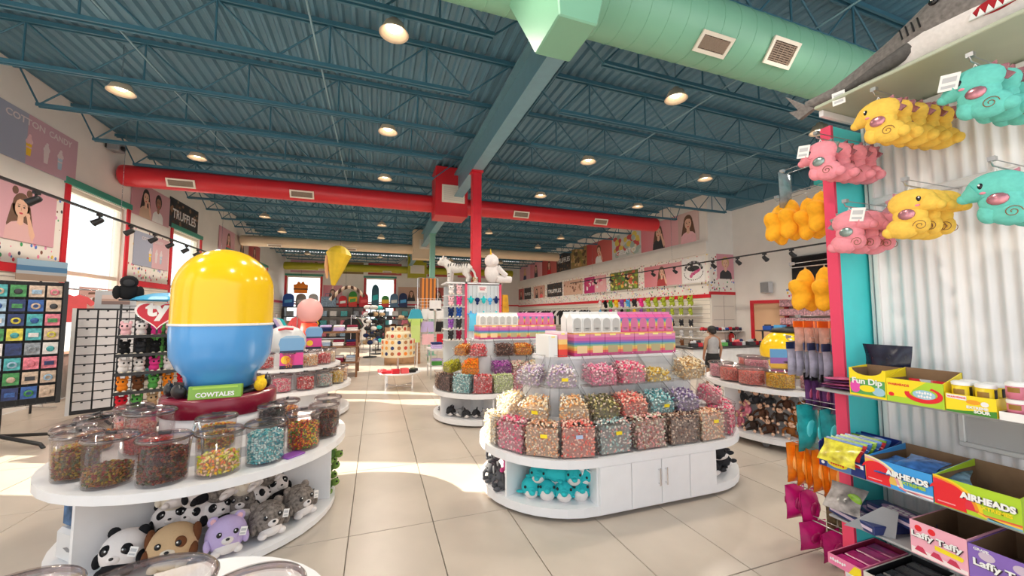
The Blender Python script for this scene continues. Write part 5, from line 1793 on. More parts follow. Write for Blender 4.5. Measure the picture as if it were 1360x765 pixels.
# ---- lower shelf: dark theatre boxes, taffy boxes
b = tray('candy_box', 'pink Laffy Taffy box, open and empty', 1.184, .992, 2.46, .456, .155, .40, PKP, BROWNC)
puffy('Laffy Taffy', .172, b, (-.004, -.004, .094), height=.036, bold=.035)
shape(b, 'printed_banner', [(-.01, .056), (.078, .050), (.084, .062), (.078, .070), (-.01, .076)], YEL)
shape(b, 'printed_berry', oval(-.065, .125, .013, .014), REDP)
shape(b, 'printed_berry', oval(-.018, .128, .013, .014), REDP)
shape(b, 'printed_strip', [(-.094, .004), (.094, .004), (.094, .020), (-.094, .034)], mat('print_pale_pink', (.92, .78, .78), .4))
for x in (-.06, -.005, .05):
    shape(b, 'printed_sweet', [(x - .022, .022), (x + .022, .016), (x + .008, .042), (x - .010, .044)], mat('print_dred', (.60, .04, .10), .4), -.002)
b = tray('candy_box', 'purple Laffy Taffy grape box at the bottom right edge', .990, .79, 2.46, .456, .148, .40, mat('box_grape', (.25, .14, .50), .35), BROWNC)
puffy('Laffy Taffy', .178, b, (.004, -.004, .078), height=.038, bold=.035)
text('GRAPE', .045, WHT, b, (-.06, -.002, .136), bold=.03, ext=.02)
for x in (-.045, .05):
    shape(b, 'printed_badge', oval(x, .115, .024, .018), mat('print_lilac', (.62, .50, .62), .4), -.001)
shape(b, 'printed_banner', [(.01, .04), (.08, .03), (.08, .05), (.01, .058)], YEL)
NOWB = mat('box_indigo', (.02, .035, .14), .35)
gn = 'dark boxes lying on the lower shelf'
for i, (y, x, z, lab) in enumerate(((1.45, 2.48, .456, 'front'), (1.42, 2.60, .456, 'second'), (1.40, 2.72, .456, 'third'), (1.33, 2.60, .505, 'upper'))):
    q = thing('candy_box', 'indigo flat candy box with lilac oval, %s one left of the pink taffy box' % lab, 'candy box', (x, y, z), -PI / 2 - .25, gn)
    obj('carton', B(-.13, .13, 0, .11, 0, .045), NOWB, q, bev=.003)
    obj('printed_oval', MB().prism(oval(0, .055, .085, .042), .0452, .046), mat('print_mauve', (.42, .25, .45), .4), q)
    pm = MB()
    for r_ in range(2):
        for k_ in range(5 - r_):
            pm.prism(oval(-.052 + .026 * k_ + .013 * r_, .070 - .028 * r_, .0115, .0115, 8), .0462, .0468)
    obj('illegible_print', pm, WHT, q)
    obj('printed_strip', B(-.12, .12, -.0012, -.0002, .014, .030), mat('print_lilac', (.62, .50, .62), .4), q)
q = thing('candy_packet', 'white and dark packet of sour pieces on the grey divider', 'packet', (2.58, 1.50, .62), -PI / 2 + .15)
obj('pouch', pillow(.17, .17, .04), mat('film_zebra', (.26, .23, .22), .25, noise=.95, scale=11), q, rot=(RAD(-48), 0, 0))
obj('printed_corner', MB().ell((.045, -.07, -.045), (.035, .012, .03), 10, 6), mat('film_green', (.22, .40, .04), .22, noise=.5, scale=22), q, rot=(0, 0, 0))
q = thing('shelf_divider', 'grey card divider leaning before the sky blue box', 'divider', (2.47, 1.36, .456), -PI / 2)
obj('card', MB().prism([(-.10, .0), (.10, .0), (.12, .13), (.06, .14)], 0, .004, 0, 'y'), K('grey', .5), q, rot=(RAD(-20), 0, .5))
# ---- lowest shelf
for i, (yl, yr, fm, inn, lab) in enumerate(((1.56, 1.40, mat('box_rose', (.82, .22, .38), .35), K('maroon', .5), 'rose and yellow open box of candy bars at the bottom edge'), (1.39, 1.21, mat('box_paper', (.72, .66, .60), .4), K('black', .5), 'pale open box of black candy bars at the bottom edge'))):
    b = tray('candy_box', lab, yl, yr, 2.46, .191, .055, .42, fm, inn)
    if i == 0:
        shape(b, 'printed_corner', [(.02, 0), (.08, 0), (.08, .05), (.05, .05)], YEL)
        scribble(b, -.03, .03, .08, .018, WHT, -.002, 7)
    for k in range(4):
        q = thing('candy_bar', '%s candy bar in the %s box at the bottom edge, %s' % (['magenta', 'black'][i], ['rose', 'pale'][i], ['first', 'second', 'third', 'last'][k]), 'candy bar', (2.475 + .1 * k, (yl + yr) / 2, .197), -PI / 2, ['bars in the rose box', 'bars in the pale box'][i])
        obj('wrapper', B(-.07, .07, 0, .085, 0, .03), [mat('film_mag', (.45, .02, .18), .25, noise=.4, scale=18), mat('film_blk', (.04, .04, .05), .25, noise=.5, scale=18)][i], q, bev=.006)
# ================================================================ PLUSH ANIMALS ON THE LOW SHELVES
def ball_plush(kind, lab, loc, rz, r, grp, tilt=0.0, tag=0):
    """round cuddly animal facing local -y: head-body ball, belly, ears, eyes, muzzle, paws"""
    o = thing('animal_plush', lab, 'soft toy', loc, rz, grp, rot=(tilt, 0, rz), scale=r)
    base, second, ear, patch = dict(panda=('white', 'black', 'black', 'black'), puppy=('tan', 'cream', 'brown', 'brown'), owl=('lav', 'white', 'lav', 'lpink'), tabby=('tabby', 'white', 'tabby', 'tabbyd'), tan=('cream', 'white', 'tan', 'tan'))[kind]
    ex = {'tabby': mat('plush_tabby', (.20, .17, .15), .9, noise=.55, scale=7, bump=.3), 'tabbyd': mat('plush_tabby_dark', (.10, .08, .07), .9, noise=.3, scale=12, bump=.3)}

    def P(n):
        return ex[n] if n in ex else plush_mat(n)
    part('body', 'bp_body', lambda: MB().ell((0, 0, .95), (1.0, .92, .95), 22, 14), P(base), o)
    part('muzzle', 'bp_muz' + kind, lambda: MB().ell((0, -.80, .80), (.30, .22, .22), 14, 8), P(second if kind != 'panda' else 'white'), o)
    part('nose', 'bp_nose', lambda: MB().ell((0, -1.01, .88), (.10, .06, .07), 10, 6), EYEB, o)
    part('belly', 'bp_bel', lambda: MB().ell((0, -.46, .36), (.62, .50, .34), 16, 8), P(second if kind != 'panda' else 'black'), o)
    for s in (-1, 1):
        part('ear', 'bp_ear%s%d' % (kind == 'puppy', s), lambda: MB().ell((s * .62, .05, 1.72), (.28, .16, .28), 12, 7) if kind != 'puppy' else MB().ell((s * .88, -.05, 1.30), (.20, .30, .48), 12, 7), P(ear), o)
        if kind == 'owl':
            part('inner_ear', 'bp_inear%d' % s, lambda: MB().ell((s * .62, -.10, 1.74), (.14, .05, .16), 10, 6), P('lpink'), o)
        if kind in ('panda', 'puppy') and (kind == 'panda' or s > 0):
            part('eye_patch', 'bp_ep%d' % s, lambda: MB().ell((s * .40, -.72, 1.16), (.27, .16, .27), 14, 8), P(patch), o)
        e = part('eye', 'bp_eye%d' % s, lambda: MB().ell((s * .38, -.855, 1.16), (.13, .07, .14), 12, 8), EYEB, o)
        part('eye_glint', 'bp_gl%d' % s, lambda: MB().ell((s * .35, -.915, 1.21), (.04, .02, .045), 8, 5), EYEW, e)
        part('paw', 'bp_paw%d' % s, lambda: MB().ell((s * .50, -.62, .20), (.24, .34, .20), 12, 7), P(second if kind != 'panda' else 'black'), o)
        part('arm', 'bp_arm%d' % s, lambda: MB().ell((s * .88, -.38, .66), (.18, .26, .34), 12, 7), P(ear if kind in ('panda', 'puppy') else base), o)
    if kind == 'tabby':
        part('stripes', 'bp_str', lambda: MB().tube([(-.55, -.50, 1.52), (-.2, -.52, 1.70)], .05, 6).tube([(.55, -.50, 1.52), (.2, -.52, 1.70)], .05, 6).tube([(0, -.48, 1.55), (0, -.30, 1.84)], .05, 6).tube([(.93, -.25, 1.2), (.86, -.45, 1.3)], .05, 6).tube([(-.93, -.25, 1.2), (-.86, -.45, 1.3)], .05, 6), P('tabbyd'), o)
    if tag:
        swing_tag(o, (tag * .78, -.80, 1.25), (0, .25 * tag, .1), .34, .44)
    return o


gd_ = 'plush animals under the front left counter'
FR = [(-20, .71, 'panda', 'panda plush with black eye patches at the left end of the low shelf', .122, 1, 0),
      (1, .71, 'puppy', 'tan puppy plush with one brown eye patch and brown ears', .128, 0, 0), (23, .71, 'owl', 'lavender plush with white belly beside the puppy', .115, 1, 0),
      (43, .71, 'tabby', 'grey tabby kitten plush right of the lavender one', .118, 1, 0), (65, .71, 'tabby', 'grey tabby kitten plush nearest the right divider', .118, 1, 0)]
for a, R, k, lab, r, t, dz in FR:
    x, y, rz = on_circle(DX, DY, R, a)
    ball_plush(k, lab, (x, y, .052), rz * .6 + .12, r, gd_, RAD(-10), t)
for i, (a, k, lab) in enumerate(((-12, 'panda', 'panda plush behind the left one'), (4, 'panda', 'panda plush behind the puppy'), (19, 'panda', 'panda plush behind the lavender one'), (36, 'tabby', 'grey tabby plush behind the right tabby pair'), (52, 'panda', 'panda plush in the second row on the right'), (72, 'panda', 'panda plush at the right end of the second row'))):
    x, y, rz = on_circle(DX, DY, .475, a)
    ball_plush(k, lab, (x, y, .135), rz + .5 * (-1) ** i, .105, gd_, RAD(-20), 0)
for i, (a, k, lab) in enumerate(((-8, 'tan', 'cream plush lying at the back of the low shelf'), (8, 'panda', 'panda plush lying at the back behind the puppy'), (24, 'tabby', 'grey tabby plush lying at the back of the low shelf'), (41, 'tan', 'cream plush lying at the back under the counter'), (62, 'tabby', 'tabby plush lying at the back under the counter'))):
    x, y, rz = on_circle(DX, DY, .50, a)
    ball_plush(k, lab, (x, y, .30), rz + .6, .095, gd_, RAD(-35), 0)

# shark toy pack and blue towel left of the left divider
q = thing('folded_towel', 'blue and white patterned towel standing behind the left divider', 'towel', (*on_circle(DX, DY, .70, -53)[:2], .052), RAD(-40))
obj('towel', MB().box(-.13, .13, -.06, .06, .20, .42), mat('towel_blue', (.07, .13, .24), .9, noise=.9, scale=9), q, bev=.02)
q2 = obj('wrap_band', MB().box(-.15, .15, -.075, .075, 0, .195), mat('pack_white', (.74, .74, .75), .25), q, bev=.02)
obj('printed_fish', MB().poly([(-.05, .09), (0, .105), (.05, .09), (.075, .10), (.07, .085), (0, .075)], -.0765), K('grey'), q2)


def turtle(lab, loc, rot, sc, grp, col=(.16, .28, .05), shell=(.05, .12, .02)):
    o = thing('turtle_plush', lab, 'soft toy', loc, 0, grp, rot=rot, scale=sc)
    part('shell', 'tur_s' + str(col), lambda: MB().ell((0, 0, .42), (.62, .75, .42), 16, 9), mat('shell' + str(shell), shell, .9, noise=.3, scale=14, bump=.3), o)
    c = mat('turt' + str(col), col, .9, noise=.15, scale=30, bump=.3)
    part('head', 'tur_h' + str(col), lambda: MB().ell((0, -.95, .45), (.32, .36, .30), 14, 8), c, o)
    for sx in (-1, 1):
        for sy in (-1, 1):
            part('flipper', 'tur_f%d%d' % (sx, sy) + str(col), lambda: MB().ell((sx * .66, sy * .52, .18), (.34, .20, .13), 10, 6), c, o)
        part('eye', 'tur_e%d' % sx, lambda: MB().ell((sx * .22, -1.16, .58), (.09, .08, .10), 8, 6), EYEB, o)
    return o


rr = random.Random(4)
wt = ['lowest', 'low', 'middle left', 'middle', 'middle right', 'upper left', 'upper', 'topmost']
for i in range(8):
    a = 96 + (i % 3) * 11
    R = .79
    x, y, rz = on_circle(DX, DY, R, a)
    turtle('green turtle plush, %s of the pile behind the right divider' % wt[i], (x, y, .055 + .135 * (i // 3)), (rr.uniform(-.5, .2), rr.uniform(-.3, .3), rz + rr.uniform(-.5, .5)), .10, 'turtle plush behind the right divider')


# ---- turquoise dolphins in the near island
def dolphin(lab, loc, rot, sc, grp, top='aqua', belly='white', tag=0):
    o = thing('dolphin_plush' if top == 'aqua' else 'whale_plush', lab, 'soft toy', loc, 0, grp, rot=rot, scale=sc)
    P = plush_mat(top) if top != 'aqua' else mat('plush_turquoise', (.02, .50, .54), .85, noise=.12, scale=50, bump=.3)
    part('body', 'dol_b', lambda: MB().tube([(0, -.62, .52), (0, -.45, .56), (0, -.1, .60), (0, .35, .55), (0, .8, .48), (0, 1.15, .55)], [.20, .44, .55, .47, .24, .08], 18).ell((0, -.62, .50), (.22, .14, .2), 14, 8), P, o)
    part('snout', 'dol_s', lambda: MB().ell((0, -.84, .42), (.17, .24, .13), 12, 8), P, o)
    part('belly', 'dol_w', lambda: MB().ell((0, -.12, .36), (.42, .62, .34), 16, 9), plush_mat(belly), o)
    part('dorsal_fin', 'dol_d', lambda: MB().prism([(-.1, 1.05), (.36, 1.42), (.42, .98)], -.07, .07, 0, 'x'), P, o, bev=.03)
    part('tail_fluke', 'dol_t', lambda: MB().ell((-.28, 1.22, .58), (.32, .18, .07), 12, 6).ell((.28, 1.22, .58), (.32, .18, .07), 12, 6), P, o)
    for s in (-1, 1):
        part('flipper', 'dol_f%d' % s, lambda: MB().ell((s * .56, -.05, .36), (.28, .17, .09), 12, 6), P, o)
        part('eye', 'dol_e%d' % s, lambda: MB().ell((s * .36, -.56, .66), (.07, .06, .08), 10, 6), EYEB, o)
    if tag:
        swing_tag(o, (tag * .45, -.35, 1.02), (.3, .3 * tag, .2), .42, .6)
    return o


gdol = 'turquoise dolphin plush in the near island'
lx, ly = HX - HL, HY_
for a, R, z, lab, yaw, pitch, tg in ((-48, .58, .10, 'turquoise dolphin plush in the bottom row, leftmost', 30, -20, 0), (-34, .60, .10, 'turquoise dolphin plush in the bottom row, second from the left', 10, -50, 1), (-21, .60, .10, 'turquoise dolphin plush in the bottom row, middle', -5, -40, 0), (-8, .60, .10, 'turquoise dolphin plush in the bottom row, second from the right', -10, -55, 0), (5, .58, .10, 'turquoise dolphin plush in the bottom row, rightmost', 15, -60, 1),
                                 (-42, .56, .225, 'turquoise dolphin plush on top at the left', 10, -15, 0), (-27, .54, .23, 'turquoise dolphin plush upside down at the top', 100, 20, 0), (-13, .58, .225, 'turquoise dolphin plush on top, facing out with a tag', -10, -25, 1), (2, .55, .225, 'turquoise dolphin plush on top at the right', -70, 15, 1)):
    x, y, rz = on_circle(lx, ly, R, a)
    dolphin(lab, (x, y, z + (-.02 if z < .2 else -.02)), (RAD(pitch * .6), 0, rz + RAD(yaw)), .15 if z < .2 else .135, gdol, tag=tg)


def elephant(lab, loc, rot, sc, grp, col=(.10, .10, .11)):
    o = thing('elephant_plush', lab, 'soft toy', loc, 0, grp, rot=rot, scale=sc)
    c = mat('eleph' + str(col), col, .9, noise=.15, scale=40, bump=.3)
    part('body', 'ele_b' + str(col), lambda: MB().ell((0, .1, .50), (.5, .5, .52), 14, 9).ell((0, -.18, 1.15), (.46, .44, .44), 14, 9).tube([(0, -.55, 1.1), (0, -.78, .85), (0, -.80, .55), (0, -.68, .40)], [.17, .14, .11, .09], 10), c, o)
    for s in (-1, 1):
        part('ear', 'ele_e%d' % s + str(col), lambda: MB().ell((s * .56, -.05, 1.18), (.30, .08, .36), 12, 7), c, o)
        part('foot', 'ele_f%d' % s + str(col), lambda: MB().ell((s * .36, -.48, .20), (.20, .36, .19), 10, 6), c, o)
        part('eye', 'ele_y%d' % s, lambda: MB().ell((s * .20, -.56, 1.30), (.06, .05, .07), 8, 5), EYEB, o)
    return o


for i, (a, R, z, c, lab) in enumerate(((-72, .66, .10, 0, 'dark grey elephant plush in the bottom row, front'), (-88, .66, .10, 0, 'dark grey elephant plush in the bottom row, behind'), (-103, .60, .10, 0, 'dark grey elephant plush farthest behind on the base'), (-80, .50, .255, 1, 'pink elephant plush on top of the dark grey ones'), (-92, .62, .255, 0, 'dark grey elephant plush on top, left'), (-68, .62, .255, 1, 'pink elephant plush beside the divider'))):
    x, y, rz = on_circle(lx, ly, R, a)
    elephant(lab, (x, y, z + .003), (0, 0, rz + .4 * (i % 3 - 1)), .10, 'elephant plush in the near island', [(.10, .10, .11), (.75, .10, .30)][c])
for i, (a, z, lab) in enumerate(((8, .10, 'black and white whale plush at the right end, front'), (34, .10, 'black and white whale plush at the right end, middle'), (60, .10, 'black and white whale plush at the right end, rear'), (22, .215, 'black and white whale plush lying on top at the right end'))):
    x, y, rz = on_circle(HX + HL, HY_, .60, a)
    dolphin(lab, (x, y, z + .0), (RAD(-12), 0, rz + .5), .14, 'whale plush in the near island', 'dark', 'white')
# ---- dark sharks and penguins on the second island's base
for i in range(9):
    a = -84 + i * 12.5
    x, y, rz = on_circle(GXc - .60, GYc, .58 if i % 2 else .62, a)
    dolphin('dark grey and white shark plush on the second island base, %s' % ['farthest left', 'second from the left', 'third', 'fourth', 'fifth, by the divider', 'sixth', 'seventh', 'eighth', 'ninth'][i], (x, y, .105), (RAD(-10), 0, rz + [.6, -.8, .2, -.4, .9, -.2, .5, -.6, .3][i]), .105, 'shark plush on the second island', 'dark' if i % 3 else 'grey', 'white')

# ================================================================ ROUND ISLAND WITH TUBS AT THE RIGHT
IX, IY, IR = 5.25, 3.75, .98
o = thing('candy_island', 'white round island of pastel tubs at the right, monkeys on its low shelf', 'display', (IX, IY, 0))
obj('base_shelf', slab(0, IR - .02, .08, .14), WHITE, o, bev=.008)
obj('counter', slab(0, IR, .66, .715), WHITE, o, bev=.012)
obj('core', slab(0, .30, .14, .66), INNER, o)
obj('riser', slab(0, .55, .715, .80), WHITE, o)
for deg in (-28, -100, 60, 150):
    obj('divider', MB().box(-.012, .012, -IR + .05, -.28, .14, .66, 0, Matrix.Rotation(RAD(deg), 4, 'Z')), WHITE, o)
for a in (-70, -20, 40, 120, 200):
    x, y, _ = on_circle(0, 0, IR - .15, a)
    obj('caster', MB().tube([(x - .015, y, .04), (x + .015, y, .04)], .038, 12).box(x - .02, x + .02, y - .006, y + .006, .04, .082), K('grey', .4), o)
gt = 'pastel candy tubs on the right island'
for i, (a, R, z, p, nm, r, h) in enumerate(((-102, .78, .716, 'tubcoral', 'pale coral', .155, .20), (-80, .80, .716, 'tubcoral', 'coral', .155, .20), (-58, .80, .716, 'tuborange', 'orange', .155, .20), (-33, .80, .716, 'tubrose', 'rose', .16, .19), (-110, .38, .801, 'tubpink', 'pink', .15, .20), (-45, .38, .801, 'tubyellow', 'yellow', .16, .20), (-6, .80, .716, 'tubpink', 'bright pink', .15, .19), (-126, .78, .716, 'tubpink', 'far pink', .15, .2), (-140, .4, .801, 'tubcoral', 'red', .15, .2))):
    x, y, rz = on_circle(IX, IY, R, a)
    jar('round clear tub of %s beads on the right island' % nm, '%s beads in a tub on the right island' % nm, p, x, y, z, r, h, .92, .013, 1, rz, knob=False, grp=gt)
s_ = thing('price_sign', 'upright blue and pink sign card on the right island', 'sign', (*on_circle(IX, IY, .55, -60)[:2], .801), RAD(-30))
obj('card', B(-.10, .10, -.004, .004, 0, .36), bands('sign_print', [(0, (.75, .12, .35)), (.3, (.85, .5, .05)), (.5, (.30, .12, .40)), (.7, (.12, .35, .62))]), s_)
obj('foot', B(-.11, .11, -.05, .05, 0, .01), PLASTIC, s_)
ym = thing('rounded_display', 'glossy round yellow display figure without a face behind the tubs, red ball in front', 'sculpture', (6.35, 4.52, 0))
obj('stand', MB().lathe([(0, 0), (.28, 0), (.28, .04), (.10, .08), (.10, .70), (0, .70)], 24), K('dark'), ym)
obj('yellow_shell', MB().ell((0, 0, 1.0), (.40, .32, .34), 26, 16), mat('gloss_yellow', (.90, .56, .01), .16), ym)
obj('red_ball', MB().ell((.16, -.30, .84), (.16, .12, .16), 18, 12), mat('gloss_red', (.62, .01, .02), .2), ym)
obj('black_cap', MB().lathe([(.12, 1.32), (.20, 1.30), (.16, 1.36), (0, 1.38)], 18), K('black'), ym)


def monkey(lab, loc, rot, sc, grp, col):
    o = thing('monkey_plush', lab, 'soft toy', loc, 0, grp, rot=rot, scale=sc)
    c = mat('monk' + str(col), col, .95, noise=.3, scale=40, bump=.4)
    sk_ = mat('plush_peach', (.80, .50, .34), .9, noise=.1, scale=40)
    part('body', 'mo_b' + str(col), lambda: MB().ell((0, 0, .5), (.36, .32, .45), 12, 8).ell((0, -.1, 1.15), (.34, .32, .34), 12, 8), c, o)
    part('face', 'mo_f', lambda: MB().ell((0, -.34, 1.10), (.24, .14, .22), 12, 7), sk_, o)
    for s in (-1, 1):
        part('ear', 'mo_e%d' % s, lambda: MB().ell((s * .38, -.08, 1.2), (.14, .06, .15), 10, 6), sk_, o)
        part('arm', 'mo_a%d' % s + str(col), lambda: MB().tube([(s * .30, 0, .8), (s * .62, -.15, .6), (s * .70, -.40, .32)], [.12, .10, .09], 8), c, o)
        part('hand', 'mo_h%d' % s, lambda: MB().ell((s * .70, -.46, .26), (.12, .12, .12), 8, 6), sk_, o)
        part('leg', 'mo_l%d' % s + str(col), lambda: MB().tube([(s * .2, -.1, .2), (s * .4, -.5, .16), (s * .45, -.85, .12)], [.15, .12, .1], 8), c, o)
        part('foot', 'mo_t%d' % s, lambda: MB().ell((s * .45, -.92, .13), (.14, .11, .14), 8, 6), sk_, o)
        part('eye', 'mo_y%d' % s, lambda: MB().ell((s * .10, -.47, 1.19), (.04, .03, .05), 8, 5), EYEB, o)
    return o


rr = random.Random(9)
mc = [(.05, .028, .02), (.10, .04, .02), (.30, .10, .02), (.05, .028, .02), (.70, .22, .30), (.04, .04, .045)]
mnames = ['black brown', 'dark brown', 'orange brown', 'black brown', 'pink', 'charcoal']
k = 0
for lev in range(3):
    for i in range(8 - lev):
        a = -112 + i * 15 + lev * 7
        if abs(a + 28) < 6:
            continue
        c = 4 if (a < -88 and lev < 2) else (5 if lev == 2 and a < -60 else (2 if i % 3 == 1 else (i + lev) % 2))
        x, y, rz = on_circle(IX, IY, .72 - .03 * lev, a)
        monkey('%s monkey plush on the right island, %s layer, %s place from the left' % (mnames[c], ['bottom', 'middle', 'top'][lev], ['first', 'second', 'third', 'fourth', 'fifth', 'sixth', 'seventh', 'eighth'][i]), (x, y, .142 + .15 * lev), (rr.uniform(-.15, .1), rr.uniform(-.2, .2), rz + rr.uniform(-.5, .5)), .135, 'monkey plush on the right island', mc[c])
# ================================================================ THE REST OF THE SHOP
CARDC = {'blue': mat('card_blue', (.03, .10, .34), .4, noise=.5, scale=30), 'pale blue': mat('card_paleblue', (.30, .44, .58), .4, noise=.4, scale=30), 'teal': mat('card_teal', (.06, .34, .36), .4, noise=.5, scale=30), 'green': mat('card_green', (.05, .24, .07), .4, noise=.5, scale=30),
         'pink': mat('card_pink', (.70, .18, .24), .4, noise=.5, scale=30), 'white': mat('card_white', (.68, .64, .62), .4, noise=.2, scale=30), 'beige': mat('card_beige', (.56, .42, .32), .4, noise=.4, scale=30), 'navy': mat('card_navy', (.015, .03, .12), .4, noise=.5, scale=30), 'yellow': mat('card_yellow', (.60, .52, .06), .4, noise=.4, scale=30), 'black': K('dark'), 'grey': mat('card_grey', (.25, .27, .30), .4, noise=.5, scale=30)}


def wire_grid(w, z0, z1, st=.08, r=.003, y=0):
    m = MB()
    k = int(w / st)
    for i in range(k + 1):
        x = -w / 2 + w * i / k
        m.box(x - r, x + r, y - r, y + r, z0, z1)
    k = int((z1 - z0) / st)
    for i in range(k + 1):
        z = z0 + (z1 - z0) * i / k
        m.box(-w / 2, w / 2, y - r, y + r, z - r, z + r)
    return m


def local(o, x, y, z):
    c, s = math.cos(o.rotation_euler.z), math.sin(o.rotation_euler.z)
    return (o.location.x + c * x - s * y, o.location.y + s * x + c * y, o.location.z + z)


# souvenir spinner at the left edge
sp = thing('spinner_rack', 'black souvenir spinner rack on a star base at the left edge', 'rack', (-4.20, 6.40, 0), RAD(31))
m = MB()
for i in range(5):
    a = 2 * PI * i / 5 + .5
    m.tube([(0, 0, .16), (.46 * math.cos(a), .46 * math.sin(a), .05), (.50 * math.cos(a), .50 * math.sin(a), .0)], .022, 6)
obj('star_base', m, BLK, sp)
obj('pole', MB().tube([(0, .08, .1), (0, .08, 2.0)], .022, 8), BLK, sp)
obj('grid_panel', wire_grid(.86, .48, 2.0, .075, .004), BLK, sp)
obj('back_panel', B(-.43, .43, .04, .055, .48, 2.0), K('black', .6), sp)
obj('side_panel', B(.43, .47, -.06, .10, .48, 2.02), BLK, sp)
rr = random.Random(21)
cl = list(CARDC)
for r in range(8):
    for c in range(6):
        k = ['white', 'white', 'teal', 'green', 'beige', 'beige', 'pale blue', 'white', 'pale blue', 'navy', 'blue', 'beige', 'pink', 'white', 'pale blue', 'navy', 'teal', 'pink', 'pink', 'pink', 'green', 'yellow', 'teal', 'beige', 'grey', 'pale blue', 'white', 'navy', 'grey', 'white', 'yellow', 'blue', 'pale blue', 'teal', 'pink', 'pink'][(r * 6 + c) % 36]
        x, z = -.36 + c * .143, 1.83 - r * .178
        p = thing('souvenir_pack', '%s souvenir pack, %s row down and %s from the left on the black spinner' % (k, ORD[r], ORD[c]), 'souvenir', local(sp, x, -.018, z), RAD(31), 'souvenir packs on the black spinner')
        part('backing_card', 'svc', lambda: B(-.062, .062, -.006, 0, -.02, .125), CARDC[k], p)
        part('souvenir', 'svs%d' % ((r + c) % 3), [lambda: MB().ell((0, -.015, .045), (.035, .012, .035), 10, 6), lambda: B(-.04, .04, -.02, -.006, .02, .07), lambda: MB().lathe([(.022, -.006), (.04, -.006), (.04, .006), (.022, .006)], 12, c=(0, -.015, .045), M=Matrix.Translation((0, -.015, .045)) @ Matrix.Rotation(PI / 2, 4, 'X') @ Matrix.Translation((0, .015, -.045)))][(r + c) % 3], CARDC[cl[(r * 5 + c * 3) % len(cl)]], p)
# white boxed tower
wt_ = thing('name_rack', 'tall white rack of small white boxes on a black base', 'rack', (-3.80, 7.45, 0), RAD(27))
m = MB()
for a in (.3, 1.9, 3.4, 5.0):
    m.tube([(0, 0, .10), (.36 * math.cos(a), .36 * math.sin(a), .03)], .02, 6)
m.tube([(0, 0, .08), (0, 0, .25)], .03, 8)
obj('foot', m, BLK, wt_)
obj('cabinet', B(-.30, .30, -.20, .24, .20, 1.68), K('black', .5), wt_)
obj('side_board', B(-.34, -.30, -.22, .24, .20, 1.68), K('white', .5), wt_)
for r in range(11):
    for c in range(3):
        p = thing('small_box', 'white boxed name tag, %s row down, %s column of the white rack' % (ORD[r], ['left', 'middle', 'right'][c]), 'box', local(wt_, -.19 + c * .195, -.205, 1.54 - r * .128), RAD(27), 'white boxes on the white rack')
        part('carton', 'nb', lambda: B(-.088, .088, -.03, 0, 0, .112), mat('box_white', (.72, .68, .68), .45), p)
        part('printed_tab', 'nt', lambda: B(-.012, .012, -.0315, -.03, .095, .112), BLK, p)
fr = thing('picture_frame', 'grey framed sunset picture on top of the white rack', 'picture', local(wt_, .08, -.05, 1.682), RAD(27))
obj('frame', MB().box(-.22, .22, 0, .02, 0, .26), K('lgrey'), fr)
obj('picture', B(-.15, .15, -.003, -.0005, .06, .20), bands('sunset', [(0, (.25, .16, .14)), (.35, (.55, .35, .28)), (.6, (.70, .52, .46))]), fr)
# low displays along the left wall under the windows
bp_ = thing('photo_panel', 'beach photograph panel standing above the souvenir rack', 'picture', (-5.2, 8.5, 1.72), RAD(60))
obj('print', B(-.30, .30, -.01, .01, .42, .76), bands('beach', [(0, (.35, .26, .20)), (.3, (.42, .44, .46)), (.45, (.08, .20, .36)), (.7, (.30, .44, .56))]), bp_)
obj('stand', MB().tube([(0, .02, -1.72), (0, .02, .5)], .015, 6), BLK, bp_)


def garment(lab, loc, rz, m, grp, w=.42, h=.62, rail=True, cat='garment'):
    o = thing('hanging_shirt', lab, cat, loc, rz, grp)
    part('shirt', 'shirt%.2f%.2f' % (w, h), lambda: MB().prism([(-w * .32, -h), (w * .32, -h), (w * .33, -h * .30), (w * .44, -h * .42), (w * .56, -h * .30), (w * .34, -.04), (w * .12, 0), (0, -.03), (-w * .12, 0), (-w * .34, -.04), (-w * .56, -h * .30), (-w * .44, -h * .42), (-w * .33, -h * .30)], -.022, .022, 0, 'y'), m, o, bev=.008)
    if rail:
        part('hanger', 'hanger', lambda: MB().tube([(-.14, 0, -.015), (0, 0, .03), (.14, 0, -.015)], .004, 5).tube([(0, 0, .03), (0, 0, .08), (.02, 0, .10)], .003, 5), CHROME, o)
    return o


def rack(lab, x, y, L, rz, z=1.55):
    o = thing('clothes_rack', lab, 'rack', (x, y, 0), rz)
    m = MB().tube([(-L / 2, 0, z), (L / 2, 0, z)], .014, 8)
    obj('rail', m, CHROME, o)
    for s in (-1, 1):
        obj('upright', MB().tube([(s * L / 2, 0, .03), (s * L / 2, 0, z)], .014, 8), CHROME, o)
        obj('foot', MB().tube([(s * L / 2, -.25, .03), (s * L / 2, .25, .03)], .018, 8), CHROME, o)
    return o


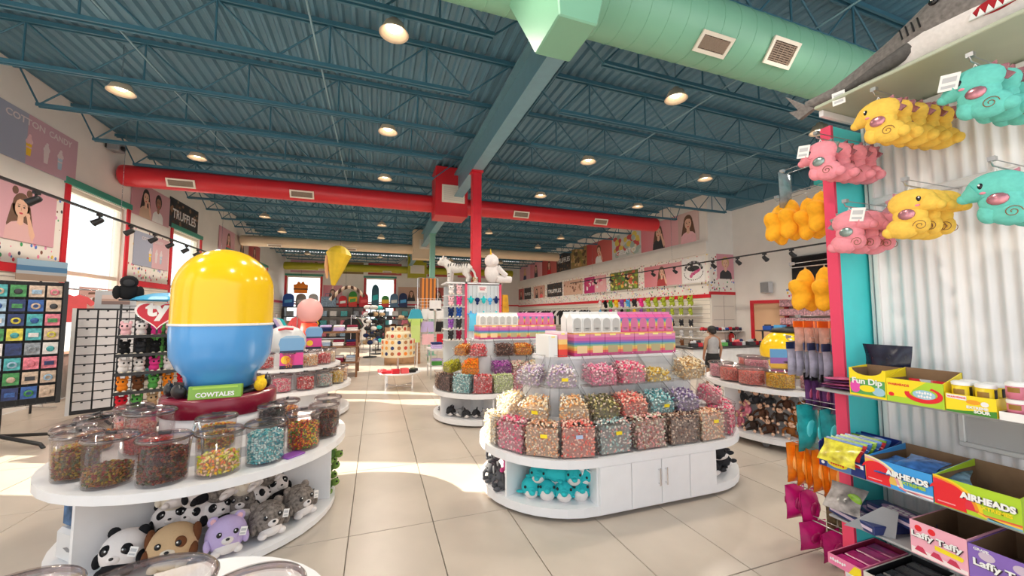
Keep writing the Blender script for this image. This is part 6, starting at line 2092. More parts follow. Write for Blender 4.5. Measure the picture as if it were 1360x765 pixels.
sh = rack('chrome rack with a coral shirt by the tall left window', -5.15, 9.3, .9, RAD(70), 2.05)
garment('coral shirt hanging by the tall left window', local(sh, -.1, 0, 1.95), RAD(40), K('coral', .8), None, .5, .5)
garment('pale peach shirt hanging at the left edge of the view', (-4.72, 6.9, 1.72), RAD(35), mat('peach_cloth', (.70, .46, .34), .8), None, .45, .6)
obj('shirt_peg', MB().tube([(-4.72, 6.9, 1.80), (-4.72, 6.9, 0)], .012, 6), BLK, label='thin black post carrying the pale peach shirt', cat='post')
fb = thing('face_banner', 'pink banner with a large printed face under the tall left window', 'banner', (XL + .3, 10.3, .9), PI / 2)
obj('banner', B(-.75, .75, 0, .012, 0, 1.22), mat('banner_pink', (.66, .40, .36), .6, noise=.1, scale=2), fb)
m = MB()
for s in (-.35, .35):
    m.disc(s, .98, .13, .05, -.001, 0, 14)
    m.disc(s, .98, .05, .05, -.0015, 1, 12)
    m.poly([(s - .18, 1.08), (s + .18, 1.10), (s + .14, 1.14), (s - .16, 1.12)], -.001, 1)
m.disc(0, .45, .22, .07, -.001, 2, 16)
m.poly([(-.06, .62), (.06, .62), (.03, .9), (-.03, .9)], -.001, 3)
obj('printed_face', m, [PW, HAIRB, LIPS, mat('skin_line', (.62, .32, .22), .5)], fb)
obj('banner_stand', B(-.7, .7, .012, .05, -.9, 0), BLK, fb)
# shelving under the left wall beyond the rack
for i, (y, lab) in enumerate(((12.4, 'black shelving unit between the left windows'), (14.6, 'black shelving unit under the second left window'), (16.8, 'black shelving unit beyond the second left window'))):
    u = thing('shelving_unit', lab, 'shelving', (XL + .42, y, 0), PI / 2)
    obj('back_board', B(-.9, .9, .33, .36, 0, 1.55), K('dark'), u)
    for s in (-.9, .88):
        obj('side_board', B(s, s + .02, 0, .36, 0, 1.55), K('dark'), u)
    for z in (.1, .55, 1.0, 1.5):
        obj('shelf', B(-.88, .88, 0, .33, z - .02, z), K('dark'), u)
    for r, z in enumerate((.1, .55, 1.0, 1.5)):
        for c in range(5):
            k = ['white', 'pink', 'teal', 'grey', 'beige', 'blue', 'black'][(r * 3 + c * 2 + i) % 7]
            q = obj('gift_box', B(-.12, .12, -.09, .09, 0, .22 + .04 * ((r + c) % 3)), CARDC[k], None, local(u, -.68 + .34 * c, .16, z), PI / 2, bev=.006, label='%s gift box, %s shelf up, %s along, %s' % (k, ORD[r], ORD[c], lab.replace('black shelving unit', 'in the unit')), cat='box', group='gift boxes in the left wall units')

# plush tower with the red heart sign
pt = thing('plush_rack', 'black wire tower of small plush toys left of the capsule, red heart sign on it', 'rack', (-2.60, 6.05, 0), RAD(24))
obj('base', B(-.34, .34, -.26, .26, 0, .06), BLK, pt)
for s in (-.34, .33):
    obj('upright', B(s, s + .02, .2, .22, .06, 1.72), BLK, pt)
obj('grid_back', wire_grid(.68, .1, 1.7, .08, .003, .21), BLK, pt)
SHZ = (.22, .44, .66, .88, 1.10, 1.32)
for z in SHZ:
    obj('wire_shelf', MB().box(-.34, .34, -.16, -.15, z, z + .03).box(-.34, .34, -.16, .2, z - .006, z), BLK, pt)
small = [('white', 'pale'), ('hot', 'magenta'), ('black', 'black'), ('brown', 'brown'), ('orange', 'orange'), ('lpink', 'pale pink'), ('green', 'green'), ('red', 'red'), ('tan', 'tan'), ('dark', 'charcoal')]


def tiny_plush(lab, loc, rz, col, sc, grp, ears=True):
    o = thing('small_plush', lab, 'soft toy', loc, rz, grp, scale=sc)
    P = plush_mat(col)
    part('body', 'tp_b', lambda: MB().ell((0, .05, .45), (.42, .36, .45), 12, 7).ell((0, -.08, 1.02), (.46, .40, .40), 12, 7), P, o)
    for s in (-1, 1):
        part('ear', 'tp_e%d' % s, lambda: MB().ell((s * .32, .0, 1.42), (.15, .10, .20), 8, 5), P, o)
        part('eye', 'tp_y%d' % s, lambda: MB().ell((s * .18, -.43, 1.10), (.09, .06, .10), 8, 5), EYEB, o)
        part('paw', 'tp_p%d' % s, lambda: MB().ell((s * .26, -.36, .14), (.16, .20, .14), 8, 5), plush_mat('cream'), o)
    return o


rr = random.Random(3)
order = ['lpink', 'white', 'hot', 'lpink', 'black', 'dark', 'black', 'black', 'white', 'white', 'hot', 'white', 'orange', 'brown', 'green', 'orange', 'red', 'green', 'tan', 'orange']
nmz = dict((a, b) for a, b in small)
for r in range(6):
    for c in range(5):
        k = order[(r * 4 + c) % 20]
        tiny_plush('small %s plush on the wire tower, %s row down, %s across' % (nmz[k], ORD[r], ORD[c]), local(pt, -.27 + .135 * c, .0, SHZ[5 - r] + .001), RAD(24 + rr.uniform(-25, 25)), k, .122, 'small plush on the wire tower')
hs = thing('heart_sign', 'red heart sign with white ty lettering on the plush tower', 'sign', local(pt, -.0, -.20, 1.60), RAD(20))
hp = []
for i in range(40):
    t = 2 * PI * i / 40
    hp.append((.0115 * 16 * math.sin(t) ** 3, .0105 * (13 * math.cos(t) - 5 * math.cos(2 * t) - 2 * math.cos(3 * t) - math.cos(4 * t))))
obj('heart_board', MB().prism([(a * 1.12, b * 1.1) for a, b in hp], -.008, .012, 0, 'y'), PW, hs)
obj('red_heart', MB().prism(hp, -.014, -.008, 0, 'y'), mat('heart_red', (.55, .01, .03), .35), hs)
text('ty', .22, PW, hs, (0, -.018, .03), bold=.05, ext=.02)
obj('sign_post', B(-.01, .01, .012, .03, -.24, .0), BLK, hs)
um = thing('parasol_canopy', 'small light blue canopy over the red heart sign', 'canopy', local(pt, .10, -.06, 1.71), RAD(20))
obj('canopy', MB().lathe([(.36, .06), (.30, .10), (.16, .145), (0, .16), (0, .15), (.16, .135), (.30, .09), (.355, .052)], 12, sm=False), mat('canopy_blue', (.05, .36, .62), .4), um)
obj('canopy_pole', MB().tube([(0, .06, -.36), (0, 0, .15)], .01, 6), CHROME, um)
g_ = thing('gorilla_plush', 'black shaggy plush sitting high beside the light blue canopy', 'soft toy', local(pt, -.27, .05, 1.78), RAD(24), scale=.20)
obj('body', MB().ell((0, 0, .45), (.55, .45, .5), 14, 8).ell((0, -.1, 1.05), (.42, .40, .40), 14, 8).ell((-.5, -.2, .4), (.2, .25, .42), 10, 6).ell((.5, -.2, .4), (.2, .25, .42), 10, 6), plush_mat('black'), g_)
obj('face', MB().ell((0, -.42, .98), (.26, .12, .22), 12, 7), plush_mat('dark'), g_)
obj('top_board', B(-.4, .4, -.3, .3, -.10, 0), BLK, g_)
# black garments behind the tower
rk = rack('chrome rack of dark clothes behind the plush tower', -3.35, 8.3, 1.3, RAD(20))
for i in range(8):
    k = ['black', 'dark', 'black', 'green', 'dark', 'tan', 'black', 'dark'][i]
    garment('%s shirt, %s from the left, on the rack behind the plush tower' % ({'black': 'black', 'dark': 'charcoal', 'green': 'green', 'tan': 'tan'}[k], ORD[i]), local(rk, -.55 + .155 * i, 0, 1.45), RAD(20 + 60), K(k, .85), 'shirts behind the plush tower', .5, .75)

# on top of the second left island
wd = thing('rounded_bin', 'pale grey rounded bin with a blue fin on the second left island', 'display', (-1.38, 7.15, 1.001))
obj('hull', MB().lathe([(0, 0), (.27, 0), (.30, .08), (.29, .22), (.22, .34), (.10, .40), (0, .41)], 28), mat('bin_pale', (.62, .63, .64), .35), wd)
obj('blue_fin', MB().prism([(-.36, 0), (-.20, .02), (-.24, .22), (-.30, .30)], -.03, .03, 0, 'y'), mat('fin_blue', (.03, .22, .45), .4), wd)
obj('red_trim', MB().tube([(-.06, -.24, .35), (.04, -.26, .37), (.14, -.22, .36)], .02, 6), K('red', .4), wd)
SGN = bands('sign_blue', [(0, (.02, .02, .05)), (.10, (.62, .05, .26)), (.48, (.03, .04, .10)), (.55, (.16, .34, .58)), (.92, (.30, .45, .62))])
for i, (x, y, z, s, lab) in enumerate(((-1.16, 6.44, .801, 1.0, 'blue topped sign card with yellow disc and pink panel'), (-1.0, 7.36, 1.001, .8, 'smaller blue topped sign card behind the pale bin'))):
    q = thing('price_sign', lab + ' on the second left island', 'sign', (x, y, z), RAD(10), scale=s)
    obj('card', MB().prism([(-.15, 0), (.15, 0), (.15, .30), (.17, .36), (.15, .44), (.08, .48), (-.08, .48), (-.15, .44), (-.17, .36), (-.15, .30)], -.005, .005, 0, 'y'), SGN, q)
    obj('yellow_disc', MB().prism(oval(-.075, .13, .06, .06), -.007, -.005, 0, 'y'), K('yellow'), q)
    obj('foot', B(-.15, .15, -.06, .06, 0, .008), PLASTIC, q)
pk = thing('rounded_display', 'plain pink ball on a red cone standing behind the second left island', 'display', (-1.25, 8.55, 0))
obj('stand', MB().lathe([(0, 0), (.25, 0), (.25, .9), (.22, .95), (0, .95)], 20), WHITE, pk)
obj('red_cone', MB().lathe([(0, .95), (.25, .95), (.14, 1.42), (0, 1.42)], 22), mat('gloss_coral', (.80, .07, .03), .35), pk)
obj('pink_ball', MB().ell((0, 0, 1.66), (.24, .22, .25), 22, 14), mat('soft_pink', (.82, .40, .38), .45), pk)

# brown table of folded clothes, aisle left
bt_ = thing('display_table', 'brown wooden table with folded clothes at the left of the far aisle', 'table', (-1.05, 11.2, 0))
WD = mat('brown_wood', (.20, .09, .04), .45, noise=.3, scale=6)
for z in (.35, .75, 1.12):
    obj('board', B(-.65, .65, -.6, .6, z, z + .04), WD, bt_, bev=.005)
for x in (-.62, .57):
    for y in (-.57, .52):
        obj('leg', B(x, x + .05, y, y + .05, 0, 1.12), WD, bt_)
fk = ['lavender', 'white', 'maroon', 'grey', 'pale blue', 'white', 'maroon', 'navy']
FK = {'lavender': K('lav', .9), 'white': K('white', .9), 'maroon': K('maroon', .9), 'grey': K('lgrey', .9), 'pale blue': mat('cloth_paleblue', (.34, .44, .58), .9), 'navy': K('navy', .9), 'green': K('green', .9), 'purple': K('purple', .9), 'black': K('black', .9), 'pink': K('lpink', .9), 'red': K('red', .9)}


def folded(lab, loc, rz, k, grp, w=.26, d=.30, h=.05):
    o = thing('folded_shirt', lab, 'garment', loc, rz, grp)
    part('cloth', 'fold%.2f' % w, lambda: B(-w / 2, w / 2, -d / 2, d / 2, 0, h), FK[k], o, bev=.015)
    part('collar', 'coll%.2f' % w, lambda: B(-w * .2, w * .2, -d * .3, -d * .1, h, h + .008), FK[k], o)
    return o


for lv, z in enumerate((.391, .791, 1.161)):
    for c in range(4):
        for s in range(3):
            k = fk[(lv * 3 + c + s // 2) % 8]
            folded('%s folded shirt, %s in pile %s on the %s board of the brown table' % (k, ['bottom', 'middle', 'top'][s], ['one', 'two', 'three', 'four'][c], ['lowest', 'middle', 'top'][lv]), (-1.05 - .46 + .31 * c, 11.2 - .40, z + .051 * s), .05 * (s - 1), k, 'folded shirts on the brown table')
for j, (x, y, n, cs, lab) in enumerate(((-.75, 14.4, 10, ['black', 'maroon', 'dark', 'green', 'black', 'navy', 'grey', 'dark', 'black', 'brown'], 'dark clothes rack on the left of the far aisle'), (-.55, 17.6, 10, ['white', 'dark', 'black', 'red', 'tan', 'black', 'navy', 'white', 'dark', 'teal'], 'second dark clothes rack along the far aisle'))):
    rk = rack(lab, x, y, 1.5, RAD(88))
    for i in range(n):
        garment('%s shirt, %s along the %s' % ({'dark': 'charcoal'}.get(cs[i], cs[i]), ORD[i], lab.replace('dark clothes rack', 'rack')), local(rk, -.68 + .15 * i, 0, 1.45), RAD(12), K(cs[i], .85), 'shirts on the far aisle racks', .55, .9)
for j, (x, y, n, a, lab) in enumerate(((-2.6, 10.6, 9, 75, 'rack of patterned clothes behind the pink ball'), (-3.4, 12.6, 9, 70, 'rack of pale clothes in the left rear'), (-2.4, 15.5, 9, 80, 'rack of bright clothes in the left rear of the shop'), (3.6, 10.6, 9, 20, 'rack of dark clothes behind the second candy island'), (4.4, 13.4, 9, 15, 'rack of mixed clothes far behind the second candy island'), (.15, 20.5, 8, 88, 'rack of dark clothes at the end of the far aisle'))):
    rk = rack(lab, x, y, 1.5, RAD(a), 1.6)
    for i in range(n):
        k = [['navy', 'lav', 'white', 'teal', 'maroon'], ['white', 'lgrey', 'cream', 'lav'], ['coral', 'navy', 'yellow', 'black', 'aqua'], ['black', 'dark', 'maroon', 'grey'], ['grey', 'navy', 'black', 'tan'], ['black', 'dark', 'green']][j][i % [5, 4, 5, 4, 4, 3][j]]
        garment('%s shirt, %s along the %s' % ({'lav': 'lavender', 'lgrey': 'pale grey', 'dark': 'charcoal', 'aqua': 'turquoise'}.get(k, k), ORD[i], lab), local(rk, -.68 + .165 * i, 0, 1.5), RAD(a - 70), K(k, .85), 'shirts on the rear racks', .55, .85)
for i, (x, y, k, nm) in enumerate(((-.20, 15.3, 'white', 'white'), (.0, 16.4, 'teal', 'teal'), (.10, 18.2, 'dark', 'charcoal'))):
    hatst = thing('hat_stand', 'black stand of caps in the far aisle, %s cap on top' % nm, 'stand', (x, y, 0))
    obj('pole', MB().tube([(0, 0, .03), (0, 0, 1.95)], .02, 8), BLK, hatst)
    obj('base', MB().lathe([(0, 0), (.25, 0), (.25, .03), (0, .03)], 20), BLK, hatst)
    for r in range(6):
        for c in range(4):
            t = 2 * PI * c / 4 + r * .4
            obj('cap', MB().ell((.16 * math.cos(t), .16 * math.sin(t), .55 + .26 * r), (.11, .11, .08), 10, 6), K([k, 'black', 'tan', 'navy', 'dark'][(r + c) % 5 if r < 5 else 0], .8), hatst)
# high shelf along the back wall, with body boards
bs = thing('back_shelf', 'long dark shelf along the back wall under the windows', 'shelving', (-1.6, 27.5, 0))
obj('shelf_top', B(-3.9, 4.2, -.30, .45, 2.0, 2.06), K('dark'), bs)
for x in (-3.9, -1.9, .1, 2.1, 4.1):
    obj('upright', B(x, x + .08, -.25, .40, 0, 2.0), K('dark'), bs)
for z in (.1, .8, 1.4):
    obj('shelf', B(-3.9, 4.2, -.28, .40, z, z + .05), K('dark'), bs)
rr = random.Random(5)
for r, z in enumerate((.151, .851, 1.451)):
    for c in range(12):
        k = ['white', 'pale blue', 'beige', 'pink', 'grey', 'teal'][(r * 2 + c * 5) % 6]
        obj('gift_box', B(-.2, .2, -.15, .15, 0, .34), CARDC[k], None, (-5.2 + .64 * c + (.06 if c % 3 == 0 else 0), 27.5, z), 0, bev=.01, label='%s parcel, %s along the %s board of the back shelf' % (k, ORD[c], ['lowest', 'middle', 'upper'][r]), cat='box', group='parcels on the back shelf')


def board(lab, x, w, h, c1, c2, tall=False):
    o = thing('surf_board' if tall else 'body_board', lab, 'board', (x, 27.42, 2.061), rot=(RAD(-8), 0, 0), group='boards along the back wall')
    pts = [(-w / 2, 0), (w / 2, 0), (w / 2 * 1.05, h * .5)] + [(w / 2 * math.cos(PI * i / 12), h * .72 + h * .28 * math.sin(PI * i / 12)) for i in range(13)] + [(-w / 2 * 1.05, h * .5)]
    obj('board', MB().prism(pts, 0, .05, 0, 'y'), c1, o, bev=.01)
    obj('printed_band', MB().prism([(-w * .36, h * .28), (w * .36, h * .34), (w * .36, h * .56), (-w * .36, h * .50)], -.004, -.0005, 0, 'y'), c2, o)


RASTA = bands('rasta', [(0, (.7, .04, .03)), (.35, (.85, .55, .03)), (.65, (.05, .30, .05))])
for x, w, h, a, b, lab in ((-5.25, .60, .85, K('blue'), K('sky'), 'blue body board, leftmost on the back shelf'), (-4.55, .56, .85, K('grey'), K('lgrey'), 'grey body board beside the blue one'), (-3.85, .56, .85, K('lgrey'), K('yellow'), 'grey body board with yellow band'),
                           (-2.10, .48, .75, K('red'), K('white'), 'red body board with pale band, left of the middle'), (-1.50, .50, 1.05, RASTA, K('green'), 'red yellow and green body board'), (-.82, .54, .95, K('red'), K('coral'), 'red body board beside the middle back window'),
                           (.55, .48, .80, RASTA, K('yellow'), 'green yellow and red body board right of the tall one'), (1.12, .52, .95, mat('steel_blue', (.10, .20, .34), .4), K('white'), 'steel blue body board with white band'), (1.72, .54, 1.0, K('navy'), K('sky'), 'navy body board, rightmost on the back shelf')):
    board(lab, x, w, h, a, b)
board('tall dark teal surf board before the middle back window', -.10, .46, 1.55, mat('deep_teal', (.02, .10, .16), .35), K('teal'), True)
cb = thing('cooler_bag', 'pale blue patterned tote bag on the back shelf', 'bag', (-2.95, 27.45, 2.061))
obj('bag_body', MB().prism([(-.46, 0), (.46, 0), (.42, .66), (-.42, .66)], -.14, .14, 0, 'y'), mat('tote_blue', (.24, .34, .46), .7, noise=.5, scale=14), cb, bev=.03)
obj('bag_handle', MB().tube([(-.2, -.14, .64), (-.16, -.15, .86), (.16, -.15, .86), (.2, -.14, .64)], .02, 6), mat('tote_blue2', (.14, .22, .34), .7), cb)
lv = thing('life_vest', 'orange life vest hanging before the far left back window', 'vest', (-4.5, 27.0, 3.62))
obj('vest', MB().prism([(-.36, -.72), (.36, -.72), (.40, -.2), (.22, -.15), (.16, 0), (.06, -.02), (0, -.14), (-.06, -.02), (-.16, 0), (-.22, -.15), (-.40, -.2)], -.06, .06, 0, 'y'), K('orange', .7), lv, bev=.02)
obj('belt', B(-.40, .40, -.068, .068, -.50, -.44), K('black'), lv)
obj('hanging_cord', MB().tube([(0, 0, -.05), (0, 0, 2.0)], .006, 5), BLK, lv)
sn = thing('snake_plush', 'brown and white striped snake plush arched over the back shelf', 'soft toy', (-1.6, 24.0, 2.4))
obj('snake_body', MB().tube([(-.9 + 1.8 * i / 20, 0, .95 * math.sin(PI * (.06 + .80 * i / 20)) - .2) for i in range(21)], [.10] * 21, 10), bands('snake_stripe', [(i / 12, (.07, .03, .02) if i % 2 else (.66, .50, .38)) for i in range(12)], 'X', .8), sn)
obj('hanging_cord', MB().tube([(-.1, 0, .70), (-.1, 0, 3.2)], .006, 5), BLK, sn)
# yellow hanging parasol over the left island
yp = thing('hanging_parasol', 'half open yellow parasol hanging from the ceiling over the left islands', 'parasol', (-1.38, 14.0, 2.55), rot=(0, RAD(8), 0))
obj('canopy', MB().lathe([(.06, 0), (.16, .30), (.24, .55), (.34, .90), (.40, 1.06), (.30, 1.22), (.16, 1.32), (0, 1.36), (0, 1.33), (.15, 1.29), (.28, 1.19), (.37, 1.06), (.31, .90), (.05, .02)], 14, sm=False), mat('parasol_yellow', (.80, .56, .03), .6, noise=.1, scale=4), yp)
obj('handle', MB().tube([(0, 0, -.12), (0, 0, 1.34)], .015, 6), K('tan'), yp)
obj('peach_ribbon', MB().tube([(-.34, -.05, .95), (-.30, -.05, .6), (-.22, -.03, .2)], [.05, .07, .03], 8), mat('ribbon_peach', (.78, .42, .20), .6), yp)
obj('hanging_cord', MB().tube([(0, 0, 1.35), (-.25, 0, 3.13)], .005, 5), CHROME, yp)

# round low table with the card tower in the aisle
tb2 = thing('round_table', 'low white round table in the middle of the far aisle', 'table', (.50, 8.75, 0))
obj('table_top', MB().lathe([(0, .33), (.43, .33), (.44, .345), (.44, .36), (0, .36)], 32), WHITE, tb2)
for a in (40, 130, 220, 310):
    x, y, _ = on_circle(0, 0, .38, a)
    obj('leg', MB().box(x - .015, x + .015, y - .015, y + .015, 0, .33), CHROME, tb2)
obj('cross_bar', MB().tube([(-.27, -.27, .05), (.27, .27, .05)], .012, 6).tube([(-.27, .27, .05), (.27, -.27, .05)], .012, 6), CHROME, tb2)
ct = thing('card_tower', 'cream revolving tower of round printed cards on the low table', 'rack', (.46, 8.72, .361))
obj('tower_foot', MB().lathe([(0, 0), (.16, 0), (.15, .015), (.025, .02), (.02, .35), (0, .35)], 20), WHITE, ct)
CRM = mat('card_cream', (.84, .72, .50), .5)
obj('lower_drum', MB().lathe([(0, .33), (.36, .33), (.36, .345), (.33, .35), (.33, .70), (0, .70)], 24), CRM, ct)
obj('upper_drum', MB().lathe([(0, .70), (.25, .70), (.25, .86), (0, .86)], 24), CRM, ct)
obj('top_drum', MB().lathe([(0, .86), (.16, .86), (.16, .92), (0, .92)], 20), CRM, ct)
CP = [K('orange', .5), mat('card_brown', (.40, .16, .05), .5), mat('card_amber', (.75, .36, .08), .5), mat('card_red', (.55, .06, .03), .5), K('navy', .5)]
for r, (R, z, n, cnt) in enumerate(((.345, .352, 22.5, 9), (.345, .470, 22.5, 9), (.345, .588, 22.5, 9), (.265, .715, 30, 7), (.175, .865, 45, 5))):
    for i in range(cnt):
        a = (i - (cnt - 1) / 2) * n
        x, y, rz = on_circle(.46, 8.72, R, a)
        p = thing('round_print_card', 'round print card on the tower, %s row up, %s from the left' % (ORD[r], ORD[i]), 'card', (x, y, .361 + z), rz, 'cards on the revolving tower')
        part('card', 'rc', lambda: B(-.055, .055, -.004, .004, 0, .112), CRM, p)
        part('round_print', 'rcp', lambda: MB().prism(oval(0, .056, .038, .038, 14), -.0055, -.004, 0, 'y'), CP[(r * 3 + i * 2) % 5], p)
for i, (x, y, w, d, h, c, k) in enumerate(((.22, 8.52, .20, .14, .06, 'red', 'red'), (.40, 8.42, .16, .12, .10, 'red', 'red'), (.58, 8.42, .16, .12, .11, 'coral', 'coral'), (.74, 8.52, .14, .14, .07, 'black', 'black'), (.14, 8.70, .14, .16, .07, 'coral', 'coral'), (.80, 8.74, .12, .16, .06, 'dark', 'charcoal'))):
    obj('candy_tin', B(-w / 2, w / 2, -d / 2, d / 2, 0, h), K(c, .35), None, (x, y, .361), .1 * i, bev=.012, label='%s tin on the low round table, %s from the left' % (k, ORD[i] if i < 4 else ['far left, behind', 'far right, behind'][i - 4]), cat='tin', group='tins on the low round table')
# wooden cabinet with hats
wc = thing('wooden_cabinet', 'tan wooden cabinet behind the card tower with hats on top', 'cabinet', (.82, 13.1, 0))
TW = mat('tan_wood', (.42, .24, .12), .5, noise=.25, scale=5)
obj('carcass', B(-.55, .55, -.3, .3, 0, 1.16), TW, wc, bev=.008)
for s in (-1, 1):
    dd = obj('cabinet_door', B(min(s * .02, s * .53), max(s * .02, s * .53), -.318, -.301, .05, 1.1), TW, wc, bev=.006)
    obj('knob', MB().ell((s * .08, -.335, .6), .018, 8, 6), CHROME, dd)
obj('yellow_card', B(-.28, .02, -.325, -.319, .72, 1.06), K('yellow'), wc)
obj('hat_shelf', B(-.65, .65, -.3, .3, 1.40, 1.43), K('dark'), wc)
for s in (-.6, .56):
    obj('shelf_post', B(s, s + .04, -.02, .02, 1.16, 1.40), K('dark'), wc)


def hat(lab, loc, m, sc=1):
    o = thing('sun_hat', lab, 'hat', loc, 0, 'hats on the tan cabinet', scale=sc)
    part('brim', 'hatb', lambda: MB().lathe([(.09, .005), (.20, 0), (.205, .006), (.09, .015)], 20), m, o)
    part('crown', 'hatc', lambda: MB().lathe([(.10, .01), (.095, .09), (.07, .12), (0, .125)], 20), m, o)
    part('hat_band', 'hatd', lambda: MB().lathe([(.101, .012), (.099, .04)], 20), BLK, o)


for i, (x, z, c, k) in enumerate(((-.42, 1.431, 'black', 'black'), (-.05, 1.431, 'tan', 'straw'), (.36, 1.431, 'brown', 'brown'), (-.3, 1.161, 'brown', 'brown'), (.1, 1.161, 'tan', 'straw'), (.42, 1.161, 'maroon', 'maroon'))):
    hat('%s sun hat on the %s of the tan cabinet, %s' % (k, 'upper shelf' if z > 1.3 else 'top', ['left', 'middle', 'right'][i % 3]), (.82 + x, 13.05, z), K(c, .8), 1)
# swimwear wall right of the cabinet
gw = thing('grid_wall', 'white grid wall of shorts and towels right of the card tower', 'rack', (1.62, 11.4, 0))
obj('grid', wire_grid(1.0, .5, 2.05, .09, .003), PW, gw)
for s in (-.5, .48):
    obj('upright', B(s, s + .02, -.02, .02, 0, 2.05), PW, gw)
obj('foot', B(-.5, .5, -.3, .3, 0, .03), PW, gw)
items = [('white shorts', 'white', -.22, 1.75), ('white tops', 'white', .20, 1.75), ('lavender shorts', 'lavender', -.22, 1.38), ('black shorts', 'black', .20, 1.38), ('pale towel', 'pink', -.20, 1.02), ('rose towel', 'red', .22, 1.02), ('white towel', 'white', 0.0, 2.0)]
for nm, k, x, z in items:
    o = thing('hanging_shorts', '%s on the white grid wall' % nm, 'garment', (1.62 + x, 11.36, z), 0, 'clothes on the white grid wall')
    obj('cloth', MB().prism([(-.17, 0), (.17, 0), (.19, -.30), (.02, -.30), (0, -.14), (-.02, -.30), (-.19, -.30)] if 'shorts' in nm else [(-.17, 0), (.17, 0), (.17, -.30), (-.17, -.30)], -.02, .0, 0, 'y'), FK[k], o, bev=.008)
    obj('clip', B(-.02, .02, -.012, .012, 0, .03), CHROME, o)
garment('neon green and blue dress left of the grid wall', (1.05, 11.2, 1.75), .3, bands('neon', [(0, (.60, .75, .25)), (.5, (.55, .75, .20)), (.7, (.05, .40, .55))], 'Z', .8), None, .4, .95)
obj('dress_stand', MB().tube([(1.05, 11.26, 0), (1.05, 11.26, 1.86)], .014, 6), CHROME, label='chrome stand carrying the neon dress', cat='stand')
ft = thing('display_table', 'white table of folded clothes before the grid wall', 'table', (1.75, 9.95, 0))
obj('table_top', B(-.5, .5, -.35, .35, .70, .74), WHITE, ft, bev=.005)
obj('lower_board', B(-.48, .48, -.33, .33, .30, .33), WHITE, ft)
for x in (-.48, .45):
    for y in (-.33, .30):
        obj('leg', B(x, x + .03, y, y + .03, 0, .70), CHROME, ft)
for lv, z in enumerate((.331, .741)):
    for c in range(3):
        for s in range(3):
            k = ['green', 'lavender', 'navy', 'purple', 'white', 'black'][(c * 2 + lv + (s > 1)) % 6]
            folded('%s folded shirt, %s in the %s pile on the %s of the white table' % (k, ['bottom', 'middle', 'top'][s], ['left', 'centre', 'right'][c], ['lower board', 'top'][lv]), (1.75 - .31 + .31 * c, 9.82, z + .051 * s), 0, k, 'folded shirts on the white table')
tw = thing('towel_rail', 'orange and brown striped towels hanging behind the white tiger', 'towel', (1.55, 12.6, 0))
obj('towel', B(-.25, .25, -.02, .02, 1.7, 2.75), bands('towel_stripe', [(i / 8, (.75, .26, .05) if i % 2 else (.22, .10, .05)) for i in range(8)], 'X', .9), tw, bev=.01)
obj('rail', MB().tube([(-.32, 0, 2.76), (.32, 0, 2.76)], .012, 6).tube([(.32, 0, 0), (.32, 0, 2.76)], .012, 6).tube([(-.32, 0, 0), (-.32, 0, 2.76)], .012, 6), CHROME, tw)

# ---------------------------------------------------------------- fixture round the red column
cf = thing('column_fixture', 'white peg wall fixture with red edges around the red column', 'shelving', (0, 8.2, 0))
PEG = mat('pegboard_white', (.66, .70, .72), .5)
obj('front_panel', B(1.80, 2.52, -.20, -.18, .1, 2.22), PEG, cf)
m = MB()
for i in range(9):
    m.box(1.84 + .08 * i, 1.844 + .08 * i, -.203, -.2005, .2, 2.2)
obj('panel_groove', m, K('grey'), cf)
for x in (1.76, 2.52):
    obj('red_upright', B(x, x + .045, -.22, -.16, 0, 2.27), mat('coral_edge', (.78, .06, .14), .35), cf)
obj('rear_panel', B(1.42, 2.56, .45, .47, .1, 2.22), PEG, cf)
obj('left_panel', B(1.76, 1.78, -.16, .45, .1, 2.22), PEG, cf)
obj('right_panel', B(2.54, 2.56, -.16, .45, .1, 2.22), PEG, cf)
obj('top_board', MB().box(1.36, 1.90, -.22, .47, 2.24, 2.27).box(2.18, 2.58, -.22, .47, 2.24, 2.27).box(1.90, 2.18, -.22, -.12, 2.24, 2.27), WHITE, cf)
obj('plinth', B(1.40, 2.56, -.2, .47, 0, .1), WHITE, cf)
for i, z in enumerate((1.05, 1.28, 1.52, 1.76, 2.0)):
    obj('side_shelf', B(1.38, 1.76, -.2, .4, z - .015, z), WHITE, cf)
for r, (z, cs) in enumerate(((1.051, ['dark', 'maroon']), (1.281, ['purple', 'dark']), (1.521, ['navy', 'blue']), (1.761, ['lpink', 'hot']), (2.001, ['white', 'lpink']))):
    for c in range(2):
        k = cs[c]
        tiny_plush('%s small plush, %s shelf up, %s side of the column fixture' % ({'lpink': 'pale pink', 'hot': 'magenta', 'dark': 'charcoal'}.get(k, k), ORD[r], ['left', 'right'][c]), (1.47 + .17 * c, 8.02, z), .1, k, .14, 'small plush on the column fixture shelves')
for r, z in enumerate((1.98, 1.66)):
    for c in range(5):
        k = ['teal', 'navy', 'teal', 'sky', 'navy', 'sky', 'sky', 'aqua', 'teal', 'aqua'][r * 5 + c]
        o = thing('hanging_toy', '%s hanging toy, %s row and %s from the left on the peg wall' % (k, ['upper', 'lower'][r], ORD[c]), 'toy', (1.88 + .14 * c, 7.955, z), 0, 'hanging toys on the peg wall')
        part('toy_body', 'ht%d' % (c % 2), [lambda: MB().ell((0, 0, -.09), (.045, .03, .07), 10, 6).ell((0, 0, -.02), (.02, .02, .03), 8, 5).ell((-.05, 0, -.06), (.03, .015, .015), 8, 5).ell((.05, 0, -.06), (.03, .015, .015), 8, 5), lambda: MB().ell((0, 0, -.08), (.055, .03, .05), 10, 6).ell((0, 0, -.15), (.03, .02, .035), 8, 5)][c % 2], plush_mat(k), o)
        part('peg', 'htp', lambda: MB().tube([(0, .048, .012), (0, -.03, .012)], .004, 5), CHROME, o)
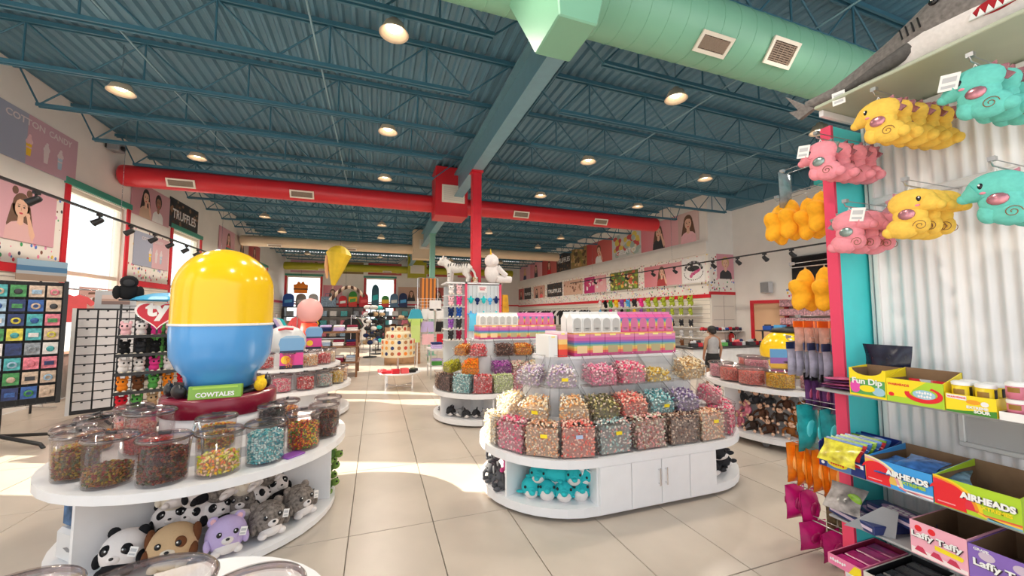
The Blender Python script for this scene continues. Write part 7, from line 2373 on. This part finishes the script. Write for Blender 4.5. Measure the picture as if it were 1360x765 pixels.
hang_bag('blue_bag', 'large bright blue transparent bag on the peg wall', (1.98, 7.93, 1.60), 0, .30, .36, .08, mat('bag_azure', (.10, .52, .78), .25), None)
sg = obj('small_sign', B(-.10, .10, -.01, 0, 0, .14), PW, None, (2.14, 7.998, 2.06), label='small white sign with red letters at the top of the peg wall', cat='sign')
obj('sign_print', MB().box(-.07, .07, -.0115, -.0101, .085, .105).box(-.06, .05, -.0115, -.0101, .05, .068), K('red'), sg)
yo = thing('hanging_towel', 'yellow and orange towel hanging at the right red edge of the peg wall', 'towel', (2.66, 8.02, 2.02), .2)
obj('towel', MB().prism([(-.08, -.75), (.07, -.78), (.09, -.3), (.06, 0), (-.06, 0)], -.02, .02, 0, 'y'), mat('towel_amber', (.60, .30, .02), .9, noise=.3, scale=9), yo, bev=.008)


def big_cat(lab, loc, rz, sc, base, stripe):
    """standing tiger: deep chest, four jointed legs, tail, striped"""
    o = thing('tiger_plush', lab, 'soft toy', loc, rz, scale=sc)
    m = MB()
    m.tube([(-.66, 0, .72), (-.50, 0, .80), (-.20, 0, .80), (.10, 0, .78), (.40, 0, .82), (.64, 0, .88)], [.17, .25, .245, .25, .28, .20], 16)
    m.tube([(.55, 0, .92), (.70, 0, 1.06), (.82, 0, 1.14)], [.23, .22, .20], 12).ell((.88, 0, 1.16), (.25, .25, .24), 14, 9)
    m.ell((1.08, 0, 1.08), (.14, .15, .12), 12, 7)
    for sy in (-1, 1):
        m.tube([(.48, sy * .15, .80), (.47, sy * .16, .45), (.49, sy * .16, .12), (.54, sy * .16, .08)], [.17, .125, .105, .11], 10)
        m.tube([(-.48, sy * .15, .76), (-.40, sy * .17, .48), (-.58, sy * .17, .28), (-.52, sy * .17, .09), (-.46, sy * .17, .08)], [.20, .16, .11, .10, .105], 10)
        m.ell((.82, sy * .20, 1.38), (.06, .08, .09), 8, 6)
    m.tube([(-.66, 0, .78), (-.85, 0, .55), (-.92, 0, .30), (-1.02, 0, .22)], [.07, .06, .055, .05], 8)
    obj('body', m, base, o)
    s = MB()
    for i in range(9):
        x = -.50 + .125 * i
        R = .248 + (.03 if i > 6 else 0)
        for sy in (-1, 1):
            s.tube([(x + .03 * math.sin(i), sy * R * math.sin(t), .80 + R * math.cos(t)) for t in (.1, .6, 1.1, 1.7 + .3 * (i % 2))], [.026, .034, .028, .006], 5)
    for sy in (-1, 1):
        for z in (.32, .46):
            s.tube([(.40, sy * .26, z), (.48, sy * .285, z + .01), (.56, sy * .26, z)], [.008, .024, .008], 5)
        s.tube([(.82, sy * .245, 1.22), (.92, sy * .245, 1.24)], [.014, .006], 5)
    obj('stripes', s, stripe, o)
    for sy in (-1, 1):
        obj('eye', MB().ell((1.09, sy * .12, 1.23), (.025, .025, .03), 8, 6), EYEB, o)
    obj('nose', MB().ell((1.215, 0, 1.12), (.025, .04, .03), 8, 6), K('lpink'), o)
    return o


big_cat('white standing tiger plush with dark stripes on top of the column fixture', (1.66, 8.16, 2.271), PI - .5, .40, mat('plush_tigerwhite', (.70, .66, .62), .9, noise=.1, scale=30, bump=.3), plush_mat('dark'))
ball_plush('puppy', 'small tan plush sitting between the white tiger and the unicorn', (1.98, 8.02, 2.271), .2, .07, None)
un = thing('unicorn_plush', 'white and pink unicorn plush slumped at the right of the column fixture top', 'soft toy', (2.36, 8.0, 2.271), .6)
WPL = plush_mat('white')
obj('body', MB().ell((0, 0, .22), (.18, .16, .22), 14, 9).ell((-.07, -.04, .47), (.16, .15, .15), 14, 9).ell((-.12, -.17, .43), (.08, .09, .07), 10, 7), WPL, un)
for s in (-1, 1):
    obj('leg', MB().tube([(.04, s * .08, .10), (.20, s * .12 - .06, .085), (.34, s * .14 - .10, .085)], [.085, .08, .075], 10), WPL, un)
    obj('arm', MB().tube([(.02, s * .12, .34), (.12, s * .18, .24), (.20, s * .18 - .05, .16)], [.07, .06, .06], 8), WPL, un)
obj('mane', MB().ell((.02, .02, .56), (.07, .07, .10), 10, 6).ell((.06, .04, .44), (.05, .05, .09), 10, 6), plush_mat('lpink'), un)
obj('horn', MB().tube([(-.12, -.06, .60), (-.18, -.10, .72)], [.025, .004], 8), K('gold' if 'gold' in C else 'yellow'), un)

# ---------------------------------------------------------------- right wall: shelves of plush, clothes
rs = thing('wall_shelving', 'white slatwall shelves of plush along the near half of the right wall', 'shelving', (XR - .26, 13.2, 0), -PI / 2)
RZ = (.45, .80, 1.15, 1.55, 1.86)
for z in RZ:
    obj('shelf', B(-3.1, 3.1, -.12, .235, z - .02, z), WHITE, rs)
rr = random.Random(12)
spec = [('froggreen', 'green'), ('froggreen', 'green'), ('dark', 'charcoal'), ('lgrey', 'grey'), ('brown', 'brown')]
C['froggreen'] = (.38, .46, .05)
for r in range(5):
    z = RZ[4 - r]
    for c in range(14):
        y = 10.35 + .43 * c
        if c < 6:
            k, nm = spec[r]
        else:
            k, nm = [('hot', 'magenta'), ('dark', 'charcoal'), ('sky', 'blue'), ('purple', 'purple'), ('yellow', 'yellow'), ('green', 'green'), ('black', 'black'), ('white', 'white')][(c + (r > 0) * (r * 3 + 2)) % 8 if r else c - 6]
        tiny_plush('%s plush on the right wall, %s board down, %s from the corner' % (nm, ORD[r], ORD[c]), (XR - .30, y, z + .001), -PI / 2 + rr.uniform(-.4, .4), k, .17 if r else .24, 'plush on the right wall shelves')
rk = rack('long chrome rail of black and white clothes along the far right wall', XR - .5, 21.5, 9.6, PI / 2, 1.9)
for i in range(28):
    k = ['black', 'dark', 'white', 'black', 'lgrey', 'black', 'dark'][i % 7]
    garment('%s shirt on the far right rail, %s' % ({'dark': 'charcoal', 'lgrey': 'grey'}.get(k, k), ('%s from the near end' % ORD[i]) if i < 20 else ('%s from the far end' % ORD[27 - i])), (XR - .5, 16.9 + .34 * i, 1.8), -.5, K(k, .85), 'shirts on the far right rail', .55, .8)

# corner: shelf of toy trucks, extinguisher, grey counter
cs_ = thing('toy_shelf', 'pale shelf of toy trucks on the short corner wall', 'shelf', (10.75, YC - .04, 0))
obj('shelf_board', B(-1.0, .72, -.30, 0, 1.03, 1.05), K('white'), cs_)
for x in (-.9, .6):
    obj('bracket', MB().prism([(-.28, 1.03), (0, 1.03), (0, .85)], x, x + .02, 0, 'x'), CHROME, cs_)


def truck(lab, loc, rz, c1, c2):
    o = thing('toy_truck', lab, 'toy', loc, rz, 'toy trucks on the corner shelf')
    part('cab', 'trk_c', lambda: MB().prism([(-.12, .03), (-.02, .03), (-.02, .12), (-.06, .13), (-.10, .10), (-.12, .08)], -.045, .045, 0, 'y'), c1, o, bev=.006)
    part('truck_bed', 'trk_b', lambda: B(-.015, .13, -.045, .045, .035, .10), c2, o, bev=.005)
    for x in (-.08, .03, .09):
        for y in (-.047, .047):
            part('wheel', 'trk_w', lambda: MB().tube([(0, -.012, 0), (0, .012, 0)], .024, 10), BLK, o, loc=(x, y, .025))


for i in range(6):
    c1, c2, nm = [('red', 'red', 'red'), ('blue', 'white', 'blue and white'), ('navy', 'red', 'navy and red'), ('white', 'blue', 'white and blue'), ('red', 'dark', 'red and black'), ('maroon', 'navy', 'maroon')][i]
    truck('%s toy truck, %s from the left on the corner shelf' % (nm, ORD[i]), (9.90 + .29 * i, YC - .19, 1.051), .1 * (i % 3 - 1), K(c1, .35), K(c2, .35))
fe = thing('fire_extinguisher', 'red fire extinguisher on the short corner wall under the toy shelf', 'extinguisher', (11.12, YC - .13, .55))
obj('cylinder', MB().lathe([(0, 0), (.08, 0), (.085, .02), (.085, .34), (.06, .40), (.025, .42), (0, .42)], 18), mat('ext_red', (.55, .01, .01), .3), fe)
obj('valve', MB().box(-.03, .03, -.02, .02, .42, .47).tube([(0, 0, .46), (-.10, -.03, .50)], .012, 6), BLK, fe)
obj('hose', MB().tube([(.02, -.02, .44), (.10, -.06, .36), (.10, -.07, .15)], .012, 6), BLK, fe)
obj('wall_hook', B(-.03, .03, .06, .128, .30, .40), CHROME, fe)
obj('label_band', MB().lathe([(.0855, .12), (.0855, .26)], 10, a0=-2.3, a1=-.8), PW, fe)
ctr = thing('counter', 'long grey counter by the corner, behind the person', 'counter', (9.6, 8.35, 0))
obj('counter_body', B(-1.7, 1.5, -.3, .3, .05, .66), K('white', .5), ctr)
obj('counter_top', B(-1.75, 1.55, -.35, .35, .66, .72), K('dark', .35), ctr, bev=.01)
obj('kick', B(-1.68, 1.48, -.27, .27, 0, .05), BLK, ctr)
rr = random.Random(31)
for i in range(12):
    k = ['black', 'red', 'grey', 'orange', 'green', 'black', 'maroon', 'white', 'dark', 'red', 'navy', 'black'][i]
    o = thing('small_goods_bin', '%s goods bin on the grey counter, %s from the left' % ({'dark': 'charcoal'}.get(k, k), ORD[i]), 'bin', (8.0 + .26 * i, 8.14 + .1 * (i % 2), .721), rr.uniform(-.3, .3), 'bins on the grey counter')
    part('bin_box', 'gbin', lambda: MB().box(-.10, .10, -.08, .08, 0, .10), K(k, .4), o, bev=.006)
    part('goods', 'gbg', lambda: MB().ell((-.04, 0, .11), (.05, .05, .05), 8, 6).ell((.04, .01, .12), (.05, .05, .055), 8, 6), K(['lgrey', 'dark', 'coral', 'navy'][i % 4], .5), o)
# pink box shelves on the side wall
ps = thing('candy_box_shelves', 'three wall shelves of small pink boxes right of the red door', 'shelving', (XS - .02, 7.25, 0), -PI / 2)
PBX = mat('pink_carton', (.62, .34, .38), .45, noise=.5, scale=18)
for r, z in enumerate((1.30, 1.56, 1.82)):
    obj('shelf_board', B(-.85, .95, -.26, 0, z - .02, z), mat('shelf_maroon', (.20, .04, .05), .5), ps)
    for c in range(10):
        obj('pink_box', B(-.08, .08, -.10, .10, 0, .19), PBX, None, (XS - .16, 8.02 - .172 * c, z + .001), -PI / 2, bev=.004, label='pink patterned box, %s shelf up and %s from the red door' % (ORD[r], ORD[c]), cat='box', group='pink boxes on the side wall')
lc = thing('low_shelf', 'dark low shelf with blue goods before the red door', 'shelf', (10.3, 7.3, 0), -PI / 2)
obj('board', B(-.7, .7, -.2, .2, 1.12, 1.15), K('dark'), lc)
for x in (-.65, .62):
    obj('leg', B(x, x + .03, -.02, .02, 0, 1.12), K('dark'), lc)
for i in range(4):
    obj('goods_box', B(-.12, .12, -.09, .09, 0, .12 + .03 * (i % 2)), K(['blue', 'sky', 'black', 'navy'][i], .4), None, (10.3, 7.75 - .32 * i, 1.151), -PI / 2, bev=.01, label='%s box on the dark low shelf by the red door' % ['royal blue', 'light blue', 'black', 'navy'][i], cat='box', group='boxes by the red door')
# ================================================================ THE PERSON, SEEN FROM BEHIND
def skin_figure(name, joints, bones, radii, material, parent, sub=2):
    me = bpy.data.meshes.new(name)
    names = list(joints)
    ix = {n: i for i, n in enumerate(names)}
    me.from_pydata([joints[n] for n in names], [(ix[a], ix[b]) for a, b in bones], [])
    o = bpy.data.objects.new(name, me)
    COL.objects.link(o)
    o.parent = parent
    sk = o.modifiers.new('skin', 'SKIN')
    sk.use_smooth_shade = True
    for n in names:
        v = me.skin_vertices[0].data[ix[n]]
        r = radii[n]
        v.radius = r if isinstance(r, tuple) else (r, r)
        v.use_root = (n == names[0])
    sb = o.modifiers.new('subdivision', 'SUBSURF')
    sb.levels = sb.render_levels = sub
    me.materials.append(material)
    return o


pr = thing('person', 'dark haired person in grey sleeveless top and black shorts seen from behind by the counter', 'person', (7.02, 6.60, 0), RAD(165))
SKN = mat('person_skin', (.40, .19, .11), .55, noise=.06, scale=10)
# local: facing -y, so the camera sees the back
Jn = {'pelvis': (0, 0, .70), 'waist': (0, .01, .82), 'chest': (0, .01, .98), 'collar': (0, .01, 1.09), 'neck': (0, .0, 1.13), 'skull': (0, -.015, 1.22), 'crown': (0, -.01, 1.29)}
Rn = {'pelvis': (.105, .08), 'waist': (.095, .07), 'chest': (.115, .08), 'collar': (.075, .06), 'neck': .042, 'skull': (.072, .085), 'crown': (.05, .06)}
Bn = [('pelvis', 'waist'), ('waist', 'chest'), ('chest', 'collar'), ('collar', 'neck'), ('neck', 'skull'), ('skull', 'crown')]
for s, n in ((-1, 'l'), (1, 'r')):
    f = -.10 if s > 0 else .06
    Jn.update({'sh' + n: (s * .135, .01, 1.055), 'el' + n: (s * .185, .03, .86), 'wr' + n: (s * .175, -.05 if s > 0 else .0, .68), 'pa' + n: (s * .17, -.06 if s > 0 else -.01, .635),
               'hip' + n: (s * .07, 0, .64), 'kn' + n: (s * .075, f * .5 - .01, .37), 'an' + n: (s * .075, f, .07), 'to' + n: (s * .085, f - .13, .025)})
    Rn.update({'sh' + n: .045, 'el' + n: .033, 'wr' + n: .023, 'pa' + n: (.03, .016), 'hip' + n: .078, 'kn' + n: .048, 'an' + n: .032, 'to' + n: (.032, .022)})
    Bn += [('collar', 'sh' + n), ('sh' + n, 'el' + n), ('el' + n, 'wr' + n), ('wr' + n, 'pa' + n), ('pelvis', 'hip' + n), ('hip' + n, 'kn' + n), ('kn' + n, 'an' + n), ('an' + n, 'to' + n)]
    for k in range(5):
        q = Jn['pa' + n]
        if k < 4:
            a, L = (k - 1.5) * .012, [.052, .06, .056, .042][k]
            Jn.update({'f%s%da' % (n, k): (q[0], q[1] - a - .004, q[2] - .02), 'f%s%db' % (n, k): (q[0] - s * .008, q[1] - a * 1.2 - .006, q[2] - .02 - L * .55), 'f%s%dc' % (n, k): (q[0] - s * .018, q[1] - a * 1.2 - .008, q[2] - .02 - L)})
            ra = .0078
        else:
            Jn.update({'f%s%da' % (n, k): (q[0], q[1] - .026, q[2] + .005), 'f%s%db' % (n, k): (q[0] - s * .004, q[1] - .042, q[2] - .018), 'f%s%dc' % (n, k): (q[0] - s * .008, q[1] - .047, q[2] - .038)})
            ra = .009
        Rn.update({'f%s%da' % (n, k): ra, 'f%s%db' % (n, k): ra * .92, 'f%s%dc' % (n, k): ra * .75})
        Bn += [('pa' + n, 'f%s%da' % (n, k)), ('f%s%da' % (n, k), 'f%s%db' % (n, k)), ('f%s%db' % (n, k), 'f%s%dc' % (n, k))]
skin_figure('body', Jn, Bn, Rn, SKN, pr)
tp = MB()
rows_ = [(.70, .128, .100), (.80, .118, .088), (.92, .132, .096), (1.0, .140, .100), (1.06, .118, .086), (1.10, .075, .068)]
vs, fs = [], []
for z, a, b in rows_:
    for i in range(20):
        t = 2 * PI * i / 20
        vs.append((a * math.cos(t), .01 + b * math.sin(t), z))
for j in range(len(rows_) - 1):
    for i in range(20):
        fs.append((j * 20 + i, j * 20 + (i + 1) % 20, (j + 1) * 20 + (i + 1) % 20, (j + 1) * 20 + i))
tp.add(vs, fs, 0, True)
obj('sleeveless_top', tp, mat('grey_cloth', (.36, .35, .36), .9, noise=.1, scale=14), pr)
shm = MB()
shm.lathe([(.132, .74), (.138, .66), (.135, .60), (0, .58)], 20, c=(0, .0, 0), sy=.82)
for s in (-1, 1):
    f = -.10 if s > 0 else .06
    shm.tube([(s * .066, 0, .66), (s * .07, f * .25, .54), (s * .072, f * .45, .43)], [.088, .086, .082], 14)
obj('shorts', shm, K('black', .85), pr)
hd = MB()
hd.ell((0, .004, 1.262), (.090, .100, .082), 18, 10).ell((0, .055, 1.21), (.068, .05, .06), 14, 8)
obj('hair', hd, mat('hair_black', (.012, .01, .01), .6), pr)
for s in (-1, 1):
    obj('ear', MB().ell((s * .088, -.01, 1.205), (.014, .022, .03), 10, 6), SKN, pr)
    obj('eye', MB().ell((s * .03, -.098, 1.215), (.013, .006, .009), 10, 6), EYEB, pr)
    obj('shoe', MB().ell((s * .082, (-.10 if s > 0 else .06) - .06, .032), (.042, .115, .034), 14, 8), K('dark', .6), pr)
obj('nose', MB().ell((0, -.106, 1.19), (.013, .018, .02), 10, 6), SKN, pr)
obj('mouth', MB().ell((0, -.094, 1.155), (.026, .008, .008), 10, 5), LIPS, pr)
